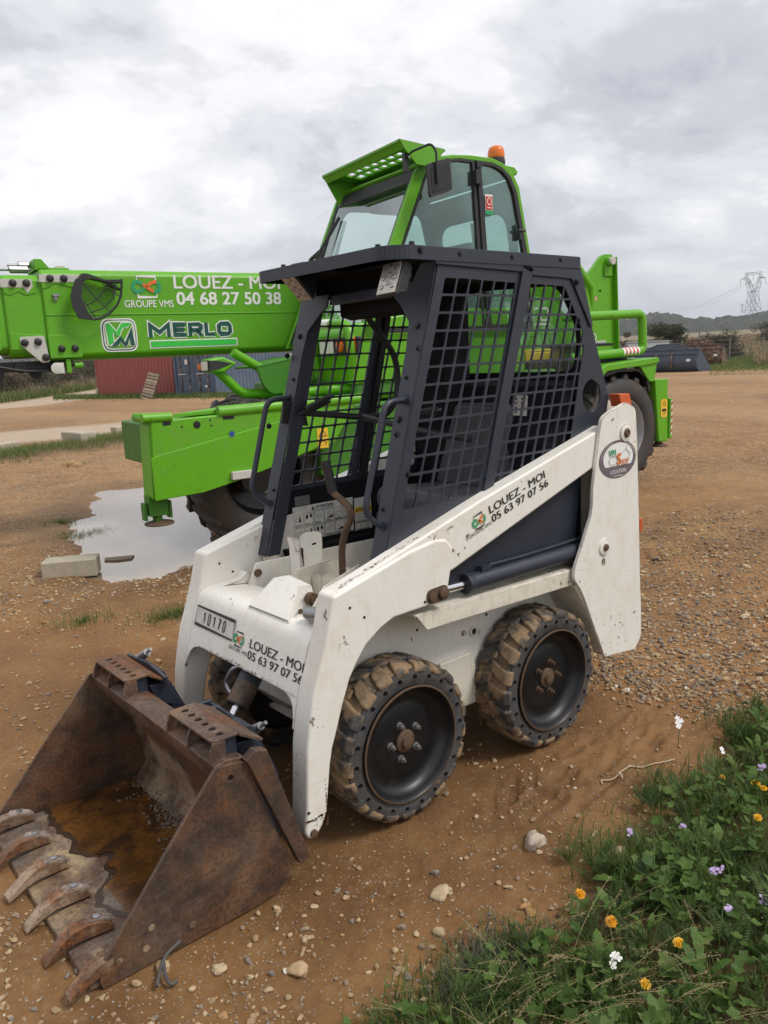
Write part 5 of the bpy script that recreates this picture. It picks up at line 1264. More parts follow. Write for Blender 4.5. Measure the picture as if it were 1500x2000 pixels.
def big_wheel(u, v, s, steer, rim):
    Rr, Wd = 0.605, 0.42
    w = MB()
    w.lathe([(0.335, 0.0), (0.345, 0.012), (0.335, 0.018), (0.325, 0.004), (0.315, -0.03), (0.30, -0.07), (0.22, -0.11), (0.12, -0.12), (0.10, -0.07), (0.0, -0.06)], (0, 0, 0), (0, 1, 0), 56)
    w.lathe([(0.335, 0.0), (0.33, -0.35), (0.0, -0.35)], (0, 0, 0), (0, 1, 0), 40)
    wo = w.build('wheel', rim, roto)
    nn = MB()
    for k in range(10):
        a = 2*math.pi*k/10; nn.bolt((0.165*math.cos(a), -0.118, 0.165*math.sin(a)), (0, 1, 0), 0.016, 0.03)
    nn.build('wheel_nut', M['zinc'], wo)
    t = MB()
    t.lathe([(0.333, 0.006), (0.36, 0.030), (0.42, 0.040), (0.50, 0.030), (0.545, 0.005), (0.560, -0.03), (0.562, -Wd+0.03), (0.545, -Wd-0.005), (0.45, -Wd-0.03), (0.335, -Wd)], (0, 0, 0), (0, 1, 0), 72)
    NL = 19
    for side in (0, 1):
        for k in range(NL):
            a0 = 2*math.pi*(k+0.5*side)/NL; f = 1
            pt = lambda a, r, y: (r*math.cos(a), y, r*math.sin(a))
            ys = [0.012, -0.01, -0.12, -Wd/2-0.01] if side == 0 else [-Wd-0.012, -Wd+0.01, -Wd+0.12, -Wd/2+0.01]
            vs = []
            for y, wd, sh, tp in zip(ys, [0.075, 0.075, 0.062, 0.055], [0, 0.01, 0.11, 0.25], [0.575, 0.598, Rr, Rr]):
                vs += [pt(a0+sh-wd-0.02, 0.53 if y > 0 or y < -Wd else 0.55, y), pt(a0+sh+wd+0.02, 0.53 if y > 0 or y < -Wd else 0.55, y), pt(a0+sh+wd*.72, tp, y), pt(a0+sh-wd*.72, tp, y)]
            fs = [(0, 1, 2, 3), (15, 14, 13, 12)]
            for q in range(3):
                o = q*4; fs += [(o+i, o+4+i, o+4+(i+1) % 4, o+(i+1) % 4) for i in range(4)]
            t.add(vs, fs)
    t.build('tyre', M['bigtyre'], wo, 0.008)
    wo.location = (u, v, 0.605); wo.rotation_euler = (0, 0, steer + (0 if s > 0 else math.pi)); return wo
for (u, s, st) in ((1.86, 1, 0.88), (-2.19, 1, 1.14), (1.30, -1, 0.88), (-2.19, -1, 1.14)):
    big_wheel(u, st*s, s, 0.0, M['rim'] if st < 1 else M['greyrim'])

def build_carrier():
    b = MB()
    b.box(-2.6, 2.6, -0.48, 0.48, 0.70, 1.05); b.box(1.75, 2.2, -0.75, 0.75, 0.45, 0.75); b.box(-2.4, -1.95, -0.75, 0.75, 0.45, 0.75)
    b.prism([(1.4, 0.55), (1.4, 1.12), (-1.5, 1.12), (-1.5, 0.55), (-1.2, 0.45), (1.1, 0.45)], 1, 0.5, 1.02)
    ch = b.build('chassis', M['green_dark'], roto, 0.02)
    a = MB()
    for u in (1.97, -2.19): a.cyl((u, -1.0, 0.605), (u, 1.0, 0.605), 0.14)
    a.build('axle', M['black'], ch)
    # front stabiliser arm lying along the side
    f = MB(); f.prism([(2.845, 1.125), (2.865, 0.560), (2.50, 0.575), (2.24, 0.625), (1.97, 0.69), (1.35, 0.83), (1.15, 1.10), (1.15, 1.15), (2.60, 1.13)], 1, 0.93, 1.19)
    fo = f.build('stabiliser_arm', M['green'], roto, 0.012)
    r = MB(); r.prism([(2.872, 0.865), (2.80, 0.885), (1.80, 1.055), (1.45, 1.10), (1.40, 0.84), (1.97, 0.687), (2.24, 0.622), (2.50, 0.572), (2.870, 0.556)], 1, 1.19, 1.205)
    r.prism([(2.855, 1.10), (2.877, 0.565), (2.86, 0.56), (2.83, 1.10)], 1, 0.95, 1.17)
    r.build('arm_cover', M['green'], fo, 0.006)
    t = MB(); t.cyl((2.90, 1.17, 1.150), (2.685, 1.17, 1.145), 0.036, n=20); t.cyl((2.87, 0.93, 1.150), (2.87, 1.17, 1.150), 0.034, n=20); t.cyl((2.33, 1.17, 1.155), (1.05, 1.17, 1.17), 0.042, n=20); t.build('edge_tube', M['green'], fo, 0.004)
    d = MB()
    d.add([(2.66, 1.14, 1.165), (1.1, 1.14, 1.19), (0.6, 0.35, 1.19), (1.75, 0.35, 1.165), (2.66, 1.14, 1.14), (1.1, 1.14, 1.14), (0.6, 0.35, 1.14), (1.75, 0.35, 1.14)], [(0, 3, 2, 1), (4, 5, 6, 7), (0, 1, 5, 4), (1, 2, 6, 5), (2, 3, 7, 6), (3, 0, 4, 7)])
    d.build('deck_plate', M['green'], fo, 0.004)
    h = MB(); h.cyl((2.505, 1.189, 1.075), (2.505, 1.1915, 1.075), 0.028, n=24); h.prism([(2.76, 1.125), (2.70, 1.125), (2.70, 1.09), (2.76, 1.09)], 1, 1.189, 1.192); h.prism([(2.30, 1.13), (2.21, 1.13), (2.21, 1.095), (2.30, 1.095)], 1, 1.189, 1.192)
    for (u, z) in ((2.62, 1.07), (2.40, 1.10), (2.395, 1.06)): h.cyl((u, 1.189, z), (u, 1.1915, z), 0.008, n=12)
    h.build('arm_opening', M['black'], fo)
    st = MB(); st.cyl((2.245, 1.2055, 0.985), (2.245, 1.2075, 0.985), 0.022, n=20); st.build('blue_tag', plain('blue_tag', (0.03, 0.08, 0.28), 0.5), fo)
    bb = MB(); bb.lathe([(0.03, 0), (0.03, 0.006), (0.018, 0.008), (0.018, 0.012), (0, 0.014)], (1.90, 1.19, 0.985), (0, 1, 0), 20); bb.build('arm_boss', M['green'], fo)
    g = MB(); g.box(2.10, 2.28, 1.20, 1.24, 0.640, 0.70); g.build('arm_bracket', M['zincplate'], fo, 0.004)
    lg = MB(); lg.box(2.755, 2.895, 1.0, 1.12, 0.43, 0.58); lg.cyl((2.825, 1.06, 0.38), (2.825, 1.06, 0.47), 0.035); lg.box(2.72, 2.745, 1.02, 1.10, 0.40, 0.53); lg.box(2.905, 2.93, 1.02, 1.10, 0.40, 0.53)
    lo = lg.build('stabiliser_leg', M['green_dark'], fo, 0.006)
    ft = MB(); ft.lathe([(0, 0), (0.105, 0.0), (0.11, 0.008), (0.105, 0.016), (0.05, 0.03), (0, 0.03)], (2.815, 1.06, 0.358), (0, 0, 1), 28); ft.build('foot_pad', M['oldbolt'], lo)
    y = MB(); D = Decal((2.02, 1.207, 0.70), (-1, 0, 0), (0, 0, 1)); D.rect(y, 0.50, 0.10, 0.60, 0.26); yo = y.build('warning_sticker', M['yellow'], fo, recalc=False, smooth=False)
    k = MB(); D.line(k, [(0.515, 0.195), (0.585, 0.195), (0.55, 0.25)], 0.006, 2, True); D.line(k, [(0.515, 0.14), (0.55, 0.16), (0.585, 0.14), (0.56, 0.12)], 0.005, 2); k.build('sticker_print', M['ink'], yo, recalc=False, smooth=False)
    # rear stabiliser
    s = MB(); s.prism([(-2.655, 1.12), (-2.875, 1.115), (-2.89, 0.43), (-2.74, 0.44), (-2.72, 0.60)], 1, 1.03, 1.19); s.box(-2.9, -2.55, 0.3, 1.03, 0.75, 1.05)
    so = s.build('rear_stabiliser', M['green'], roto, 0.01)
    s2 = MB(); s2.box(-2.945, -2.90, 1.06, 1.20, 0.46, 0.90); s2.build('side_flange', M['green'], so, 0.005)
    ft = MB(); ft.lathe([(0, 0), (0.10, 0.0), (0.105, 0.01), (0.05, 0.03), (0.03, 0.06), (0, 0.06)], (-2.84, 1.1, 0.375), (0, 0, 1), 28); ft.build('foot_pad', M['oldbolt'], so)
    D = Decal((-2.755, 1.192, 0.70), (-1, 0, 0), (0, 0, 1)); y = MB(); D.poly(y, [(0, 0.02), (0.02, 0), (0.09, 0), (0.11, 0.02), (0.11, 0.18), (0.09, 0.20), (0.02, 0.20), (0, 0.18)]); yo = y.build('warning_sticker', M['yellow'], so, recalc=False, smooth=False)
    k = MB(); D.rect(k, 0.02, 0.065, 0.09, 0.095, 2); D.line(k, [(0.03, 0.135), (0.08, 0.135), (0.055, 0.18)], 0.006, 2, True); D.line(k, [(0.03, 0.03), (0.08, 0.05)], 0.008, 2); k.build('sticker_print', M['ink'], yo, recalc=False, smooth=False)
    rw = MB(); D = Decal((-2.90, 1.2005, 0.50), (-1, 0, 0), (0, 0, 1)); D.rect(rw, 0.024, 0, 0.042, 0.38); ro = rw.build('striped_tape', M['wht'], so, recalc=False, smooth=False)
    rr = MB()
    for i in range(5): D.poly(rr, [(0.024, 0.02+i*0.075), (0.042, 0.04+i*0.075), (0.042, 0.075+i*0.075), (0.024, 0.055+i*0.075)], 2)
    rr.build('red_stripe', M['red'], ro, recalc=False, smooth=False)
    # rear mudguard, arch and rails
    fd = MB(); fd.prism(fillet([(-2.69, 1.355), (-2.70, 1.30), (-2.45, 1.275), (-2.1, 1.26), (-1.88, 1.245), (-1.80, 1.18), (-1.74, 1.18), (-1.80, 1.275), (-1.88, 1.31)], .03, 4, True), 1, 0.72, 1.21)
    fd.prism([(-2.40, 1.28), (-2.69, 1.31), (-2.645, 1.10), (-2.57, 1.10)], 1, 1.10, 1.19); fdo = fd.build('mudguard', M['green'], roto, 0.012)
    ar = MB(); ar.prism([(-2.62, 1.0), (-2.56, 1.17), (-2.42, 1.245), (-2.1, 1.255), (-1.80, 1.22), (-1.75, 1.0), (-1.79, 1.0), (-1.84, 1.18), (-2.1, 1.23), (-2.40, 1.222), (-2.53, 1.14), (-2.58, 1.0)], 1, 0.70, 1.17); ar.build('wheel_arch', M['black'], fdo)
    rl = MB(); rl.tube(fillet([(-1.55, 1.0, 1.80), (-2.66, 1.0, 1.825), (-2.685, 1.0, 1.43), (-1.55, 1.0, 1.395)], .085, 8), 0.047, 16); rl.cyl((-2.1, 1.0, 1.81), (-2.1, 0.4, 1.81), 0.03); rlo = rl.build('guard_rail', M['green'], roto)
    rl2 = MB(); rl2.cyl((-2.33, 1.0, 1.4215), (-2.585, 1.0, 1.4295), 0.0485, n=20); rs_ = rl2.build('striped_tape', M['wht'], rlo)
    st = MB()
    for i in range(4):
        u = -2.36-0.058*i; st.cyl((u, 1.0, 1.4225+0.002*i), (u-0.024, 1.0, 1.4232+0.002*i), 0.0492, n=20)
    st.build('red_stripe', M['red'], rs_)
    dk = MB(); dk.box(-2.6, -1.6, 0.1, 0.98, 1.365, 1.39); dk.box(-2.5, -1.9, 0.3, 0.75, 1.50, 1.53); dk.box(-2.55, -1.6, 0.15, 0.9, 1.02, 1.36); do = dk.build('rear_deck', M['plastic'], roto, 0.004)
    dk2 = MB(); dk2.box(-2.42, -2.12, 0.52, 0.72, 1.53, 1.56); dk2.build('deck_box', M['zincplate'], do, 0.004)
    wr = MB(); P = [(-2.30+0.07*math.cos(t_), 0.62, 1.60+0.045*math.sin(t_)) for t_ in [0.3*k for k in range(20)]]; wr.tube(P, 0.005, 6); wr.build('cable_loop', M['wht'], do)
build_carrier()

def build_boom():
    Bt = lambda *a: bm_(*a)
    zt, zb = bm_(2, 2.315)[1], bm_(2, 1.595)[1]
    uf = bm_(3.205, 2)[0]
    def sec(z0, z1, v0, v1, ch):
        return [(v0+ch, z0), (v1-ch, z0), (v1, z0+ch), (v1, z1-ch), (v1-ch, z1), (v0+ch, z1), (v0, z1-ch), (v0, z0+ch)]
    b = MB(); b.prism(sec(zb, zt, VB-0.62, VB, 0.045), 0, -2.9, uf)
    bo = b.build('boom', M['green'], roto, 0.02, 3)
    ln = MB(); zs = bm_(2, 1.955)[1]; ln.box(-2.0, uf-0.01, VB-0.002, VB+0.006, zs-0.006, zs+0.006)
    u1 = bm_(2.955, 2)[0]
    ln.prism([(uf-0.002, zb+0.02), (u1, zb+0.02), (u1-0.02, zb+0.10), (u1, zb+0.20), (uf-0.002, zb+0.22)], 1, VB-0.002, VB+0.008)
    ln.prism([(uf-0.002, zt-0.05), (u1-0.06, zt-0.05), (u1-0.06, zt-0.13), (u1+0.02, zt-0.155), (u1+0.09, zt-0.13), (u1+0.16, zt-0.12), (u1+0.20, zt-0.15), (uf-0.002, zt-0.165)], 1, VB-0.002, VB+0.007)
    ln.box(u1+0.0, uf, VB-0.5, VB-0.1, zt, zt+0.02)
    ln.build('boom_rib', M['green'], bo, 0.005)
    # inner sections
    tele = []
    uu = uf
    for i, (dv, dz, ln_) in enumerate(((0.045, 0.045, 0.30), (0.09, 0.085, 0.30), (0.13, 0.12, 0.9))):
        m = MB(); m.prism(sec(zb+dz*0.8, zt-dz, VB-0.62+dv, VB-dv*0.6, 0.05), 0, uu-0.3, uu+ln_)
        so = m.build('boom_section', M['green'], bo, 0.02, 3); 
        q = MB(); va = VB-dv*0.6
        q.prism([(uu+ln_-0.01, zb+0.10), (uu+0.06, zb+0.10), (uu+0.045, zb+0.22), (uu+ln_-0.01, zb+0.24)], 1, va-0.002, va+0.008)
        q.prism([(uu+ln_-0.01, zt-dz-0.05), (uu+0.03, zt-dz-0.05), (uu+0.04, zt-dz-0.15), (uu+0.12, zt-dz-0.17), (uu+0.18, zt-dz-0.14), (uu+0.25, zt-dz-0.17), (uu+ln_-0.01, zt-dz-0.15)], 1, va-0.002, va+0.007)
        q.build('wear_pad_cover', M['green'], so, 0.005)
        tele.append((uu, ln_, va)); uu += ln_
    hd = MB(); hd.box(uu-0.05, uu+0.25, VB-0.45, VB-0.17, zb-0.2, zt-0.15); hd.build('boom_head', M['green_dark'], bo, 0.03)
    # plates and bolts
    va2 = tele[0][2]
    P2 = lambda u, z: rs(u, z, -0.13, va2)
    p = MB(); p.prism([bm_(3.215, 2.27), bm_(2.90, 2.27), bm_(2.955, 2.21), bm_(3.22, 2.21)], 1, VB, VB+0.010)
    po = p.build('bolted_plate', M['zincplate'], bo, 0.002)
    p2 = MB(); p2.prism([P2(3.50, 2.235), P2(3.27, 2.235), P2(3.262, 2.18), P2(3.31, 2.125), P2(3.335, 2.17), P2(3.50, 2.17)], 1, va2, va2+0.010); p2o = p2.build('bolted_plate', M['zincplate'], bo, 0.002)
    p3 = MB(); p3.prism([tuple(q[:2]) for q in fillet([P2(3.415, 1.79), P2(3.228, 1.798), P2(3.205, 1.59), P2(3.265, 1.58), P2(3.41, 1.725)], .02, 4, True)], 1, va2+0.006, va2+0.018); p3o = p3.build('triangular_plate', M['zincplate'], bo, 0.002)
    def bolts(pts, v, par, col='plastic'):
        for u, z in pts:
            k = MB(); k.lathe([(0.031, 0), (0.031, 0.006), (0.026, 0.010), (0.024, 0.024), (0.018, 0.028), (0, 0.028)], (u, v, z), (0, 1, 0), 12); k.build('bolt', M[col], par)
    bolts([bm_(3.135, 2.24), bm_(3.03, 2.24)], VB+0.010, po); bolts([bm_(3.11, 1.69), bm_(3.005, 1.69)], VB+0.006, bo)
    bolts([P2(3.41, 2.205), P2(3.31, 2.205)], va2+0.010, p2o); bolts([P2(3.38, 1.745), P2(3.28, 1.75)], va2+0.018, p3o); bolts([P2(3.235, 1.625)], va2+0.018, p3o)
    k = MB(); k.bolt((*bm_(3.11, 2.085)[:1], VB+0.002, bm_(3.11, 2.085)[1]), (0, 1, 0), 0.014, 0.02); k.box(bm_(3.13, 2)[0]-0.0, bm_(3.13, 2)[0]-0.05, VB, VB+0.03, bm_(3, 2.10)[1], bm_(3, 2.12)[1]); k.build('sensor_bolt', M['zinc'], bo)
    # underside rollers, chain and springs on top
    rl = MB()
    for (u, z, r, v) in ((3.42, 1.555, 0.05, VB-0.1), (3.17, 1.535, 0.045, VB-0.02), (3.30, 1.50, 0.05, VB-0.18), (3.6, 1.50, 0.06, VB-0.15)):
        u, z = bm_(u, z); rl.cyl((u, v-0.10, z), (u, v+0.02, z), r, n=20)
    a, c = bm_(3.08, 1.60), bm_(3.75, 1.52); rl.box(a[0], c[0], VB-0.5, VB-0.12, c[1], a[1]); rl.box(bm_(3.02, 2)[0], bm_(3.16, 2)[0], VB-0.22, VB-0.06, zb-0.055, zb)
    rl.tube(fillet([(a[0], VB-0.08, a[1]-0.05), (a[0]+0.15, VB-0.06, a[1]-0.09), (a[0]+0.35, VB-0.06, a[1]-0.08), (a[0]+0.6, VB-0.07, a[1]-0.02)], .08, 5), 0.012, 8)
    rl.build('roller_block', M['black'], bo, 0.006)
    w = MB(); u, z = bm_(3.165, 1.535); w.lathe([(0.047, 0), (0.047, 0.008), (0.03, 0.012), (0, 0.012)], (u, VB+0.0, z), (0, 1, 0), 24); w.box(u-0.06, u-0.0, VB-0.01, VB+0.006, z-0.045, z+0.045); w.build('roller_cap', M['sticker'], bo, 0.002)
    gt = MB(); u, z = bm_(3.065, 1.55); gt.box(u-0.02, u+0.02, VB-0.06, VB-0.01, z-0.06, z+0.06); gt.cyl((u-0.05, VB-0.04, z), (u-0.12, VB-0.04, z), 0.03); gt.build('boom_stop', M['green'], bo, 0.004)
    for (u0, u1_, z, v) in ((3.30, 3.165, 2.372, VB-0.30), (3.375, 3.235, 2.338, VB-0.18)):
        (a, zz), (b_, _) = rs(u0, z, -0.4, v), rs(u1_, z, -0.4, v)
        sp = MB(); L_ = 15*8
        sp.tube([(a+(b_-a)*q/L_, v+0.026*math.cos(q*math.pi/4), zz+0.026*math.sin(q*math.pi/4)) for q in range(L_+1)], 0.0065, 6); sp.cyl((a+0.09, v, zz), (b_-0.02, v, zz), 0.013); sp.build('return_spring', M['zinc'], bo)
    tp = MB(); q = bm_(3.19, 2.35); tp.prism([(q[0]+0.03, zt), (q[0]+0.03, zt+0.09), (q[0]-0.03, zt+0.09), (q[0]-0.10, zt)], 1, VB-0.38, VB-0.1); tp.build('spring_bracket', M['green'], bo, 0.005)
    tp = MB(); q = bm_(3.02, 2.35); tp.prism([(q[0]+0.05, zt), (q[0]+0.02, zt+0.045), (q[0]-0.04, zt+0.045), (q[0]-0.10, zt)], 1, VB-0.30, VB-0.15); tp.build('pad_clip', M['zincplate'], bo, 0.005)
    # mesh light guard
    G = lambda u, z, v=VB+0.10: rs(u, z, -0.05, v)
    g = MB(); va, vb = VB+0.03, VB+0.13
    outer = [(2.88, 2.275), (2.96, 2.225), (3.01, 2.10), (3.00, 2.00), (2.965, 1.92), (2.85, 1.905)]
    innr = [(2.845, 1.915), (2.885, 1.97), (2.925, 2.09), (2.905, 2.19), (2.88, 2.235)]
    g.prism([G(*p_) for p_ in outer+innr], 1, vb-0.012, vb); g.prism([G(*p_) for p_ in [(2.90, 2.275), (2.86, 2.275), (2.72, 2.228), (2.58, 2.232), (2.58, 2.205), (2.70, 2.205), (2.83, 2.235), (2.90, 2.215)]], 1, va, vb)
    g.prism([G(*p_) for p_ in [(2.70, 2.22), (2.60, 2.16), (2.595, 2.145), (2.70, 2.19)]], 1, va, vb-0.02)
    g.tube([(*G(2.588, 2.235)[:1], vb-0.008, G(2.588, 2.235)[1])] + [(G(u, z)[0], vb-0.008, G(u, z)[1]) for u, z in ((2.592, 2.18), (2.61, 2.09), (2.65, 2.02), (2.71, 1.965), (2.78, 1.925), (2.85, 1.91))], 0.011, 8)
    for pts in (((2.90, 2.20), (2.80, 2.07), (2.70, 1.965)), ((2.905, 2.06), (2.85, 1.96), (2.82, 1.915)), ((2.745, 2.20), (2.68, 2.14), (2.605, 2.09)), ((2.895, 2.02), (2.80, 2.07), (2.73, 2.15), (2.70, 2.21)), ((2.87, 1.965), (2.76, 2.0), (2.67, 2.08), (2.635, 2.20))):
        g.tube([(G(u, z)[0], vb-0.012, G(u, z)[1]) for u, z in pts], 0.0055, 6)
    g.build('lamp_guard', M['plastic'], roto, 0.003)
    # writing
    def D0(u, z): a = bm_(u, z); return Decal((a[0], VB, a[1]), (-1, 0, 0), (0, 0, 1), 0.003)
    k = (VB-CL.y)/(-0.10-CL.y)
    t = MB(); D = D0(2.125, 2.165); D.text(t, 'LOUEZ - MOI', 0, 0, 1.02*k, 0.117*k, 0.012); D = D0(2.112, 2.027); D.text(t, '04 68 27 50 38', 0, 0, 1.01*k, 0.112*k, 0.016); t.build('phone_lettering', M['wht'], bo, recalc=False, smooth=False)
    t = MB(); D = D0(2.565, 2.010); D.text(t, 'GROUPE VMS', 0, 0, 0.425*k, 0.060*k, 0.006); t.build('group_lettering', M['wht'], bo, recalc=False, smooth=False)
    D = D0(2.478, 2.094); group_logo(D, 0, 0, 0.225*k, 0.172*k, M['wht'], bo)
    t = MB(); D = D0(2.385, 1.757)
    wb = MB(); Wm, Hm = 0.805*k, 0.122*k
    # heavy slab letters drawn as strokes (white outline below, dark fill above)
    def stroke_word(mb, w, lay, grow):
        lets = {'M': ([(0, 0), (0, 1), (.5, .35), (1, 1), (1, 0)], 1.35), 'E': None, 'R': None, 'L': ([(0, 1), (0, 0), (1, 0)], .9), 'O': None}
        x = 0.0; th = 0.034*k
        def ln(pts, ox, sx, closed=False):
            D.line(mb, [(ox + th/2 + a*(sx-th) + 0.08*(b_-0)*0, th/2 + b_*(Hm-th)) for a, b_ in pts], th+grow, lay, closed)
        for ch, adv in (('M', 0.215), ('E', 0.140), ('R', 0.150), ('L', 0.120), ('O', 0.155)):
            wd = adv*k*0.90
            if ch == 'M':
                ln([(0, -.14), (0, 1.0), (.5, .30), (1, 1.0), (1, -.14)], x, wd)
            elif ch == 'E':
                ln([(1.1, 0), (0, 0), (0, 1), (1.1, 1)], x, wd); ln([(0, .5), (.95, .5)], x, wd)
            elif ch == 'R':
                ln([(0, -.14), (0, 1), (.85, 1), (1, .85), (1, .55), (.85, .42), (0.0, .42)], x, wd); ln([(.6, .42), (1.02, -.12)], x, wd)
            elif ch == 'L': ln([(0, 1.14), (0, 0), (1.1, 0)], x, wd)
            else: ln([(.15, 0), (.85, 0), (1, .18), (1, .82), (.85, 1), (.15, 1), (0, .82), (0, .18)], x, wd, True)
            x += adv*k
    stroke_word(wb, 0, 1, 0.020*k); D.rect(wb, 0.0, -0.092*k, 0.81*k, -0.022*k, 1)
    wo = wb.build('maker_lettering_outline', M['wht'], bo, recalc=False, smooth=False)
    dm = MB(); stroke_word(dm, 0, 2, 0); dm.build('maker_lettering', M['dkgrn'], wo, recalc=False, smooth=False)
    gb = MB(); D.rect(gb, 0.010*k, -0.082*k, 0.80*k, -0.032*k, 2); gb.build('maker_underline', M['brightgrn'], wo, recalc=False, smooth=False)
    # emblem
    a = bm_(2.785, 1.648); D = Decal((a[0], VB, a[1]), (-1, 0, 0), (0, 0, 1), 0.003); S = 0.30*k; Hh = 0.275*k
    def rr(i, n=6): return [tuple(p_[:2]) for p_ in fillet([(i+0.005, i), (S-i-0.005, i), (S-i+0.002, Hh/2), (S-i-0.005, Hh-i), (i+0.005, Hh-i), (i-0.002, Hh/2)], [.07, .07, .3, .07, .07, .3], n, True)]
    e = MB(); D.poly(e, rr(0.0)); eo = e.build('emblem', M['wht'], bo, recalc=False, smooth=False)
    e2 = MB(); D.poly(e2, rr(0.012), 2); e2o = e2.build('emblem_ring', M['dkgrn'], eo, recalc=False, smooth=False)
    e3 = MB(); D.poly(e3, rr(0.020), 3); e3.build('emblem_rim', M['wht'], eo, recalc=False, smooth=False)
    e4 = MB(); D.poly(e4, rr(0.032), 4); e4.build('emblem_field', M['green'], eo, recalc=False, smooth=False)
    Q = lambda pts: [(0.03*k + x*(S-0.06*k), 0.028*k + y*(Hh-0.056*k)) for x, y in pts]
    m1 = Q([(.10, .12), (.04, .92), (.16, .95), (.40, .62), (.60, .95), (.92, .95), (.78, .78), (.62, .78), (.47, .44), (.26, .62), (.27, .24)])
    m2 = Q([(.16, .08), (.52, .46), (.66, .22), (.94, .80), (.99, .10), (.86, .10), (.84, .40), (.72, .08), (.64, .08), (.52, .26), (.42, .12)])
    x1 = MB(); D.line(x1, m1, 0.014*k, 5, True); D.line(x1, m2, 0.014*k, 5, True); x1.build('emblem_outline', M['wht'], eo, recalc=False, smooth=False)
    x2 = MB(); D.poly(x2, m1, 6); x2.build('emblem_bright_mark', M['brightgrn'], eo, recalc=False, smooth=False)
    x3 = MB(); D.poly(x3, m2, 7); x3.build('emblem_dark_mark', M['dkgrn'], eo, recalc=False, smooth=False)
    return bo
boom = build_boom()

def build_turret():
    # mast plates the boom hinges on
    vm = 0.02
    Pm = lambda u, z: rs(u, z, 0.05, vm)
    m = MB()
    pts = [Pm(-3.09, 2.55), Pm(-3.15, 2.575), Pm(-3.27, 2.575), Pm(-3.29, 2.55), Pm(-3.345, 1.35), Pm(-2.3, 1.35), Pm(-2.55, 1.8), Pm(-2.85, 2.33), Pm(-2.96, 2.42)]
    pts = [tuple(p[:2]) for p in fillet(pts, [.05, .03, .02, .02, .02, .05, .1, .1, .05], 4, True)]
    for v0, v1 in ((vm-0.05, vm), (-1.16, -1.11)):
        m.plate(pts, [circle(*Pm(-3.07, 2.15), 0.024, 12, 0.016), circle(*Pm(-3.06, 1.835), 0.02, 12)] if v1 == vm else [], lambda p, t: (p[0], v0+(v1-v0)*t, p[1]))
    a = Pm(-3.285, 2.54); b = Pm(-3.345, 1.35)
    m.prism([(a[0], a[1]), (a[0]-0.015, a[1]), (b[0]-0.015, b[1]), (b[0], b[1])], 1, vm-0.06, vm+0.06)
    mo = m.build('mast', M['green'], roto, 0.006)
    h = MB(); u, z = Pm(-3.20, 2.49); h.box(u-0.07, u+0.07, vm, vm+0.02, z-0.17, z-0.02); h.lathe([(0.055, 0), (0.055, 0.05), (0.02, 0.06), (0, 0.06)], (u, vm+0.0, z), (0, 1, 0), 24); ho = h.build('hinge_boss', M['green'], mo, 0.006)
    pn = MB(); pn.lathe([(0.045, 0), (0.045, 0.03), (0.02, 0.034), (0, 0.03)], (u, vm+0.06, z), (0, 1, 0), 24); pn.build('hinge_pin', M['zincplate'], ho)
    st = MB(); D = Decal((Pm(-3.0, 2.06)[0], vm, Pm(-3.0, 2.06)[1]), (-1, 0, 0), (0, 0, 1)); D.poly(st, circle(0, 0, 0.024, 18, 0.03)); so = st.build('round_sign', M['wht'], mo, recalc=False, smooth=False)
    s2 = MB(); D.line(s2, circle(0, 0, 0.018, 18, 0.024), 0.008, 2, True); D.line(s2, [(-0.012, -0.016), (0.012, 0.016)], 0.006, 2); s2.build('sign_mark', M['red'], so, recalc=False, smooth=False)
    c = MB(); c.box(-2.95, -1.1, -1.06, -0.05, 1.15, 1.50); c.cyl((0, -0.1, 1.05), (0, -0.1, 1.2), 0.62, n=40); c.box(-1.4, 1.0, -1.1, 0.98, 1.17, 1.30)
    to = c.build('turret', M['green_dark'], roto, 0.03)
    tb = MB(); tb.tube([( -2.72, 0.0, 2.42), (-2.95, 0.0, 2.2), (-3.05, -0.1, 1.5)], 0.06, 12); tb.build('lift_ram', M['green'], to)
    # engine hood on the near side behind the cab
    h = MB(); h.prism([tuple(p[:2]) for p in fillet([(-1.15, 1.30), (-1.15, 1.98), (-1.30, 2.10), (-2.05, 2.04), (-2.35, 1.72), (-2.40, 1.30)], [.03, .10, .12, .2, .1, .03], 5, True)], 1, -0.10, 0.32)
    ho = h.build('engine_hood', M['green_shade'], roto, 0.03, 3)
    def DD(u, z, v=0.32): a = rs(u, z, -0.10, v); return Decal((a[0], v, a[1]), (-1, 0, 0), (0, 0, 1), 0.003)
    t = MB(); D = DD(-1.40, 1.925); D.text(t, '69', 0, 0, 0.17, 0.115, 0.02); D = DD(-1.42, 2.075); D.text(t, 'MOI', 0, 0, 0.30, 0.115, 0.02); t.build('phone_lettering', M['wht'], ho, recalc=False, smooth=False)
    t = MB(); D = DD(-1.90, 1.83)
    for i, pts in enumerate(([(0, 0), (0, 1), (.8, 1), (1, .8), (.8, .5), (0, .5)], [(.5, 0), (.5, 1), (0, 1), (1, 1)], [(.15, 0), (.85, 0), (1, .2), (1, .8), (.85, 1), (.15, 1), (0, .8), (0, .2)])):
        D.line(t, [(i*0.155 + a_*0.115, b_*0.125) for a_, b_ in pts], 0.022, 1, i == 2)
    D.rect(t, -0.02, -0.055, 0.45, -0.03); t.build('type_lettering', M['wht'], ho, recalc=False, smooth=False)
    y = MB(); y.box(-2.10, -1.50, 0.32, 0.42, 1.37, 1.47); y.prism([(-1.50, 1.47), (-2.10, 1.47), (-2.05, 1.50), (-1.55, 1.50)], 1, 0.33, 0.41); y.build('yellow_box', M['yellow'], roto, 0.015)
    # lamp arm and front lamps
    P = lambda u, z: (rs(u, z, 0.3, 0.45)[0], 0.45, rs(u, z, 0.3, 0.45)[1])
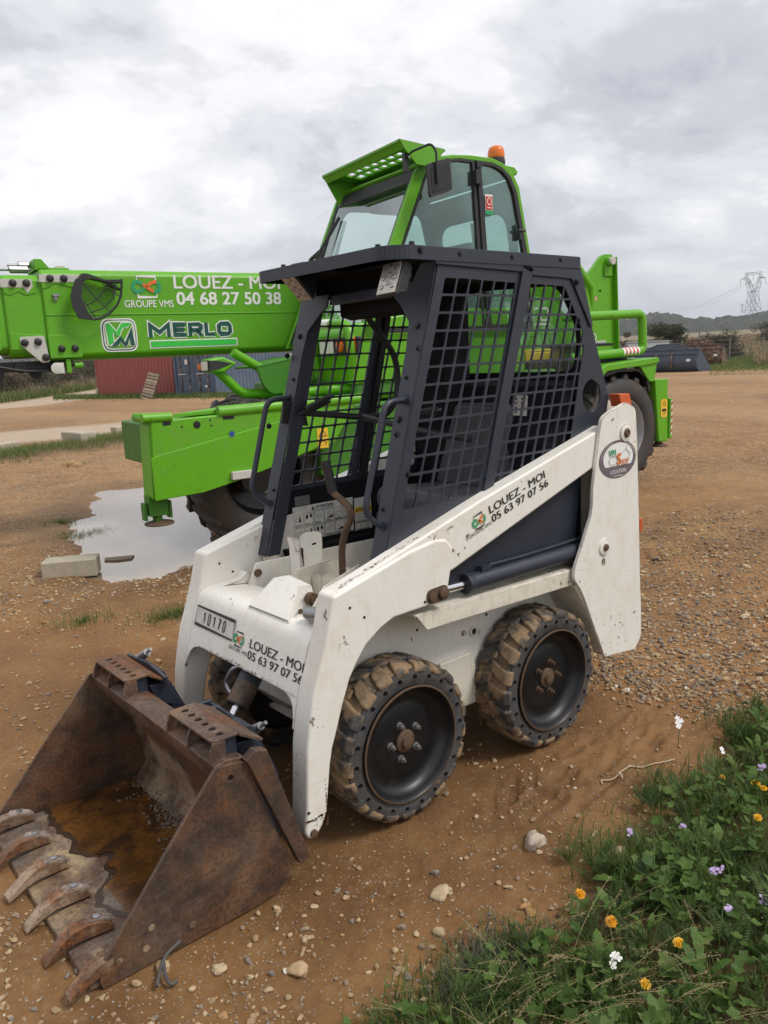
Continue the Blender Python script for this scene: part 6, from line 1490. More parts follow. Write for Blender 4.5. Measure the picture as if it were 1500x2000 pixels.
    tb = MB(); tb.tube(fillet([P(1.30, 1.215), P(1.75, 1.245), P(1.97, 1.47), P(1.97, 1.50)], .07, 6), 0.040, 14); tb.tube(fillet([P(1.80, 1.60), P(1.53, 1.44), P(1.35, 1.40)], .06, 5), 0.040, 14)
    ta = tb.build('lamp_arm', M['green_shade'], roto)
    l = MB(); a = P(1.80, 1.51); 
    l.add([P(2.03, 1.545), P(2.03, 1.445), P(1.92, 1.44), P(1.80, 1.505), P(1.92, 1.56), P(2.03, 1.545)], [])
    hw = 0.10
    ring = lambda uz, v: (uz[0], v, uz[1])
    q = [rs(u, z, .3, .45) for u, z in ((2.06, 1.548), (2.06, 1.440), (1.93, 1.43), (1.80, 1.507), (1.93, 1.565))]
    l = MB(); l.prism(q, 1, 0.45-hw, 0.45+hw); lo = l.build('head_lamp', M['green_shade'], ta, 0.02, 3)
    q0, q1 = rs(2.062, 1.54, .3, .45), rs(2.062, 1.448, .3, .45)
    f = MB(); f.box(q0[0]-0.02, q0[0]+0.004, 0.45-hw*0.9, 0.45+hw*0.9, q1[1], q0[1]); f.prism([rs(u, z, .3, .45) for u, z in ((2.062, 1.538), (2.062, 1.45), (1.98, 1.462), (1.85, 1.507), (1.98, 1.535))], 1, 0.45+hw-0.002, 0.45+hw+0.004); f.build('lamp_housing', M['plastic'], lo, 0.003)
    f = MB(); f.box(q0[0]+0.003, q0[0]+0.013, 0.45-hw*0.55, 0.45+hw*0.80, q1[1]+0.008, q0[1]-0.008); f.build('lamp_lens', M['clearlens'], lo, 0.006)
    f = MB(); f.box(q0[0]+0.003, q0[0]+0.03, 0.45-hw*0.98, 0.45-hw*0.57, q1[1]+0.015, q0[1]-0.03); f.build('indicator', M['amber'], lo, 0.008)
    # front scoop of the mudguard
    P6 = lambda u, z: (u, z)
    s = MB(); s.prism([tuple(p[:2]) for p in fillet([(1.72, 1.475), (1.70, 1.40), (1.665, 1.30), (1.60, 1.235), (1.25, 1.235), (1.28, 1.545)], [.005, .03, .05, .03, .01, .01], 4, True)], 1, 0.56, 0.60)
    s.prism([(1.71, 1.47), (1.30, 1.54), (1.30, 1.525), (1.70, 1.455)], 1, 0.1, 0.60); s.prism([(1.28, 1.235), (1.30, 1.54), (1.27, 1.54), (1.25, 1.235)], 1, 0.1, 0.57)
    s.build('mudguard_scoop', M['green_dark'], roto, 0.006)
    rr = MB(); rr.cyl((1.62, 0.88, 1.245), (-0.9, 0.88, 1.27), 0.036, n=16); rr.cyl((1.55, 0.92, 1.155), (-0.9, 0.92, 1.195), 0.03, n=16); rr.build('side_rail', M['green_shade'], roto)
    # rounded front of the turret with its light cluster
    n = MB(); n.prism([tuple(p[:2]) for p in fillet([(1.06, 1.28), (1.08, 1.68), (0.98, 1.78), (0.2, 1.90), (-0.95, 1.90), (-0.95, 1.28)], [.06, .08, .08, .1, .05, .03], 5, True)], 1, 0.10, 1.0); no = n.build('turret_front', M['green_shade'], roto, 0.05, 4)
    n2 = MB(); n2.tube(fillet([(1.10, 1.12, 1.30), (1.12, 1.16, 1.60), (1.12, 1.10, 1.78), (1.12, 0.60, 1.80), (1.12, 0.50, 1.72), (1.1, 0.50, 1.35)], [.05, .08, .12, .08, .08, .05], 6), 0.04, 14); n2.build('lamp_hoop', M['green_shade'], no)
    n3 = MB(); n3.cyl((1.1205, 0.62, 1.7995), (1.1205, 0.84, 1.7907), 0.0415, n=18); n3.build('striped_tape', M['wht'], no)
    c = MB(); c.box(1.065, 1.10, 0.58, 1.22, 1.535, 1.675); co = c.build('light_cluster', M['plastic'], no, 0.01)
    c = MB(); c.box(1.095, 1.115, 0.60, 0.83, 1.545, 1.665); c.build('lamp_lens', M['clearlens'], co, 0.01)
    c = MB(); c.lathe([(0.055, 0), (0.045, 0.02), (0, 0.028)], (1.10, 0.94, 1.605), (1, 0, 0), 20); c.build('indicator', M['amber'], co)
    c = MB(); c.box(1.095, 1.118, 1.06, 1.19, 1.55, 1.67); c.build('side_lamp', M['amber'], co, 0.008)
    t = MB(); a = rs(0.75, 1.855, .3, .16); D = Decal((0.80, 0.405, 1.90), (-1, 0, 0.11), (0, 0, 1)); 
    # small maker's name on the sloping lid
    ld = MB(); ld.prism([(0.95, 1.74), (0.98, 1.84), (0.45, 1.985), (0.05, 1.985), (0.05, 1.85)], 1, 0.12, 0.40); lo = ld.build('front_lid', M['green_shade'], no, 0.03, 3)
    t = MB(); D = Decal((0.90, 0.402, 1.80), (-1, 0, 0.24), (0.24, 0, 1)); D.text(t, 'MERLO', 0.0, 0.0, 0.33, 0.042, 0.02); D.rect(t, 0.0, -0.022, 0.33, -0.010); t.build('maker_lettering', M['wht'], lo, recalc=False, smooth=False)
build_turret()

def build_big_cab():
    V1, V0 = 1.0, -0.36
    side = [(0.97, 1.62), (0.59, 2.42), (0.305, 3.02), (0.235, 3.115), (0.10, 3.175), (-0.12, 3.215), (-0.33, 3.228), (-0.58, 3.225), (-0.70, 3.195), (-0.83, 3.115), (-0.905, 2.99), (-1.035, 2.40), (-1.10, 1.62)]
    fw = [(0.80, 1.70), (0.475, 2.42), (0.19, 3.02), (0.13, 3.07), (-0.06, 3.165), (-0.20, 3.185), (-0.365, 3.185), (-0.41, 2.42), (-0.45, 1.70)]
    rwn = [(-0.385, 3.185), (-0.58, 3.18), (-0.69, 3.15), (-0.79, 3.08), (-0.865, 2.95), (-0.99, 2.40), (-1.05, 1.70), (-0.47, 1.70), (-0.43, 2.42)]
    root = None
    b = MB(); hole = fw[:7] + [(-0.365, 3.185)] + rwn[:7] + [(-0.47, 1.70), (-0.45, 1.70)]
    hole = fw[:6] + rwn[1:7] + [(0.80, 1.70)]
    b.plate(side, [hole[:-1]], lambda p, t: (p[0], V1-0.045*(1-t), p[1]))
    b.plate(side, [hole[:-1]], lambda p, t: (p[0], V0+0.045*t, p[1]))
    # cross pieces and lower body between the two sides
    for (a, c, th) in (((0.305, 3.02), (0.235, 3.115), 0.0),):
        pass
    b.prism([(0.10, 3.175), (-0.12, 3.215), (-0.33, 3.228), (-0.58, 3.225), (-0.70, 3.195), (-0.83, 3.115), (-0.80, 3.10), (-0.69, 3.165), (-0.57, 3.195), (-0.33, 3.198), (-0.12, 3.185), (0.235, 3.085), (0.255, 3.11)], 1, V0+0.045, V1-0.045)
    b.box(-1.08, 0.85, V0+0.34, V1-0.045, 1.62, 1.68)
    cb = b.build('cab', M['green'], roto, 0.010)
    # black window frames
    def inset(poly, d):
        c = Vector((sum(p[0] for p in poly)/len(poly), sum(p[1] for p in poly)/len(poly))); out = []
        for p in poly:
            q = Vector(p[:2]); out.append(tuple(q + (c-q).normalized()*d))
        return out
    fr = MB()
    fi = [(0.74, 1.74), (0.445, 2.42), (0.165, 3.03), (0.115, 3.055), (-0.06, 3.145), (-0.20, 3.163), (-0.335, 3.163), (-0.375, 2.42), (-0.41, 1.74)]
    ri = [tuple(p[:2]) for p in fillet([(-0.435, 3.155), (-0.58, 3.15), (-0.68, 3.12), (-0.765, 3.05), (-0.825, 2.93), (-0.935, 2.40), (-0.99, 1.75), (-0.52, 1.75), (-0.485, 2.42)], [.05, .03, .03, .03, .03, 0, .03, .03, 0], 3, True)]
    fr.plate(fw, [fi], lambda p, t: (p[0], V1-0.030+0.034*t, p[1])); fr.plate(rwn, [ri], lambda p, t: (p[0], V1-0.030+0.040*t, p[1]))
    fo = fr.build('door_frame', M['plastic'], cb, 0.003)
    g = MB(); g.plate(inset(fw, -0.0), [], lambda p, t: (p[0], V1-0.016-0.004*t, p[1])); g.plate(inset(rwn, -0.0), [], lambda p, t: (p[0], V1-0.012-0.004*t, p[1])); g.build('side_glass', M['cabglass'], cb)
    # far side: grey pillars with rounded openings
    fr2 = MB()
    o1 = [tuple(p[:2]) for p in fillet([(0.77, 1.76), (0.20, 2.94), (-0.72, 2.96), (-0.85, 2.4), (-0.90, 1.76)], .10, 5, True)]
    fr2.plate(hole[:-1], [o1], lambda p, t: (p[0], V0+0.01+0.03*t, p[1]))
    ru = lambda z: -0.86 - 0.195*(2.99-z)/1.37
    o2 = [tuple(p[:2]) for p in fillet([(-0.20, 1.80), (-0.20, 2.80), (0.84, 2.80), (0.84, 1.80)], [.1, .18, .18, .1], 6, True)]
    fr2.plate([(V0+0.05, 1.66), (V0+0.05, 3.06), (V1-0.06, 3.06), (V1-0.06, 1.66)], [o2], lambda p, t: (ru(p[1])+0.03*t, p[0], p[1])); fr2.build('grey_trim', plain('grey_cab_trim', (0.20, 0.20, 0.205), 0.75, 0, 0.12, 10, 0.05), cb)
    hl = MB(); hl.prism([(0.22, 3.075), (-0.12, 3.172), (-0.33, 3.186), (-0.57, 3.183), (-0.69, 3.152), (-0.80, 3.085), (-0.80, 3.07), (-0.69, 3.135), (-0.33, 3.17), (-0.12, 3.158), (0.22, 3.06)], 1, V0+0.05, V1-0.05); hl.prism([(0.16, 3.10), (-0.78, 3.12), (-0.78, 2.98), (-0.6, 2.93), (-0.1, 2.93), (0.12, 3.0)], 1, V0+0.05, V0+0.10); hl.build('headliner', plain('grey_lining', (0.085, 0.085, 0.09), 0.8, 0, 0.15, 10, 0.05), cb)
    br = MB(); br.bar((-1.0, 0.30, 1.85), (-0.90, 0.30, 2.78), 0.02, 0.02); br.build('window_bar', M['plastic'], cb)
    # windscreen
    def wp(z): return 0.59 - 0.475*(z-2.42)
    w = MB(); z0, z1 = 1.66, 3.06
    w.add([(wp(z0)-0.02, V0+0.04, z0), (wp(z0)-0.02, V1-0.04, z0), (wp(z1)-0.02, V1-0.04, z1), (wp(z1)-0.02, V0+0.04, z1)], [(0, 1, 2, 3)]); w.build('windscreen', M['cabglass'], cb, smooth=False)
    k = MB()
    k.add([(wp(z)-d, v, z) for d in (0.012, 0.03) for (v, z) in ((V0+0.04, 2.96), (V1-0.04, 2.96), (V1-0.04, 3.07), (V0+0.04, 3.07))], [(0, 1, 2, 3), (7, 6, 5, 4), (0, 4, 5, 1), (2, 6, 7, 3), (1, 5, 6, 2), (3, 7, 4, 0)])
    for v in (V0+0.045, V1-0.075):
        k.add([(wp(z)-d, vv, z) for d in (0.012, 0.03) for (vv, z) in ((v, z0), (v+0.03, z0), (v+0.03, 3.0), (v, 3.0))], [(0, 1, 2, 3), (7, 6, 5, 4), (0, 4, 5, 1), (2, 6, 7, 3), (1, 5, 6, 2), (3, 7, 4, 0)])
    k.build('windscreen_frame', M['plastic'], cb, 0.003)
    wi = MB(); p0, p1 = Vector((wp(2.35)+0.03, V0+0.22, 2.35)), Vector((wp(2.86)+0.03, V0+0.16, 2.86)); wi.bar(p0, p1, 0.02, 0.02); wi.bar(p0+Vector((.01, -.03, .1)), p1+Vector((0, .09, -0.02)), 0.015, 0.03); wi.cyl((wp(2.38)+0.05, V0+0.02, 2.36), (wp(2.5)+0.05, V0+0.01, 2.50), 0.012); wi.cyl((wp(2.47)+0.05, V0-0.01, 2.47), (wp(2.5)+0.05, V0+0.16, 2.53), 0.018); wi.build('wiper', M['plastic'], cb)
    # visor grille over the windscreen
    va, vb = V0+0.12, 1.07
    def vp(t, v): # t 0 at the roof, 1 at the front lip
        return (0.10 + 0.42*t, v, 3.225 + 0.02*t + 0.04*(1 - ((v-va)/(vb-va)*2-1)**2)*0)
    vs_ = MB()
    outer = [(0.02, va), (0.47, va-0.03), (0.50, va), (0.50, vb-0.02), (0.47, vb), (0.02, vb)]
    cells = []
    for i in range(3):
        for j in range(7):
            a, c = 0.13+0.105*i, va+0.13+j*0.135
            if c+0.115 < vb-0.08: cells.append([(a, c), (a+0.085, c+0.01), (a+0.085, c+0.118), (a, c+0.108)])
    vs_.plate(outer, cells, lambda p, t: (p[0], p[1], 3.205 + 0.09*(p[0])*0.9 - 0.10*max(0, (va+0.25-p[1])) + 0.02*t))
    z_ = lambda u, v: 3.205 + 0.081*u - 0.10*max(0, (va+0.25-v))
    P = [(0.50, va), (0.50, vb)]
    lipz = 0.0
    vs_.add([(0.50, va, z_(.5, va)+0.02), (0.50, vb, z_(.5, vb)+0.02), (0.45, vb, z_(.5, vb)-0.05), (0.45, va, z_(.5, va)-0.05), (0.49, va, z_(.5, va)+0.02), (0.49, vb, z_(.5, vb)+0.02), (0.44, vb, z_(.5, vb)-0.05), (0.44, va, z_(.5, va)-0.05)], [(0, 1, 2, 3), (7, 6, 5, 4), (0, 4, 5, 1), (2, 6, 7, 3), (1, 5, 6, 2), (3, 7, 4, 0)])
    for v in (va, vb):
        vs_.prism([(0.50, z_(.5, v)+0.02), (0.02, z_(0.02, v)+0.02), (0.16, 3.07 if v == vb else 3.02), (0.33, 2.98 if v == va else 3.08), (0.45, z_(.5, v)-0.05)], 1, v-0.006, v+0.006)
    vs_.build('roof_visor', M['green'], cb, 0.004)
    rb = MB(); rb.prism([(-0.80, 3.16), (-0.98, 3.13), (-1.00, 3.16), (-0.96, 3.20), (-0.72, 3.225)], 1, V0, V1-0.12); rb.build('roof_lip', M['green'], cb, 0.006)
    # mirror
    P = lambda u, z, v=1.2: (u, v, z)
    m = MB(); m.plate([tuple(p[:2]) for p in fillet([(0.325, 3.055), (0.085, 3.125), (0.065, 2.87), (0.12, 2.845), (0.305, 2.79)], .03, 4, True)], [], lambda p, t: (p[0], 1.185+0.03*t, p[1])); mo = m.build('mirror', M['plastic'], cb, 0.012, 3)
    m = MB(); m.plate([tuple(p[:2]) for p in fillet([(0.30, 3.035), (0.105, 3.09), (0.085, 2.885), (0.285, 2.825)], .02, 4, True)], [], lambda p, t: (p[0], 1.215+0.004*t, p[1])); m.bolt((0.22, 1.22, 2.96), (0, 1, 0), 0.014, 0.02); m.build('mirror_panel', M['black'], mo, 0.003)
    m = MB(); m.tube(fillet([(0.41, 1.03, 3.13), (0.42, 1.13, 3.16), (0.285, 1.22, 3.215), (0.245, 1.235, 3.16), (0.235, 1.235, 2.90)], .03, 5), 0.010, 10); m.box(0.39, 0.43, 1.005, 1.045, 3.02, 3.17); m.build('mirror_arm', M['plastic'], mo)
    # beacon, hinge, handle, sticker, seat
    bc = MB(); a = rs(-1.0, 3.36, 0.6, 0.35); bz = 3.235
    u, v = -0.96, 0.62
    bc.lathe([(0, 0), (0.085, 0), (0.088, 0.02), (0.082, 0.06), (0.0, 0.06)], (u, v, 3.275), (0, 0, 1), 24); bc.box(u-0.02, u+0.02, v-0.02, v+0.02, 3.13, 3.28); bo = bc.build('beacon', M['plastic'], cb)
    bl = MB(); bl.lathe([(0.080, 0.0), (0.084, 0.02), (0.079, 0.07), (0.066, 0.098), (0.04, 0.112), (0, 0.115)], (u, v, 3.335), (0, 0, 1), 28); bl.build('beacon_lens', M['amber'], bo)
    hg = MB(); hg.box(-0.345, -0.405, V1+0.008, V1+0.045, 2.98, 3.10); hg.cyl((-0.395, V1+0.03, 2.96), (-0.395, V1+0.03, 3.13), 0.012); hg.box(-0.90, -0.86, V1, V1+0.04, 2.52, 2.66); hg.cyl((-0.84, V1+0.04, 2.60), (-0.93, V1+0.04, 2.60), 0.012); hg.build('door_hardware', M['plastic'], cb, 0.003)
    D = Decal((-0.475, V1+0.0005, 2.73), (-1, 0, 0), (0, 0, 1), 0.004); s = MB(); D.rect(s, 0, 0, 0.09, 0.175); so = s.build('window_sticker', M['wht'], cb, recalc=False, smooth=False)
    s = MB(); D.rect(s, 0.006, 0.042, 0.084, 0.158, 2); s.build('sticker_red_field', M['red'], so, recalc=False, smooth=False)
    s = MB(); D.rect(s, 0.0, 0.0, 0.09, 0.036, 2); s.build('sticker_green_field', M['grn'], so, recalc=False, smooth=False)
    s = MB(); D.line(s, circle(0.045, 0.115, 0.024, 18, 0.030), 0.007, 3, True); D.rect(s, 0.02, 0.055, 0.07, 0.062, 3); s.build('sticker_ring', M['wht'], so, recalc=False, smooth=False)
    st = MB(); st.add([(-0.42, 0.15, 1.75), (-0.42, 0.75, 1.75), (-0.55, 0.66, 2.55), (-0.55, 0.24, 2.55), (-0.58, 0.15, 1.75), (-0.58, 0.75, 1.75), (-0.68, 0.66, 2.54), (-0.68, 0.24, 2.54)], [(0, 1, 2, 3), (7, 6, 5, 4), (0, 4, 5, 1), (1, 5, 6, 2), (2, 6, 7, 3), (3, 7, 4, 0)]); st.box(-0.55, 0.05, 0.15, 0.75, 1.72, 1.95)
    st.build('seat', M['seat'], cb, 0.06, 4)
    mn = MB(); mn.box(0.22, 0.25, 0.62, 0.80, 2.72, 2.84); mn.box(0.05, 0.09, 0.10, 0.26, 2.86, 2.92); mn.tube([(0.5, 0.45, 1.7), (0.38, 0.45, 2.35)], 0.03); mn.tube([(0.36+0.14*math.cos(a), 0.45+0.18*math.sin(a), 2.38+0.08*math.cos(a)) for a in [2*math.pi*i/24 for i in range(25)]], 0.014, 8); mn.build('dashboard', M['plastic'], cb, 0.01)
build_big_cab()
# ================================================================== far side of the yard
def G(v): return Vector((v.x, v.y, float(ground_z(np.array(v.x), np.array(v.y)))))
def corr_panel(m, O, X, H, L, pitch=0.28, depth=0.036):
    """corrugated sheet: O lower corner, X along, outward normal X x Z"""
    X = X.normalized(); Z = Vector((0, 0, 1)); Nn = X.cross(Z); n = int(L/pitch); p = L/n; prof = []
    for i in range(n):
        prof += [(i*p, 0), (i*p+p*.25, 0), (i*p+p*.38, -depth), (i*p+p*.87, -depth)]
    prof.append((L, 0)); vs = [O+X*a+Nn*b for a, b in prof]; k = len(vs)
    m.add(vs + [v+Z*H for v in vs], [(i, i+1, k+i+1, k+i) for i in range(k-1)])
RED = painted('red_container_paint', (0.36, 0.085, 0.070), 0.6, 0.4, (0.22, 0.13, 0.09), 0.5, edge_rust=0.0, var=0.2, scratch=0.3)
BLUE = painted('blue_container_paint', (0.085, 0.125, 0.19), 0.6, 0.45, (0.18, 0.16, 0.15), 0.6, edge_rust=0.0, var=0.2, scratch=0.35)
def container(label, A, B, face_mat, end_at_front):
    """A, B: ground corners of the face turned to the yard"""
    X = (B-A); X.z = 0; L = X.length; X.normalize(); Nn = X.cross(Vector((0, 0, 1)))
    if Nn.dot(CAM_POS-A) < 0: A, B = B, A; X = -X; Nn = -Nn
    H, W = 2.55, 2.44
    depth = 6.06 if end_at_front else W
    t = thing('shipping_container', label, 'container', A); M_ = Vector((0, 0, 1)); O = Vector((0, 0, 0.10)); bk = -Nn
    fr = MB()
    for (a, b) in ((0, 0), (1, 0), (0, 1), (1, 1)):
        p = O + X*(L-0.14)*a + bk*(depth-0.14)*b; fr.obox(p, X*0.14, bk*0.14, M_*H)
    for z in (0, H-0.13):
        for b in (0, depth-0.12): fr.obox(O+X*0.14+bk*b+M_*z, X*(L-0.28), bk*0.12, M_*0.13)
        for a in (0, L-0.12): fr.obox(O+X*a+bk*0.14+M_*z, X*0.12, bk*(depth-0.28), M_*0.13)
    fr.obox(O+X*0.06+bk*0.06+M_*(H-0.06), X*(L-0.12), bk*(depth-0.12), M_*0.04)
    fr.build('frame', face_mat, t, 0.012)
    if end_at_front:
        for k in range(2):
            d = MB(); d.obox(O+X*(0.15+k*(L-0.3)/2)+bk*0.05+M_*0.14, X*((L-0.3)/2-0.01), bk*0.05, M_*(H-0.28)); 
            for j in range(5): d.obox(O+X*(0.19+k*(L-0.3)/2)+bk*0.035+M_*(0.2+j*0.45), X*((L-0.3)/2-0.09), bk*0.02, M_*0.36)
            do = d.build('door', face_mat, t, 0.01)
            for q in (0.27, 0.72):
                b = MB(); p = O+X*(0.15+(k+q)*(L-0.3)/2)-bk*0.0; b.cyl(p+M_*0.10, p+M_*(H-0.12), 0.028, n=10)
                for z in (0.35, 1.2, 2.1): b.obox(p-X*0.06+M_*z, X*0.12, bk*0.05, M_*0.07)
                b.build('locking_bar', M['rustybar'], do)
            h = MB(); h.obox(O+X*(0.3+k*(L-0.3)/2)+M_*1.0-bk*0.03, X*0.5, bk*0.03, M_*0.05); h.build('handle', M['zincplate'], do)
            s = MB(); s.obox(O+X*(0.75+k*(L-0.3)/2)+bk*0.028+M_*(0.35 if k else 1.5), X*0.16, bk*0.004, M_*(0.10 if k else 0.24)); s.build('sticker', M['wht'], do)
        w = MB(); corr_panel(w, O+X*L+bk*0.14+M_*0.13, bk, H-0.26, depth-0.28); w.build('side_wall', face_mat, t, smooth=False)
    else:
        w = MB(); corr_panel(w, O+X*0.14+M_*0.13-Nn*0.02, X, H-0.26, L-0.28); w.build('side_wall', face_mat, t, smooth=False, recalc=False)
        e = MB(); corr_panel(e, O+bk*(depth-0.14)+M_*0.13+X*0.02, -bk, H-0.26, depth-0.28); e.build('end_wall', face_mat, t, smooth=False, recalc=False)
        ft = MB(); ft.obox(O+X*1.9+M_*-0.10, X*1.25, bk*0.2, M_*0.2); ft.build('base_rail', face_mat, t)
    return t
M['rustybar'] = rusty('rusty_pale_bar', 0.5, 0.9, 0.5, dust_col=(0.5, 0.45, 0.38))
A, B = at_ground(192, 777), at_ground(342, 775)
container('red corrugated shipping container with a pallet leaning on its side', A, B, RED, False)
A2, B2 = at_ground(344, 776), at_ground(424, 774)
container('faded blue shipping container with rusty locking bars on its doors', A2, B2, BLUE, True)
# pallet against the red container
def build_pallet():
    wood = plain('grey_weathered_wood', (0.30, 0.24, 0.18), 0.9, 0, 0.4, 20, 0.4)
    wood2 = plain('pale_weathered_wood', (0.46, 0.36, 0.25), 0.9, 0, 0.3, 20, 0.4)
    base = (at_ground(281, 781)); X = (B-A); X.z = 0; X.normalize(); Nn = X.cross(Vector((0, 0, 1)))
    if Nn.dot(CAM_POS-A) < 0: X = -X; Nn = -Nn
    base = A.lerp(B, 0.62) + Nn*0.62 if (A-at_ground(281, 781)).length > 0 else base
    k = 0.62; px0 = at_ground(278, 779)
    t = thing('wooden_pallet', 'grey wooden pallet leaning upright on the red container', 'pallet', px0)
    up = (Vector((0, 0, 1))*0.93 - Nn*0.34 + X*0.16).normalized(); rt = (X - up*X.dot(up)).normalized(); ou = rt.cross(up)
    if ou.dot(Nn) < 0: ou = -ou
    for i in range(9):
        m = MB(); m.obox(up*(0.155*i+0.01)+ou*0.10, rt*0.95, up*(0.095+0.02*(i % 3)), ou*0.022); o = m.build('board', wood if i % 3 else wood2, t, 0.004)
    for j in range(3):
        m = MB(); m.obox(rt*(0.02+0.40*j)+ou*0.0, rt*0.10, up*1.40, ou*0.098); m.build('bearer', M['oldbolt'], t, 0.004)
build_pallet()

# ---- spare buckets on the right
def big_bucket(name, label, P0, P1, H, mat, guard=0.5, yaw_fix=0.0, straps=True, sticker=True, lip=None):
    """P0, P1: ground ends of the rounded back turned to the yard"""
    X = P1-P0; X.z = 0; L = X.length; X.normalize(); Nn = X.cross(Vector((0, 0, 1)))
    if Nn.dot(CAM_POS-P0) < 0: Nn = -Nn
    t = thing(name, label, 'bucket', P0); Z = Vector((0, 0, 1)); hb = H*(1-guard*0.42)
    w = H*0.95
    prof = [(-w, 0.02), (-w*.35, 0.0), (-w*.12, H*.02), (0.02*H, H*.13), (0.085*H, H*.28), (0.075*H, H*.42), (0.0, hb*0.80), (-0.04*H, hb*.82), (-0.10*H, hb), (-0.13*H, hb)]
    inner = [(a-0.035*H*(1 if a > -w*.3 else 0), z+0.03*H*(1 if a < -w*.1 else 0)) for a, z in prof][::-1]
    def M3(a, z, l): return X*l + Nn*a + Z*z
    b = MB(); n = len(prof)
    vs = [M3(a, z, l) for l in (0, L) for a, z in prof+inner]; k = 2*n
    b.add(vs, [(i, (i+1) % k, k+(i+1) % k, k+i) for i in range(k)])
    bo = b.build('shell', mat, t, 0)
    for l in (0, L-0.03):
        e = MB(); poly = prof; m_ = len(poly); vs = [M3(a, z, l+q*0.03) for q in (0, 1) for a, z in poly]
        e.add(vs, [tuple(range(m_))[::-1], tuple(range(m_, 2*m_))] + [(i, (i+1) % m_, m_+(i+1) % m_, m_+i) for i in range(m_)]); e.build('end_plate', mat, t)
    l = MB(); l.obox(M3(-0.10*H, hb*.79, 0), X*L, Nn*0.14*H, Z*hb*0.025); l.obox(M3(-0.13*H, hb-0.03, -0.02), X*(L+0.04), Nn*0.06*H, Z*0.05); l.build('edge_bar', lip or mat, t, 0.01)
    if guard > 0:
        g = MB(); q = [(0.13, hb), (0.32, H), (0.68, H), (0.87, hb)]
        vs = [M3(-0.11*H-(z-hb)*0.25-d_, z, L*f) for d_ in (0, 0.03) for f, z in q]; g.add(vs, [(0, 1, 2, 3), (7, 6, 5, 4), (0, 4, 5, 1), (1, 5, 6, 2), (2, 6, 7, 3), (3, 7, 4, 0)]); 
        go = g.build('spill_guard', mat, t)
        r = MB(); P_ = [M3(-0.115*H-(z-hb)*0.25, z, L*f) for f, z in q]
        r.tube(P_, 0.03, 8); r.build('guard_rim', lip or mat, go)
    if straps:
        for f in (0.36, 0.62):
            s = MB(); P_ = [M3(a+0.03, z, L*f) for a, z in prof[3:8]]
            for u, v in zip(P_, P_[1:]): s.bar(u, v, 0.10, 0.05, Nn)
            s.build('mounting_rib', M['rust_dust'], t)
    if sticker:
        s = MB(); s.obox(M3(0.085*H, H*.37, L*0.85), X*0.22, Nn*0.012, Z*0.13); s.obox(M3(-0.10*H, hb*0.9, L*0.05), X*0.35, Nn*0.02, Z*0.07); s.build('sticker', M['wht'], t)
    return t
DBLUE = painted('slate_blue_bucket_paint', (0.050, 0.070, 0.105), 0.55, 0.4, (0.16, 0.13, 0.10), 0.5, edge_rust=0.0, var=0.2, scratch=0.5)
GREYP = painted('grey_skip_paint', (0.26, 0.27, 0.28), 0.6, 0.4, (0.2, 0.17, 0.14), 0.4, edge_rust=0.0, var=0.15, scratch=0.4)
big_bucket('loader_bucket', 'slate blue loader bucket with a tall spill guard, nearest of the parked buckets', at_ground(1240, 728), at_ground(1362, 726), 1.42, DBLUE)
big_bucket('loader_bucket', 'rusty brown loader bucket with spill guard right behind the blue bucket', at_ground(1310, 718), at_ground(1410, 715), 1.62, M['rust_dust'], lip=M['rust_red'])
q = at_ground(1440, 706.5); big_bucket('loader_bucket', 'dark rusty low bucket at the right end of the bucket row', at_ground(1405, 709), q, 0.95, M['rust'], guard=0, straps=False, sticker=False)
big_bucket('loader_bucket', 'pale grey smooth bucket standing furthest back behind the blue one', G(ray_pt(1228, 688, 45)), G(ray_pt(1311, 688, 46.5)), 1.62, GREYP, guard=0, straps=False)

# ---- leaf masses
def leaf_cards(P, Nrm, size, tint):
    """small bent leaves as quads"""
    n = len(P); a = rng.normal(size=(n, 3)); a -= Nrm*np.sum(a*Nrm, 1, keepdims=True); a /= np.linalg.norm(a, axis=1, keepdims=True)+1e-9
    b = np.cross(Nrm, a); s = size[:, None]
    V = np.stack([P-a*s*0.5, P+b*s*0.28+Nrm*s*0.06, P+a*s*0.5, P-b*s*0.28+Nrm*s*0.06], 1).reshape(-1, 3)
    F = np.arange(n*4).reshape(n, 4); return V, F, np.repeat(tint, 4)
def foliage_material(name, cols, trans=0.25):
    t = NT(name); a = t.attr('tint')
    c = t.ramp(a, [(i/(len(cols)-1), c_) for i, c_ in enumerate(cols)]); t.set(t.bsdf, 'Base Color', c); t.set(t.bsdf, 'Roughness', 0.55); t.set(t.bsdf, 'Specular IOR Level', 0.3)
    tl = t.N.new('ShaderNodeBsdfTranslucent'); t.L.new(c, tl.inputs[0]); mx = t.N.new('ShaderNodeMixShader'); mx.inputs[0].default_value = trans
    t.L.new(t.bsdf.outputs[0], mx.inputs[1]); t.L.new(tl.outputs[0], mx.inputs[2]); t.L.new(mx.outputs[0], t.out.inputs[0]); return t.m
OLIVE = foliage_material('olive_foliage', [(0.030, 0.040, 0.014), (0.055, 0.066, 0.020), (0.095, 0.100, 0.034)])
GREYGRN = foliage_material('greyish_foliage', [(0.045, 0.048, 0.030), (0.085, 0.085, 0.050), (0.13, 0.115, 0.075)])
SCRUB = foliage_material('brownish_scrub', [(0.065, 0.055, 0.034), (0.115, 0.095, 0.058), (0.17, 0.13, 0.085)])
BARK = plain('bark', (0.10, 0.075, 0.055), 0.9, 0, 0.3, 20, 0.4)
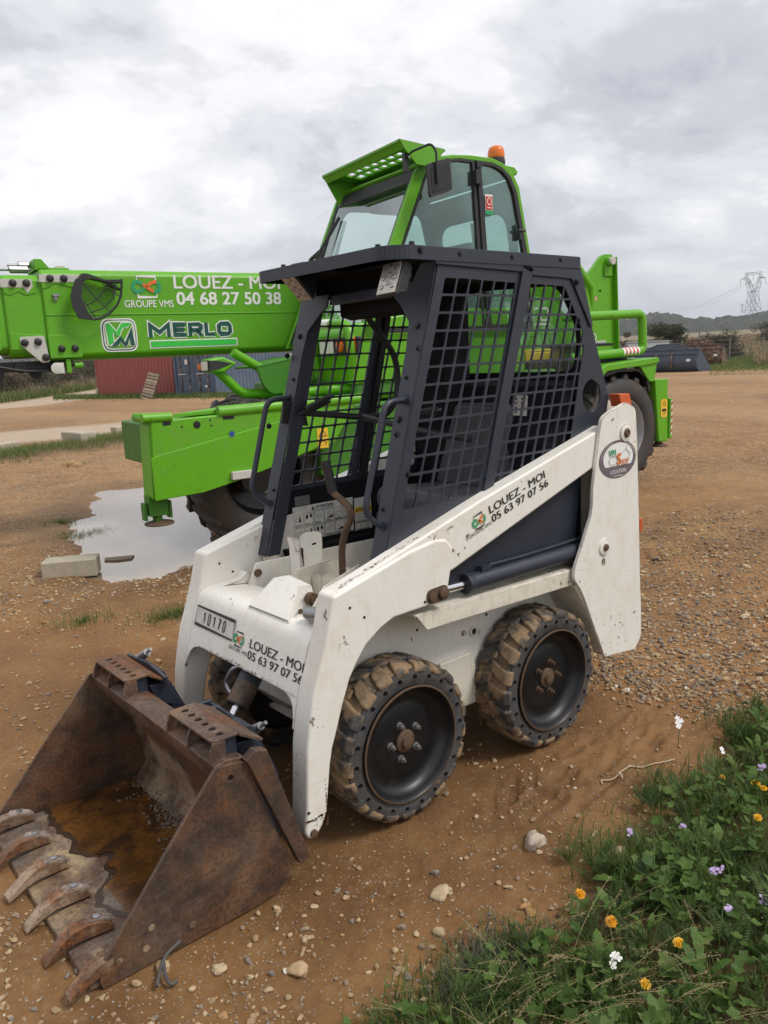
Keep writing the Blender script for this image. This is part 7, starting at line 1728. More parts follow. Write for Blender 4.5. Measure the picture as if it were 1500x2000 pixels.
def bush(name, label, cat, base, W, Hh, mat, n=5000, leaf=0.11, clumps=16, group=None, low=0.1):
    t = thing(name, label, cat, base, 0, group)
    tr = MB()
    for i in range(5):
        a = random.uniform(0, 6.28); e = Vector((math.cos(a)*W*.28, math.sin(a)*W*.28, Hh*random.uniform(.5, .8))); tr.tube([(0, 0, -0.1), (e.x*.25, e.y*.25, Hh*.25), tuple(e)], [0.07, 0.05, 0.015], 7)
    tr.build('trunk', BARK, t)
    C = []; 
    for i in range(clumps):
        a, r_, z = random.uniform(0, 6.28), W*.5*math.sqrt(random.random())*0.72, Hh*(low+(0.86-low)*random.random())
        C.append((r_*math.cos(a), r_*math.sin(a), z*(1-0.35*(r_/(W*.5))), W*random.uniform(.12, .22)))
    Ps, Ns, Ts = [], [], []
    for cx, cy, cz, cr in C:
        k = n//clumps; d = rng.normal(size=(k, 3)); d /= np.linalg.norm(d, axis=1, keepdims=True); rad = cr*(0.45+0.65*rng.uniform(0, 1, k)**0.6)
        Ps.append(np.array([cx, cy, cz]) + d*rad[:, None]*np.array([1, 1, .75])); Ns.append(d + rng.normal(size=(k, 3))*0.6); Ts.append(np.clip(random.uniform(.15, .75)+rng.normal(size=k)*0.18, 0, 1))
    P, Nn, T = np.vstack(Ps), np.vstack(Ns), np.concatenate(Ts); Nn /= np.linalg.norm(Nn, axis=1, keepdims=True)
    P[:, 2] = np.maximum(P[:, 2], 0.03)
    V, F, TT = leaf_cards(P, Nn, leaf*rng.uniform(.6, 1.3, len(P)), T); o = np_mesh('crown', V, F, mat, {'tint': TT}, False); o.parent = t; return t
bush('bushy_tree', 'dense olive green bushy tree beyond the fence, behind the grey bucket', 'tree', G(ray_pt(1300, 655, 62)), 3.9, 3.5, OLIVE, 13000, 0.14, 28)
bush('bush', 'dark twiggy bush behind the rusty bucket near the field', 'bush', G(ray_pt(1408, 678, 55)), 3.0, 2.25, GREYGRN, 8000, 0.11, 20)
bush('bush', 'brownish bush seen through the green guard rail', 'bush', G(ray_pt(1220, 676, 58)), 2.2, 2.5, SCRUB, 5000, 0.10, 14)
bush('bush', 'yellowish low bush left of the olive bushy tree', 'bush', G(ray_pt(1272, 662, 60)), 2.4, 2.2, foliage_material('yellowish_foliage', [(0.06, 0.06, 0.016), (0.11, 0.105, 0.028), (0.16, 0.14, 0.05)]), 4000, 0.11, 14)
bush('bush', 'brown bush cut off by the right photo edge', 'bush', G(ray_pt(1500, 648, 85)), 3.4, 3.3, SCRUB, 4000, 0.14, 14)
for k, (px, d, W, Hh, mt) in enumerate(((12, 50, 4.0, 2.3, SCRUB), (75, 54, 4.6, 2.0, GREYGRN), (40, 62, 5.0, 2.8, GREYGRN), (120, 60, 4.0, 2.5, SCRUB), (160, 66, 5.0, 3.0, GREYGRN), (205, 70, 5.2, 3.4, OLIVE), (-60, 52, 5, 2.6, GREYGRN), (-120, 56, 5, 3.0, SCRUB))):
    bush('scrub_bush', 'dull greyish scrub bush in the thicket behind the left track', 'bush', G(ray_pt(px, 760, d)), W, Hh, mt, 4200, 0.15, 14, 'scrub bushes behind the left track', 0.02)

# ---- grass masses
def blades(P, h, w, lean, tint, segs=2):
    n = len(P); a = rng.uniform(0, 2*np.pi, n); dx, dy = np.cos(a), np.sin(a); b = a + np.pi/2 + rng.normal(size=n)*0.4; bx, by = np.cos(b), np.sin(b)
    rows = []
    for k in range(segs+1):
        t = k/segs; wd = w*(1-t**1.5*0.92); ln = lean*h*t**1.8; z = h*(t-0.25*lean*t*t)
        cx, cy, cz = P[:, 0]+dx*ln, P[:, 1]+dy*ln, P[:, 2]+z
        rows.append(np.stack([np.stack([cx-bx*wd/2, cy-by*wd/2, cz], 1), np.stack([cx+bx*wd/2, cy+by*wd/2, cz], 1)], 1))
    V = np.stack(rows, 1).reshape(-1, 3); o = (np.arange(n)*(segs+1)*2)[:, None]; F = []
    for k in range(segs): F.append(o + np.array([2*k, 2*k+1, 2*k+3, 2*k+2])[None])
    return V, np.concatenate(F), np.repeat(tint, (segs+1)*2)
GRASS = foliage_material('green_grass', [(0.042, 0.082, 0.014), (0.080, 0.145, 0.024), (0.125, 0.185, 0.042), (0.25, 0.22, 0.10)], 0.35)
DRYG = foliage_material('dry_field_grass', [(0.13, 0.10, 0.05), (0.24, 0.175, 0.095), (0.33, 0.25, 0.15), (0.10, 0.10, 0.04)], 0.2)
def grass_patch(name, mat, x, y, h, w, tint, lean=None):
    P = np.stack([x, y, ground_z(x, y)-0.01], 1); n = len(x)
    V, F, T = blades(P, h, w, rng.uniform(.1, .8, n) if lean is None else lean, tint); o = np_mesh(name, V, F, mat, {'tint': T}, False); return struct(o, 'stuff')
def build_far_grass():
    # strip on the left
    n = 26000; t = rng.uniform(0, 1, n); x = 2-11*t; y = np.interp(-x, [-6, 2.1, 3.7, 5.2, 10], [-10.6, -13.3, -13.9, -14.5, -16.6]) + rng.normal(size=n)*0.55
    k = fbm(x, y, 1.3, 3, 81) + 0.25*rng.uniform(-1, 1, n) > 0.44; x, y = x[k], y[k]; n = len(x)
    grass_patch('grass_strip', GRASS, x, y, rng.uniform(.04, .16, n), 0.009*np.ones(n), np.clip(rng.normal(.68, .2, n), 0, 1))
    # before the containers
    n = 9000; a = rng.uniform(-.45, 1.5, n); x = A.x+(B2.x-A.x)*a; y = A.y+(B2.y-A.y)*a; nn = (CAM_POS-A).normalized(); o_ = rng.gamma(1.6, 0.6, n); x, y = x+nn.x*o_, y+nn.y*o_
    grass_patch('container_grass', GRASS, x, y, rng.uniform(.08, .35, n), 0.03*np.ones(n), np.clip(rng.normal(.5, .25, n), 0, 1))
    # bank before the scrub on the left
    n = 16000; px = rng.uniform(-150, 195, n); d = rng.uniform(44, 60, n); q = np.array(CAM_POS)[None] + d[:, None]*(np.array(CF)[None]+np.array(CX)[None]*((px-750)/FPX)[:, None] - np.array(CY)[None]*((760-1000)/FPX))
    kk = seg_dist(q[:, 0], q[:, 1], PALE2) > 2.6; q = q[kk]; n = len(q)
    grass_patch('bank_grass', GRASS, q[:, 0], q[:, 1], rng.uniform(.2, .75, n), 0.05*np.ones(n), np.clip(rng.normal(.62, .28, n), 0, 1))
    n = 12000; px = rng.uniform(-150, 195, n); d = rng.uniform(49, 68, n); q = np.array(CAM_POS)[None] + d[:, None]*(np.array(CF)[None]+np.array(CX)[None]*((px-750)/FPX)[:, None] - np.array(CY)[None]*((760-1000)/FPX))
    kk = seg_dist(q[:, 0], q[:, 1], PALE2) > 3.0; q = q[kk]; n = len(q)
    grass_patch('dry_bank_grass', DRYG, q[:, 0], q[:, 1], rng.uniform(.4, 1.1, n), 0.05*np.ones(n), np.clip(rng.normal(.5, .25, n), 0, 1))
    # field on the right
    n = 42000; px = rng.uniform(1180, 1720, n); d = 42 + 130*rng.uniform(0, 1, n)**1.7; q = np.array(CAM_POS)[None] + d[:, None]*(np.array(CF)[None]+np.array(CX)[None]*((px-750)/FPX)[:, None] - np.array(CY)[None]*((680-1000)/FPX))
    kk = (d > 56) | ((px > 1475) & (d > 44)) ; q, d = q[kk], d[kk]; n = len(q)
    grass_patch('field_grass', DRYG, q[:, 0], q[:, 1], rng.uniform(.3, .8, n), 0.0011*d, np.clip(rng.normal(.5, .25, n), 0, 1))
    # green edge round the parked buckets
    n = 14000; px = rng.uniform(1385, 1640, n); py = np.clip(rng.normal(714, 7, n), 702, 731) - (px-1440)*0.06; kk = py > 690; px, py = px[kk], py[kk]
    v = np.array(CF)[None]+np.array(CX)[None]*((px-750)/FPX)[:, None] - np.array(CY)[None]*((py-1000)/FPX)[:, None]; q = np.array(CAM_POS)[None] + v*((0-CAM_POS.z)/v[:, 2])[:, None]
    n = len(q); grass_patch('bucket_grass', GRASS, q[:, 0], q[:, 1], rng.uniform(.05, .28, n)*np.clip((730-py)/14, .3, 2), 0.03*np.ones(n), np.clip(rng.normal(.55, .25, n), 0, 1))
    # few tufts in the dirt on the left
    for k, (px, py) in enumerate(((125, 1018), (155, 1042), (172, 1036), (165, 1216), (325, 1208), (350, 1202), (150, 908), (190, 1030))):
        c = at_ground(px, py); n = 260; r_ = np.abs(rng.normal(0, .10, n)); a_ = rng.uniform(0, 6.28, n); x, y = c.x+1.6*r_*np.cos(a_), c.y+r_*np.sin(a_)
        P = np.stack([x, y, ground_z(x, y)-0.005], 1); V, F, T = blades(P, rng.uniform(.02, .085, n), .004*np.ones(n), rng.uniform(.2, .9, n), np.clip(rng.normal(.55, .25, n), 0, 1)); o = np_mesh('grass_tuft', V, F, GRASS, {'tint': T}, False)
        tag(o, 'low sparse grass tuft growing from the bare dirt on the left', 'grass tuft', 'grass tufts in the dirt')
build_far_grass()

# ---- fence of thin posts and wires
def build_fence():
    zinc = plain('fence_metal', (0.22, 0.22, 0.21), 0.6, 0.2, 0.2, 10, 0)
    t = thing('wire_fence', 'thin wire fence with slim posts between the buckets and the field', 'fence', G(ray_pt(1332, 665, 50)))
    o = Vector(t.location); tops = []
    for px, d, h in ((1212, 49, 1.55), (1270, 49.5, 1.5), (1332, 50, 1.55), (1366, 51, 2.05), (1426, 52, 1.5), (1492, 53, 1.5), (1560, 54, 1.5)):
        b = G(ray_pt(px, 665, d)); m = MB(); m.cyl(b-o, b-o+Vector((0, 0, h)), 0.032 if h < 2 else 0.05, n=8); m.build('post', zinc, t); tops.append(b-o)
    w = MB()
    for k in range(5): w.tube([p+Vector((0, 0, 0.25+0.28*k)) for p in tops], 0.006, 5)
    w.build('wire', zinc, t)
build_fence()

# ---- power pylons with their lines
def lattice(label, D, nodes, bars, rad, name='electricity_pylon', depth=5.0, mat=None):
    base = ray_pt(*nodes['base'], D); t = thing(name, label, 'pylon', base); m = MB()
    view = Vector((CF.x, CF.y, 0)).normalized()
    P = {}
    for k, (px, py, w) in nodes.items() if False else [(k, v) for k, v in nodes.items() if k != 'base']:
        c = ray_pt(px, py, D)-base; P[k] = (c - view*depth*w, c + view*depth*w)
    for a, b in bars:
        for s in (0, 1):
            m.cyl(P[a][s], P[b][s], rad, n=4)
        if a.isupper() or True:
            m.cyl(P[a][0], P[b][1], rad*0.6, n=3)
    m.build('lattice', mat, t); return t, base
STEEL = plain('galvanised_lattice', (0.17, 0.18, 0.19), 0.6, 0.3, 0.1, 2, 0)
Zp = lambda x, y: (1200+x*.2, 500+y*.2)
def build_pylon():
    nd = {'base': Zp(1350, 590)}
    def n(k, x, y, w): nd[k] = (*Zp(x, y), w)
    n('lb', 1288, 600, 1.0); n('rb', 1416, 598, 1.0); n('l1', 1300, 530, .85); n('r1', 1408, 528, .85); n('l2', 1310, 435, .7); n('r2', 1398, 433, .7); n('l3', 1318, 350, .55); n('r3', 1392, 348, .55); n('l4', 1306, 300, .5); n('r4', 1410, 296, .5)
    n('lm', 1344, 298, .45); n('l5', 1283, 222, .4); n('r5', 1430, 215, .4); n('li', 1302, 212, .3); n('ri', 1414, 207, .3); n('l6', 1284, 166, .3); n('r6', 1436, 153, .3); n('l7', 1292, 182, .3); n('r7', 1428, 171, .3)
    n('la', 1233, 232, .05); n('ra', 1479, 213, .05); n('lt', 1283, 205, .3); n('rt', 1432, 199, .3); n('mid', 1356, 342, .4); n('m1', 1352, 530, .6); n('m2', 1354, 435, .5); n('mt', 1358, 162, .3); n('mt2', 1358, 178, .3)
    bars = [('lb', 'l1'), ('l1', 'l2'), ('l2', 'l3'), ('rb', 'r1'), ('r1', 'r2'), ('r2', 'r3'), ('l3', 'l4'), ('r3', 'r4'), ('l4', 'l5'), ('r4', 'r5'), ('l5', 'l7'), ('r5', 'r7'), ('l7', 'l6'), ('r7', 'r6'), ('l6', 'mt'), ('mt', 'r6'), ('l7', 'mt2'), ('mt2', 'r7'), ('mid', 'li'), ('mid', 'ri'), ('l3', 'mid'), ('r3', 'mid'), ('li', 'l7'), ('ri', 'r7'),
            ('l1', 'm1'), ('m1', 'r1'), ('l2', 'm2'), ('m2', 'r2'), ('l3', 'r3'), ('lb', 'm1'), ('rb', 'm1'), ('m1', 'l2'), ('m1', 'r2'), ('l1', 'm2'), ('r1', 'm2'), ('m2', 'l3'), ('m2', 'r3'), ('l2', 'mid'), ('r2', 'mid'), ('l4', 'li'), ('r4', 'ri'), ('l4', 'lm'), ('lm', 'li'), ('r4', 'mid'), ('l5', 'li'), ('r5', 'ri'), ('la', 'l5'), ('la', 'lt'), ('ra', 'r5'), ('ra', 'rt'), ('l5', 'lm')]
    t, base = lattice('tall lattice power pylon with a cat head frame above the wooded hill', 600, nd, bars, 0.13, mat=STEEL)
    for k, (x, y, y2) in enumerate(((1233, 232, 285), (1357, 178, 228), (1478, 213, 268))):
        m = MB(); a = ray_pt(*Zp(x, y), 600)-base; b = ray_pt(*Zp(x, y2), 600)-base; m.cyl(a, b, 0.14, n=6); m.build('insulator', STEEL, t)
    for k, (x, y, ex, ey, lb) in enumerate(((1233, 285, 560, 530, 'thin power cable sagging left from the pylon outer left arm'), (1357, 228, 760, 500, 'thin power cable sagging left from the middle of the pylon'))):
        a = ray_pt(*Zp(x, y), 600); b = ray_pt(*Zp(ex, ey), 1500); P_ = [a.lerp(b, q/16) - Vector((0, 0, 7*math.sin(math.pi*q/16))) for q in range(17)]
        m = MB(); m.tube(P_, 0.10, 4); tag(m.build('power_cable', STEEL, None), lb, 'cable')
    m = MB(); a = ray_pt(*Zp(1478, 268), 600); b = ray_pt(1600, 548, 500); m.tube([a.lerp(b, q/8)-Vector((0, 0, 2*math.sin(math.pi*q/8))) for q in range(9)], 0.10, 4); tag(m.build('power_cable', STEEL, None), 'thin power cable running right from the pylon outer right arm', 'cable')
    nd = {'base': (1449, 610)}
    for k, x, y, w in (('lb', 1240, 560, .3), ('rb', 1258, 560, .3), ('lw', 1246, 500, .2), ('rw', 1252, 500, .2), ('ll', 1230, 480, .1), ('rl', 1268, 478, .1), ('tp', 1249, 466, .1)): nd[k] = (*Zp(x, y), w)
    lattice('small faint power pylon far beyond, left of the tall one', 1500, nd, [('lb', 'lw'), ('rb', 'rw'), ('lb', 'rw'), ('rb', 'lw'), ('lw', 'll'), ('rw', 'rl'), ('ll', 'tp'), ('rl', 'tp'), ('ll', 'rl'), ('lw', 'tp'), ('rw', 'tp')], 0.16, mat=STEEL)
build_pylon()

# ---- wooded hills
def build_hills():
    m = NT('wooded_hill'); g = m.N.new('ShaderNodeNewGeometry').outputs['Position']
    n1 = m.noise(0.05, 6, 0.65, vec=g); n2 = m.noise(0.22, 5, 0.7, vec=g)
    c = m.mix(m.ss(n2, 0.35, 0.65), (0.014, 0.020, 0.011), (0.058, 0.060, 0.034)); c = m.mix(m.math('MULTIPLY', m.ss(n1, 0.5, 0.65), 0.35), c, (0.12, 0.10, 0.07)); mat = m.done(c, 0.95, 0, 0.1)
    px = np.linspace(-1400, 2600, 1500); dd = np.concatenate([np.linspace(430, 660, 46), np.linspace(680, 1000, 18)])
    crest_px = [-1400, -300, 0, 300, 700, 1100, 1210, 1255, 1285, 1325, 1350, 1372, 1392, 1420, 1450, 1475, 1500, 1560, 1700, 2000, 2600]; crest_py = [700, 690, 700, 690, 660, 628, 624, 614, 608, 613, 623, 617, 622, 613, 615, 610, 605, 600, 606, 600, 590]
    cy = np.interp(px, crest_px, crest_py)
    V = np.zeros((len(dd), len(px), 3))
    for i, d in enumerate(dd):
        k = (px-750)/FPX
        q = np.array(CAM_POS)[None] + d*(np.array(CF)[None]+np.array(CX)[None]*k[:, None]-np.array(CY)[None]*((cy-1000)/FPX)[:, None])
        top = np.array(CAM_POS)[None] + 660*(np.array(CF)[None]+np.array(CX)[None]*k[:, None]-np.array(CY)[None]*((cy-1000)/FPX)[:, None])
        x, y = q[:, 0], q[:, 1]; zc = top[:, 2]
        f = sstep(np.array(d), 420, 660) if d <= 660 else 1 - 0.35*sstep(np.array(d), 660, 1000)
        base = ground_z(x, y)-2; lump = 4.0*(fbm(x, y, 0.13, 2, 91)-0.5) + 4.2*(fbm(x, y, 0.33, 2, 95)-0.5) 
        z = base + np.maximum(zc-base-2.2, 0)*f + lump*min(1.0, 0.25+f)
        V[i] = np.stack([x, y, z], 1)
    nr, na = len(dd), len(px); i, j = np.meshgrid(np.arange(nr-1), np.arange(na-1), indexing='ij')
    F = np.stack([i*na+j, i*na+j+1, (i+1)*na+j+1, (i+1)*na+j], -1).reshape(-1, 4)
    struct(np_mesh('hills', V.reshape(-1, 3), F, mat))
build_hills()
# ================================================================== grass verge with flowers, lower right
LEAF = foliage_material('broad_leaf', [(0.042, 0.090, 0.015), (0.074, 0.142, 0.024), (0.108, 0.182, 0.038), (0.155, 0.205, 0.065)], 0.32)
FEATH = foliage_material('feathery_leaf', [(0.045, 0.080, 0.020), (0.078, 0.128, 0.034), (0.13, 0.165, 0.065)], 0.25)
STRAW = foliage_material('straw_stem', [(0.20, 0.16, 0.075), (0.34, 0.27, 0.14), (0.16, 0.15, 0.05)], 0.25)
SILV = foliage_material('silvery_leaf', [(0.075, 0.085, 0.055), (0.12, 0.13, 0.085), (0.17, 0.17, 0.12)], 0.2)
def verge_points(n, edge=0.0, soft=0.12, thr=0.36, seed=101, sc=2.6):
    x = rng.uniform(-3.4, 1.25, n*4); y = rng.uniform(0.72, 2.35, n*4)
    m = y - VERGE_Y(x) + 0.34*(fbm(x, y, 3.1, 4, 65)-0.5) - edge
    bare = fbm(x, y, sc, 3, seed)
    near = np.hypot(x-CAM_POS.x, y-CAM_POS.y) > 0.85
    k = (rng.uniform(0, 1, n*4) < sstep(m, -0.03, soft)*sstep(bare, thr-0.08, thr+0.06)) & near
    x, y = x[k][:n], y[k][:n]; return x, y, ground_z(x, y)
def instances(base_V, base_F, P, yaw, pitch, roll, size):
    """numpy copies of a leaf whose base is at the origin and that grows along +x"""
    n = len(P); cz, sz, cp, sp, cr, sr = np.cos(yaw), np.sin(yaw), np.cos(pitch), np.sin(pitch), np.cos(roll), np.sin(roll)
    B = base_V[None]*size[:, None, None]; x, y, z = B[..., 0], B[..., 1], B[..., 2]
    y, z = y*cr[:, None]-z*sr[:, None], y*sr[:, None]+z*cr[:, None]
    x, z = x*cp[:, None]-z*sp[:, None], x*sp[:, None]+z*cp[:, None]
    x, y = x*cz[:, None]-y*sz[:, None], x*sz[:, None]+y*cz[:, None]
    V = np.stack([x, y, z], -1)+P[:, None, :]; nv = len(base_V)
    F = (base_F[None]+(np.arange(n)*nv)[:, None, None]).reshape(-1, base_F.shape[1]); return V.reshape(-1, 3), F, nv
def fan_leaf(outline, cup=0.12, fold=0.10):
    """triangles from the leaf base region to a lobed outline; centre raised a little"""
    V = [(0.45, 0, -0.02)] + [(x, y, cup*((x-.45)**2+y*y) - fold*0.0 + fold*abs(y)*0.6) for x, y in outline]; n = len(outline)
    return np.array(V), np.array([(0, i+1, (i+1) % n+1) for i in range(n)])
def build_verge():
    parts = []
    def add(name, mat, V, F, T): struct(np_mesh(name, V, F, mat, {'tint': T}, False), 'stuff')
    # grass in clumps
    cx, cy, _ = verge_points(2100, -0.03, 0.10, 0.26, 101); X, Y, Hh, T = [], [], [], []
    for a, b in zip(cx, cy):
        k = random.randint(10, 34); s = random.uniform(.02, .07); X.append(rng.normal(a, s, k)); Y.append(rng.normal(b, s, k)); Hh.append(random.uniform(.035, .15)*rng.uniform(.5, 1.15, k)); T.append(np.clip(random.uniform(.15, .75)+rng.normal(0, .12, k), 0, 1))
    X, Y, Hh, T = map(np.concatenate, (X, Y, Hh, T)); P = np.stack([X, Y, ground_z(X, Y)-0.004], 1)
    V, F, TT = blades(P, Hh, rng.uniform(.0016, .0040, len(X)), rng.uniform(.1, 1.0, len(X)), T, 4); add('verge_grass', GRASS, V, F, TT)
    # low mat of fine blades along the ragged edge
    x, y, z = verge_points(26000, -0.06, 0.08, 0.33, 111); n = len(x); V, F, TT = blades(np.stack([x, y, z-0.003], 1), rng.uniform(.010, .040, n), rng.uniform(.0014, .0028, n), rng.uniform(.3, 1.1, n), np.clip(rng.normal(.45, .22, n), 0, 1), 2); add('verge_turf', GRASS, V, F, TT)
    # mallow-like round lobed leaves
    out = []
    for k in range(25):
        a = -2.6+5.2*k/24; r_ = 0.50*(1+0.13*math.cos(5*a*1.0))*(1+0.05*math.cos(25*a)); out.append((0.48+r_*math.cos(a), r_*math.sin(a)*1.08))
    out.append((0.20, 0.0)); bV, bF = fan_leaf(out, 0.35, 0.10)
    cx, cy, _ = verge_points(520, 0.0, 0.12, 0.33, 121); X, Y, Z, YW, S, T, PT = [], [], [], [], [], [], []
    for a, b in zip(cx, cy):
        k = random.randint(4, 12); t0 = random.uniform(.1, .8); sz = random.uniform(.018, .040)
        for i in range(k):
            yw = random.uniform(0, 6.28); rr = random.uniform(.005, .06); X.append(a+rr*math.cos(yw)); Y.append(b+rr*math.sin(yw)); Z.append(random.uniform(.012, .085)); YW.append(yw); S.append(sz*random.uniform(.6, 1.25)); T.append(min(1, max(0, t0+random.gauss(0, .12)))); PT.append(random.uniform(-.5, .45))
    X, Y, Z, YW, S, T, PT = map(np.array, (X, Y, Z, YW, S, T, PT)); n = len(X); P = np.stack([X, Y, ground_z(X, Y)+Z], 1)
    V, F, nv = instances(bV, bF, P, YW, PT, rng.normal(0, .35, n), S); add('mallow_leaves', LEAF, V, F, np.repeat(T, nv))
    # long toothed leaves in rosettes
    prof = [(0, .02), (.12, .05), (.2, .03), (.3, .08), (.36, .05), (.48, .11), (.55, .08), (.68, .13), (.76, .10), (.88, .09), (1, 0)]
    bV = np.array([(x, w*s, 0.22*math.sin(x*2.4) + abs(w)*0.35) for x, w in prof for s in (1, -1)] ); bF = np.array([(2*i, 2*i+1, 2*i+3, 2*i+2) for i in range(len(prof)-1)])
    cx, cy, _ = verge_points(300, 0.0, 0.10, 0.36, 131); X, Y, YW, S, T, PT = [], [], [], [], [], []
    for a, b in zip(cx, cy):
        t0 = random.uniform(.1, .8); sz = random.uniform(.045, .11); k = random.randint(5, 11)
        for i in range(k): yw = 6.28*i/k+random.uniform(-.3, .3); X.append(a); Y.append(b); YW.append(yw); S.append(sz*random.uniform(.6, 1.2)); T.append(min(1, max(0, t0+random.gauss(0, .1)))); PT.append(random.uniform(.0, .9))
    X, Y, YW, S, T, PT = map(np.array, (X, Y, YW, S, T, PT)); n = len(X); V, F, nv = instances(bV, bF, np.stack([X, Y, ground_z(X, Y)+0.004], 1), YW, PT, rng.normal(0, .25, n), S); add('rosette_leaves', LEAF, V, F, np.repeat(T, nv))
    # feathery leaves
    fv, ff = [(0, .008, 0), (0, -.008, 0), (1, .004, .18), (1, -.004, .18)], [(0, 1, 3, 2)]
    for i in range(11):
        u = .12+.86*i/11; z = .18*u*1.1+.04*math.sin(u*3); l = .20*math.sin(min(1, u*1.25+.12)*math.pi*.85)+.03
        for s in (1, -1):
            o = len(fv); fv += [(u, 0, z), (u+l*.35, s*l*.5, z+.035), (u+l*.62, s*l, z+.02), (u+l*.10, s*l*.62, z+.02)]; ff.append((o, o+1, o+2, o+3))
            o = len(fv); fv += [(u+l*.3, s*l*.45, z+.03), (u+l*.55, s*l*.5, z+.04), (u+l*.75, s*l*.62, z+.03), (u+l*.42, s*l*.62, z+.02)]; ff.append((o, o+1, o+2, o+3))
    bV, bF = np.array(fv, float), np.array(ff)
    cx, cy, _ = verge_points(1050, -0.03, 0.10, 0.26, 141); X, Y, Z, YW, S, T, PT = [], [], [], [], [], [], []
    for a, b in zip(cx, cy):
        t0 = random.uniform(.1, .8); sz = random.uniform(.035, .085); k = random.randint(5, 12); hh = random.uniform(0, .05)
        for i in range(k): X.append(a+random.gauss(0, .008)); Y.append(b+random.gauss(0, .008)); Z.append(hh*random.random()+.003); YW.append(random.uniform(0, 6.28)); S.append(sz*random.uniform(.6, 1.2)); T.append(min(1, max(0, t0+random.gauss(0, .12)))); PT.append(random.uniform(.1, 1.1))
    X, Y, Z, YW, S, T, PT = map(np.array, (X, Y, Z, YW, S, T, PT)); n = len(X); V, F, nv = instances(bV, bF, np.stack([X, Y, ground_z(X, Y)+Z], 1), YW, PT, rng.normal(0, .3, n), S); add('feathery_leaves', FEATH, V, F, np.repeat(T, nv))
    # silvery low cushion at the dirt edge and tiny white flower heads
    q = 2600; c = at_ground(1010, 1885); X = rng.normal(0.32, .10, q); Y = rng.normal(1.08, .055, q); P = np.stack([X, Y, ground_z(X, Y)], 1); V, F, TT = blades(P, rng.uniform(.012, .055, q), rng.uniform(.002, .0045, q), rng.uniform(.2, .9, q), rng.uniform(0, 1, q), 2); add('silvery_cushion', SILV, V, F, TT)
    ring = [(math.cos(a)*.5*(1 if k % 2 else .28), math.sin(a)*.5*(1 if k % 2 else .28)) for k, a in enumerate([2*math.pi*i/8 for i in range(8)])]
    bV = np.array([(0, 0, .1)]+[(x, y, 0) for x, y in ring]); bF = np.array([(0, i+1, (i+1) % 8+1) for i in range(8)])
    hx, hy, _ = verge_points(75, 0.0, 0.12, 0.36, 151); X, Y, Z = [], [], []
    for a, b in zip(hx, hy):
        h = random.uniform(.05, .11)
        for i in range(random.randint(8, 20)): X.append(a+random.gauss(0, .012)); Y.append(b+random.gauss(0, .012)); Z.append(h+random.gauss(0, .010))
    X, Y, Z = map(np.array, (X, Y, Z)); n = len(X); V, F, nv = instances(bV, bF, np.stack([X, Y, ground_z(X, Y)+Z], 1), rng.uniform(0, 6, n), rng.normal(0, .4, n), rng.normal(0, .4, n), rng.uniform(.0024, .0046, n))
    add('tiny_white_blossom', foliage_material('cream_petal', [(0.50, 0.50, 0.38), (0.62, 0.60, 0.50)], 0.2), V, F, np.repeat(rng.uniform(0, 1, n), nv))
    Pb = np.stack([X, Y, ground_z(X, Y)], 1); V, F, TT = blades(Pb, Z, np.full(n, .0012), np.full(n, .15), np.full(n, .5), 3); add('thin_flower_stems', GRASS, V, F, TT)
    # arching dry grass heads in front
    m = []; Vs, Fs, Ts, o = [], [], [], 0
    for i in range(95):
        a, b = random.gauss(0.33, .20), random.gauss(1.33, .12)
        if b < VERGE_Y(np.array(a)): continue
        h, ln, yw = random.uniform(.07, .15), random.uniform(.10, .24), random.gauss(2.3 if random.random() < .6 else -.6, .5); z0 = float(ground_z(np.array(a), np.array(b)))
        pts = [Vector((a+ln*math.cos(yw)*t**1.6, b+ln*math.sin(yw)*t**1.6, z0+h*(1.55*t-.62*t*t))) for t in np.linspace(0, 1, 9)]; tone = random.random()
        side = Vector((-math.sin(yw), math.cos(yw), 0))*.0007
        for p, q_ in zip(pts, pts[1:]):
            Vs += [p-side, p+side, q_+side, q_-side]; Fs.append((o, o+1, o+2, o+3)); o += 4; Ts += [tone]*4
        for j in range(26):
            t = random.uniform(.5, 1); k = min(7, int(t*8)); p = pts[k].lerp(pts[k+1], t*8-k); d = Vector((math.cos(yw+random.gauss(0, .5)), math.sin(yw+random.gauss(0, .5)), random.gauss(-.1, .35))).normalized()*random.uniform(.004, .009); s2 = Vector((-d.y, d.x, d.z*.2))*.16
            e = p + Vector((random.gauss(0, .004), random.gauss(0, .004), random.gauss(0, .003))); Vs += [e-d*.1, e+d*.5+s2, e+d, e+d*.5-s2]; Fs.append((o, o+1, o+2, o+3)); o += 4; Ts += [tone]*4
    add('dry_grass_heads', STRAW, np.array([v[:] for v in Vs]), np.array(Fs), np.array(Ts))
build_verge()

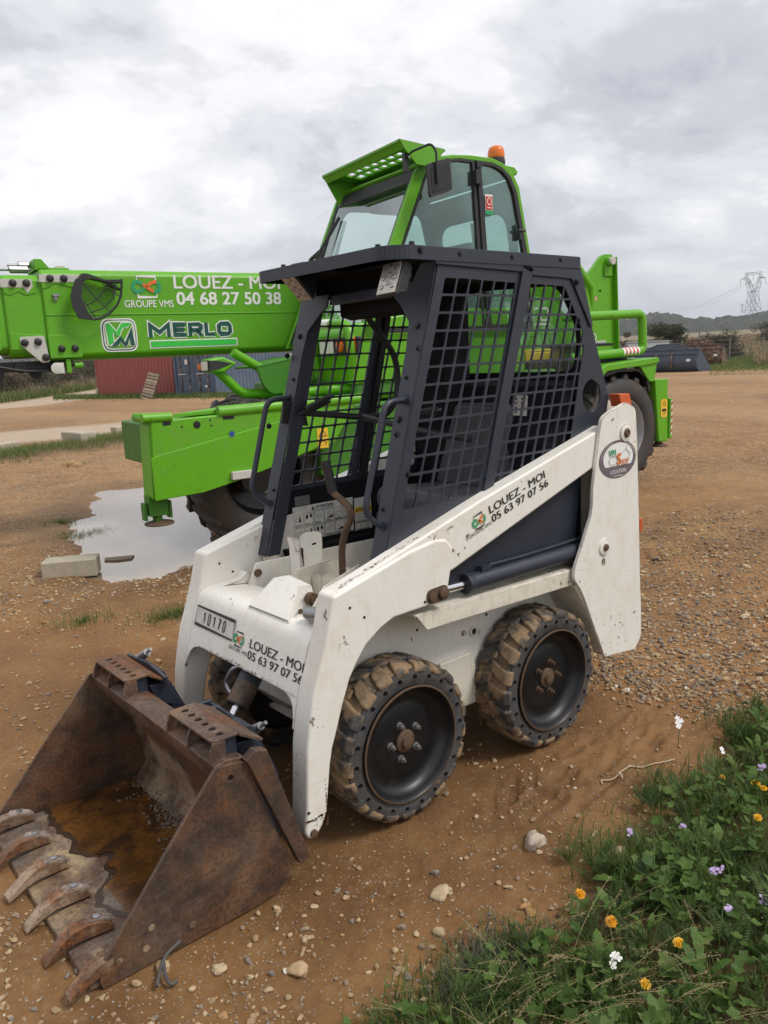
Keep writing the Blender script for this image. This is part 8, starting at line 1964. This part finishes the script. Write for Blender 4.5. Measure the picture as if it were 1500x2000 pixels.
# ---- flowers, one by one
PETY = plain('yellow_petal', (0.80, 0.44, 0.012), 0.5, 0, 0.12, 300, 0); PETO = plain('orange_petal', (0.74, 0.33, 0.010), 0.5, 0, 0.12, 300, 0)
PETL = plain('lilac_petal', (0.50, 0.36, 0.62), 0.5, 0, 0.2, 300, 0); PETW = plain('white_petal', (0.78, 0.77, 0.74), 0.5, 0, 0.06, 300, 0); STEM = plain('flower_stem', (0.07, 0.10, 0.03), 0.6, 0, 0.2, 60, 0)
def flower(name, label, cat, px, py, h, kind, size=1.0, mat=None):
    g0 = at_ground(px, py, h); gz = float(ground_z(np.array(g0.x), np.array(g0.y))); top = at_ground(px, py, gz+h)
    base = Vector((top.x+random.uniform(-.015, .015), top.y+random.uniform(-.015, .015), gz)); t = thing(name, label, cat, base)
    L = top-base; s = MB(); s.tube([(0, 0, -.005), (L.x*.3-.003, L.y*.4, L.z*.5), tuple(L)], [.0016, .0013, .0012], 6); s.build('stem', STEM, t)
    tw = (CAM_POS-top).normalized(); A = (Vector((0, 0, 1))*0.9 + tw*0.75 + Vector((random.gauss(0, .2), random.gauss(0, .2), 0))).normalized()
    X = A.orthogonal().normalized(); Y = A.cross(X); b = MB()
    def petal(c, ang, l, w, lift, notch=True):
        d = X*math.cos(ang)+Y*math.sin(ang); e = X*-math.sin(ang)+Y*math.cos(ang)
        b.add([c, c+d*l*.5+e*w*.5+A*lift*.6, c+d*l*.95+e*w*.42+A*lift, c+d*l*(1.0 if notch else 1.1)+A*lift, c+d*l*.95-e*w*.42+A*lift, c+d*l*.5-e*w*.5+A*lift*.6], [(0, 1, 2, 3, 4, 5)])
    if kind == 'daisy':
        R0 = .0135*size
        for ring, (n, r_, lf) in enumerate(((22, 1.0, .10), (18, .78, .28), (13, .52, .42), (8, .28, .5))):
            for i in range(n): petal(L+A*.001*ring, 6.283*i/n+ring*.4+random.gauss(0, .06), R0*r_*random.uniform(.88, 1.08), R0*.26, R0*lf*random.uniform(.6, 1.3))
    elif kind == 'cluster':
        for i in range(int(11*size)):
            c = L + (X*random.gauss(0, .0055) + Y*random.gauss(0, .0055))*size + A*random.uniform(-.004, .004); a0 = random.random()*6
            for k in range(5): petal(c, a0+1.2566*k, .0048, .0032, .0008, False)
    else:
        for i in range(5 if size > 1 else 3):
            c = L + (X*random.gauss(0, .008) + Y*random.gauss(0, .008))*size; a0 = random.random()*6
            for k in range(4): petal(c, a0+1.571*k, .0080*size, .0068*size, .0012)
    b.build('flower_head', mat, t, recalc=False, smooth=False)
    if kind == 'daisy':
        c = MB(); c.lathe([(0.0, 0), (.0022, .0), (.0020, .0022), (0, .003)], L+A*.0035, A, 10); c.build('flower_centre', PETO, t)
for a in ((1133, 1746, .055, 1.05, 'orange dandelion standing alone at the bare dirt edge of the verge', PETO), (1194, 1800, .06, 1.15, 'yellow orange dandelion just right of the lone one at the dirt edge', PETO), (1326, 1842, .07, 1.05, 'golden dandelion low in the verge, above the dry grass heads', PETY),
          (1411, 1518, .07, .80, 'small yellow dandelion far up the verge, left of the yellow pair', PETY), (1476, 1531, .075, 1.15, 'larger yellow dandelion of the pair near the right photo edge', PETY), (1492, 1540, .07, .85, 'yellow dandelion half cut by the right photo edge', PETY), (1480, 1597, .07, .95, 'yellow dandelion alone below the pair at the right edge', PETY), (1260, 1922, .05, .95, 'yellow dandelion nearest the camera, among the arching dry grass', PETY)):
    flower('yellow_flower', a[4], 'flower', a[0], a[1], a[2], 'daisy', a[3], a[5])
for a in ((1230, 1625, .07, 1.0, 'lilac flower head beside the tan stone at the edge of the grass'), (1333, 1615, .07, .8, 'small lilac flower head in the middle of the upper verge'), (1397, 1700, .10, 1.3, 'largest lilac flower head, on a tall stem in the middle of the verge'), (1422, 1772, .07, .9, 'lilac flower head low in the verge below the largest one'), (1487, 1498, .08, 1.1, 'lilac flower head highest up at the right photo edge'), (1492, 1757, .07, .9, 'lilac flower head cut by the right photo edge, lower down')):
    flower('lilac_flower', a[4], 'flower', a[0], a[1], a[2], 'cluster', a[3], PETL)
for a in ((1327, 1412, .09, 1.2, 'white flower sprig on a long stem over the bare mud'), (1411, 1466, .07, .9, 'small white flower at the upper end of the grass verge'), (1200, 1872, .07, 1.1, 'white flower among the dry grass heads in the foreground')):
    flower('white_flower', a[4], 'flower', a[0], a[1], a[2], 'cross', a[3], PETW)

# ================================================================== loose little pieces of one part become parts of their own
def split_islands(o):
    me = o.data; n = len(me.vertices); par = list(range(n))
    def find(a):
        while par[a] != a: par[a] = par[par[a]]; a = par[a]
        return a
    for e in me.edges:
        a, b = find(e.vertices[0]), find(e.vertices[1])
        if a != b: par[a] = b
    isl = {}
    for v in range(n): isl.setdefault(find(v), []).append(v)
    boxes = []
    for vs_ in isl.values():
        P = [me.vertices[v].co for v in vs_]; boxes.append([set(vs_), [min(p[k] for p in P)-0.0008 for k in range(3)], [max(p[k] for p in P)+0.0008 for k in range(3)]])
    merged = True
    while merged:
        merged = False
        for i in range(len(boxes)):
            for j in range(i+1, len(boxes)):
                a, b = boxes[i], boxes[j]
                if all(a[1][k] <= b[2][k] and b[1][k] <= a[2][k] for k in range(3)):
                    a[0] |= b[0]; a[1] = [min(p) for p in zip(a[1], b[1])]; a[2] = [max(p) for p in zip(a[2], b[2])]; boxes.pop(j); merged = True; break
            if merged: break
    if len(boxes) < 2: return
    polys = [tuple(p.vertices) for p in me.polygons]; co = [tuple(v.co) for v in me.vertices]
    for k, (vs_, _, _) in enumerate(boxes):
        idx = {v: i for i, v in enumerate(sorted(vs_))}; m2 = bpy.data.meshes.new(me.name)
        m2.from_pydata([co[v] for v in sorted(vs_)], [], [tuple(idx[v] for v in p) for p in polys if p[0] in idx]); m2.materials.append(me.materials[0]); m2.shade_smooth(); m2.set_sharp_from_angle(angle=R(38))
        if k == 0: o.data = m2
        else:
            c = o.copy(); c.data = m2; COL.objects.link(c); c.parent = o.parent
SPLIT = ('bolt', 'hole', 'weld', 'nut', 'washer', 'pin', 'wear_pad_cover', 'mast', 'arm_opening', 'red_stripe', 'panel_rib', 'edge_tube', 'side_rail', 'rib', 'axle', 'lamp_reflector', 'door_hardware', 'dashboard', 'wheel_arch', 'striped_tape', 'hinge', 'deck', 'pivot_gusset')
for o in list(SC.objects):
    if o.type == 'MESH' and o.parent is not None and o.data.users == 1 and any(o.name.split('.')[0].endswith(w) for w in SPLIT) and len(o.data.vertices) < 9000:
        split_islands(o)

# ---- the air: far hills fade
def build_haze():
    t = bpy.data.materials.new('pale_air'); t.use_nodes = True; N = t.node_tree.nodes; N.clear()
    out = N.new('ShaderNodeOutputMaterial'); v = N.new('ShaderNodeVolumePrincipled'); v.inputs['Density'].default_value = 0.00038; v.inputs['Color'].default_value = (0.80, 0.86, 0.95, 1); v.inputs['Anisotropy'].default_value = 0.2
    t.node_tree.links.new(v.outputs[0], out.inputs['Volume'])
    m = MB(); m.box(-3400, 3400, -3400, 3400, -8, 130); o = m.build('haze', t, None, smooth=False); o['kind'] = 'stuff'
build_haze()
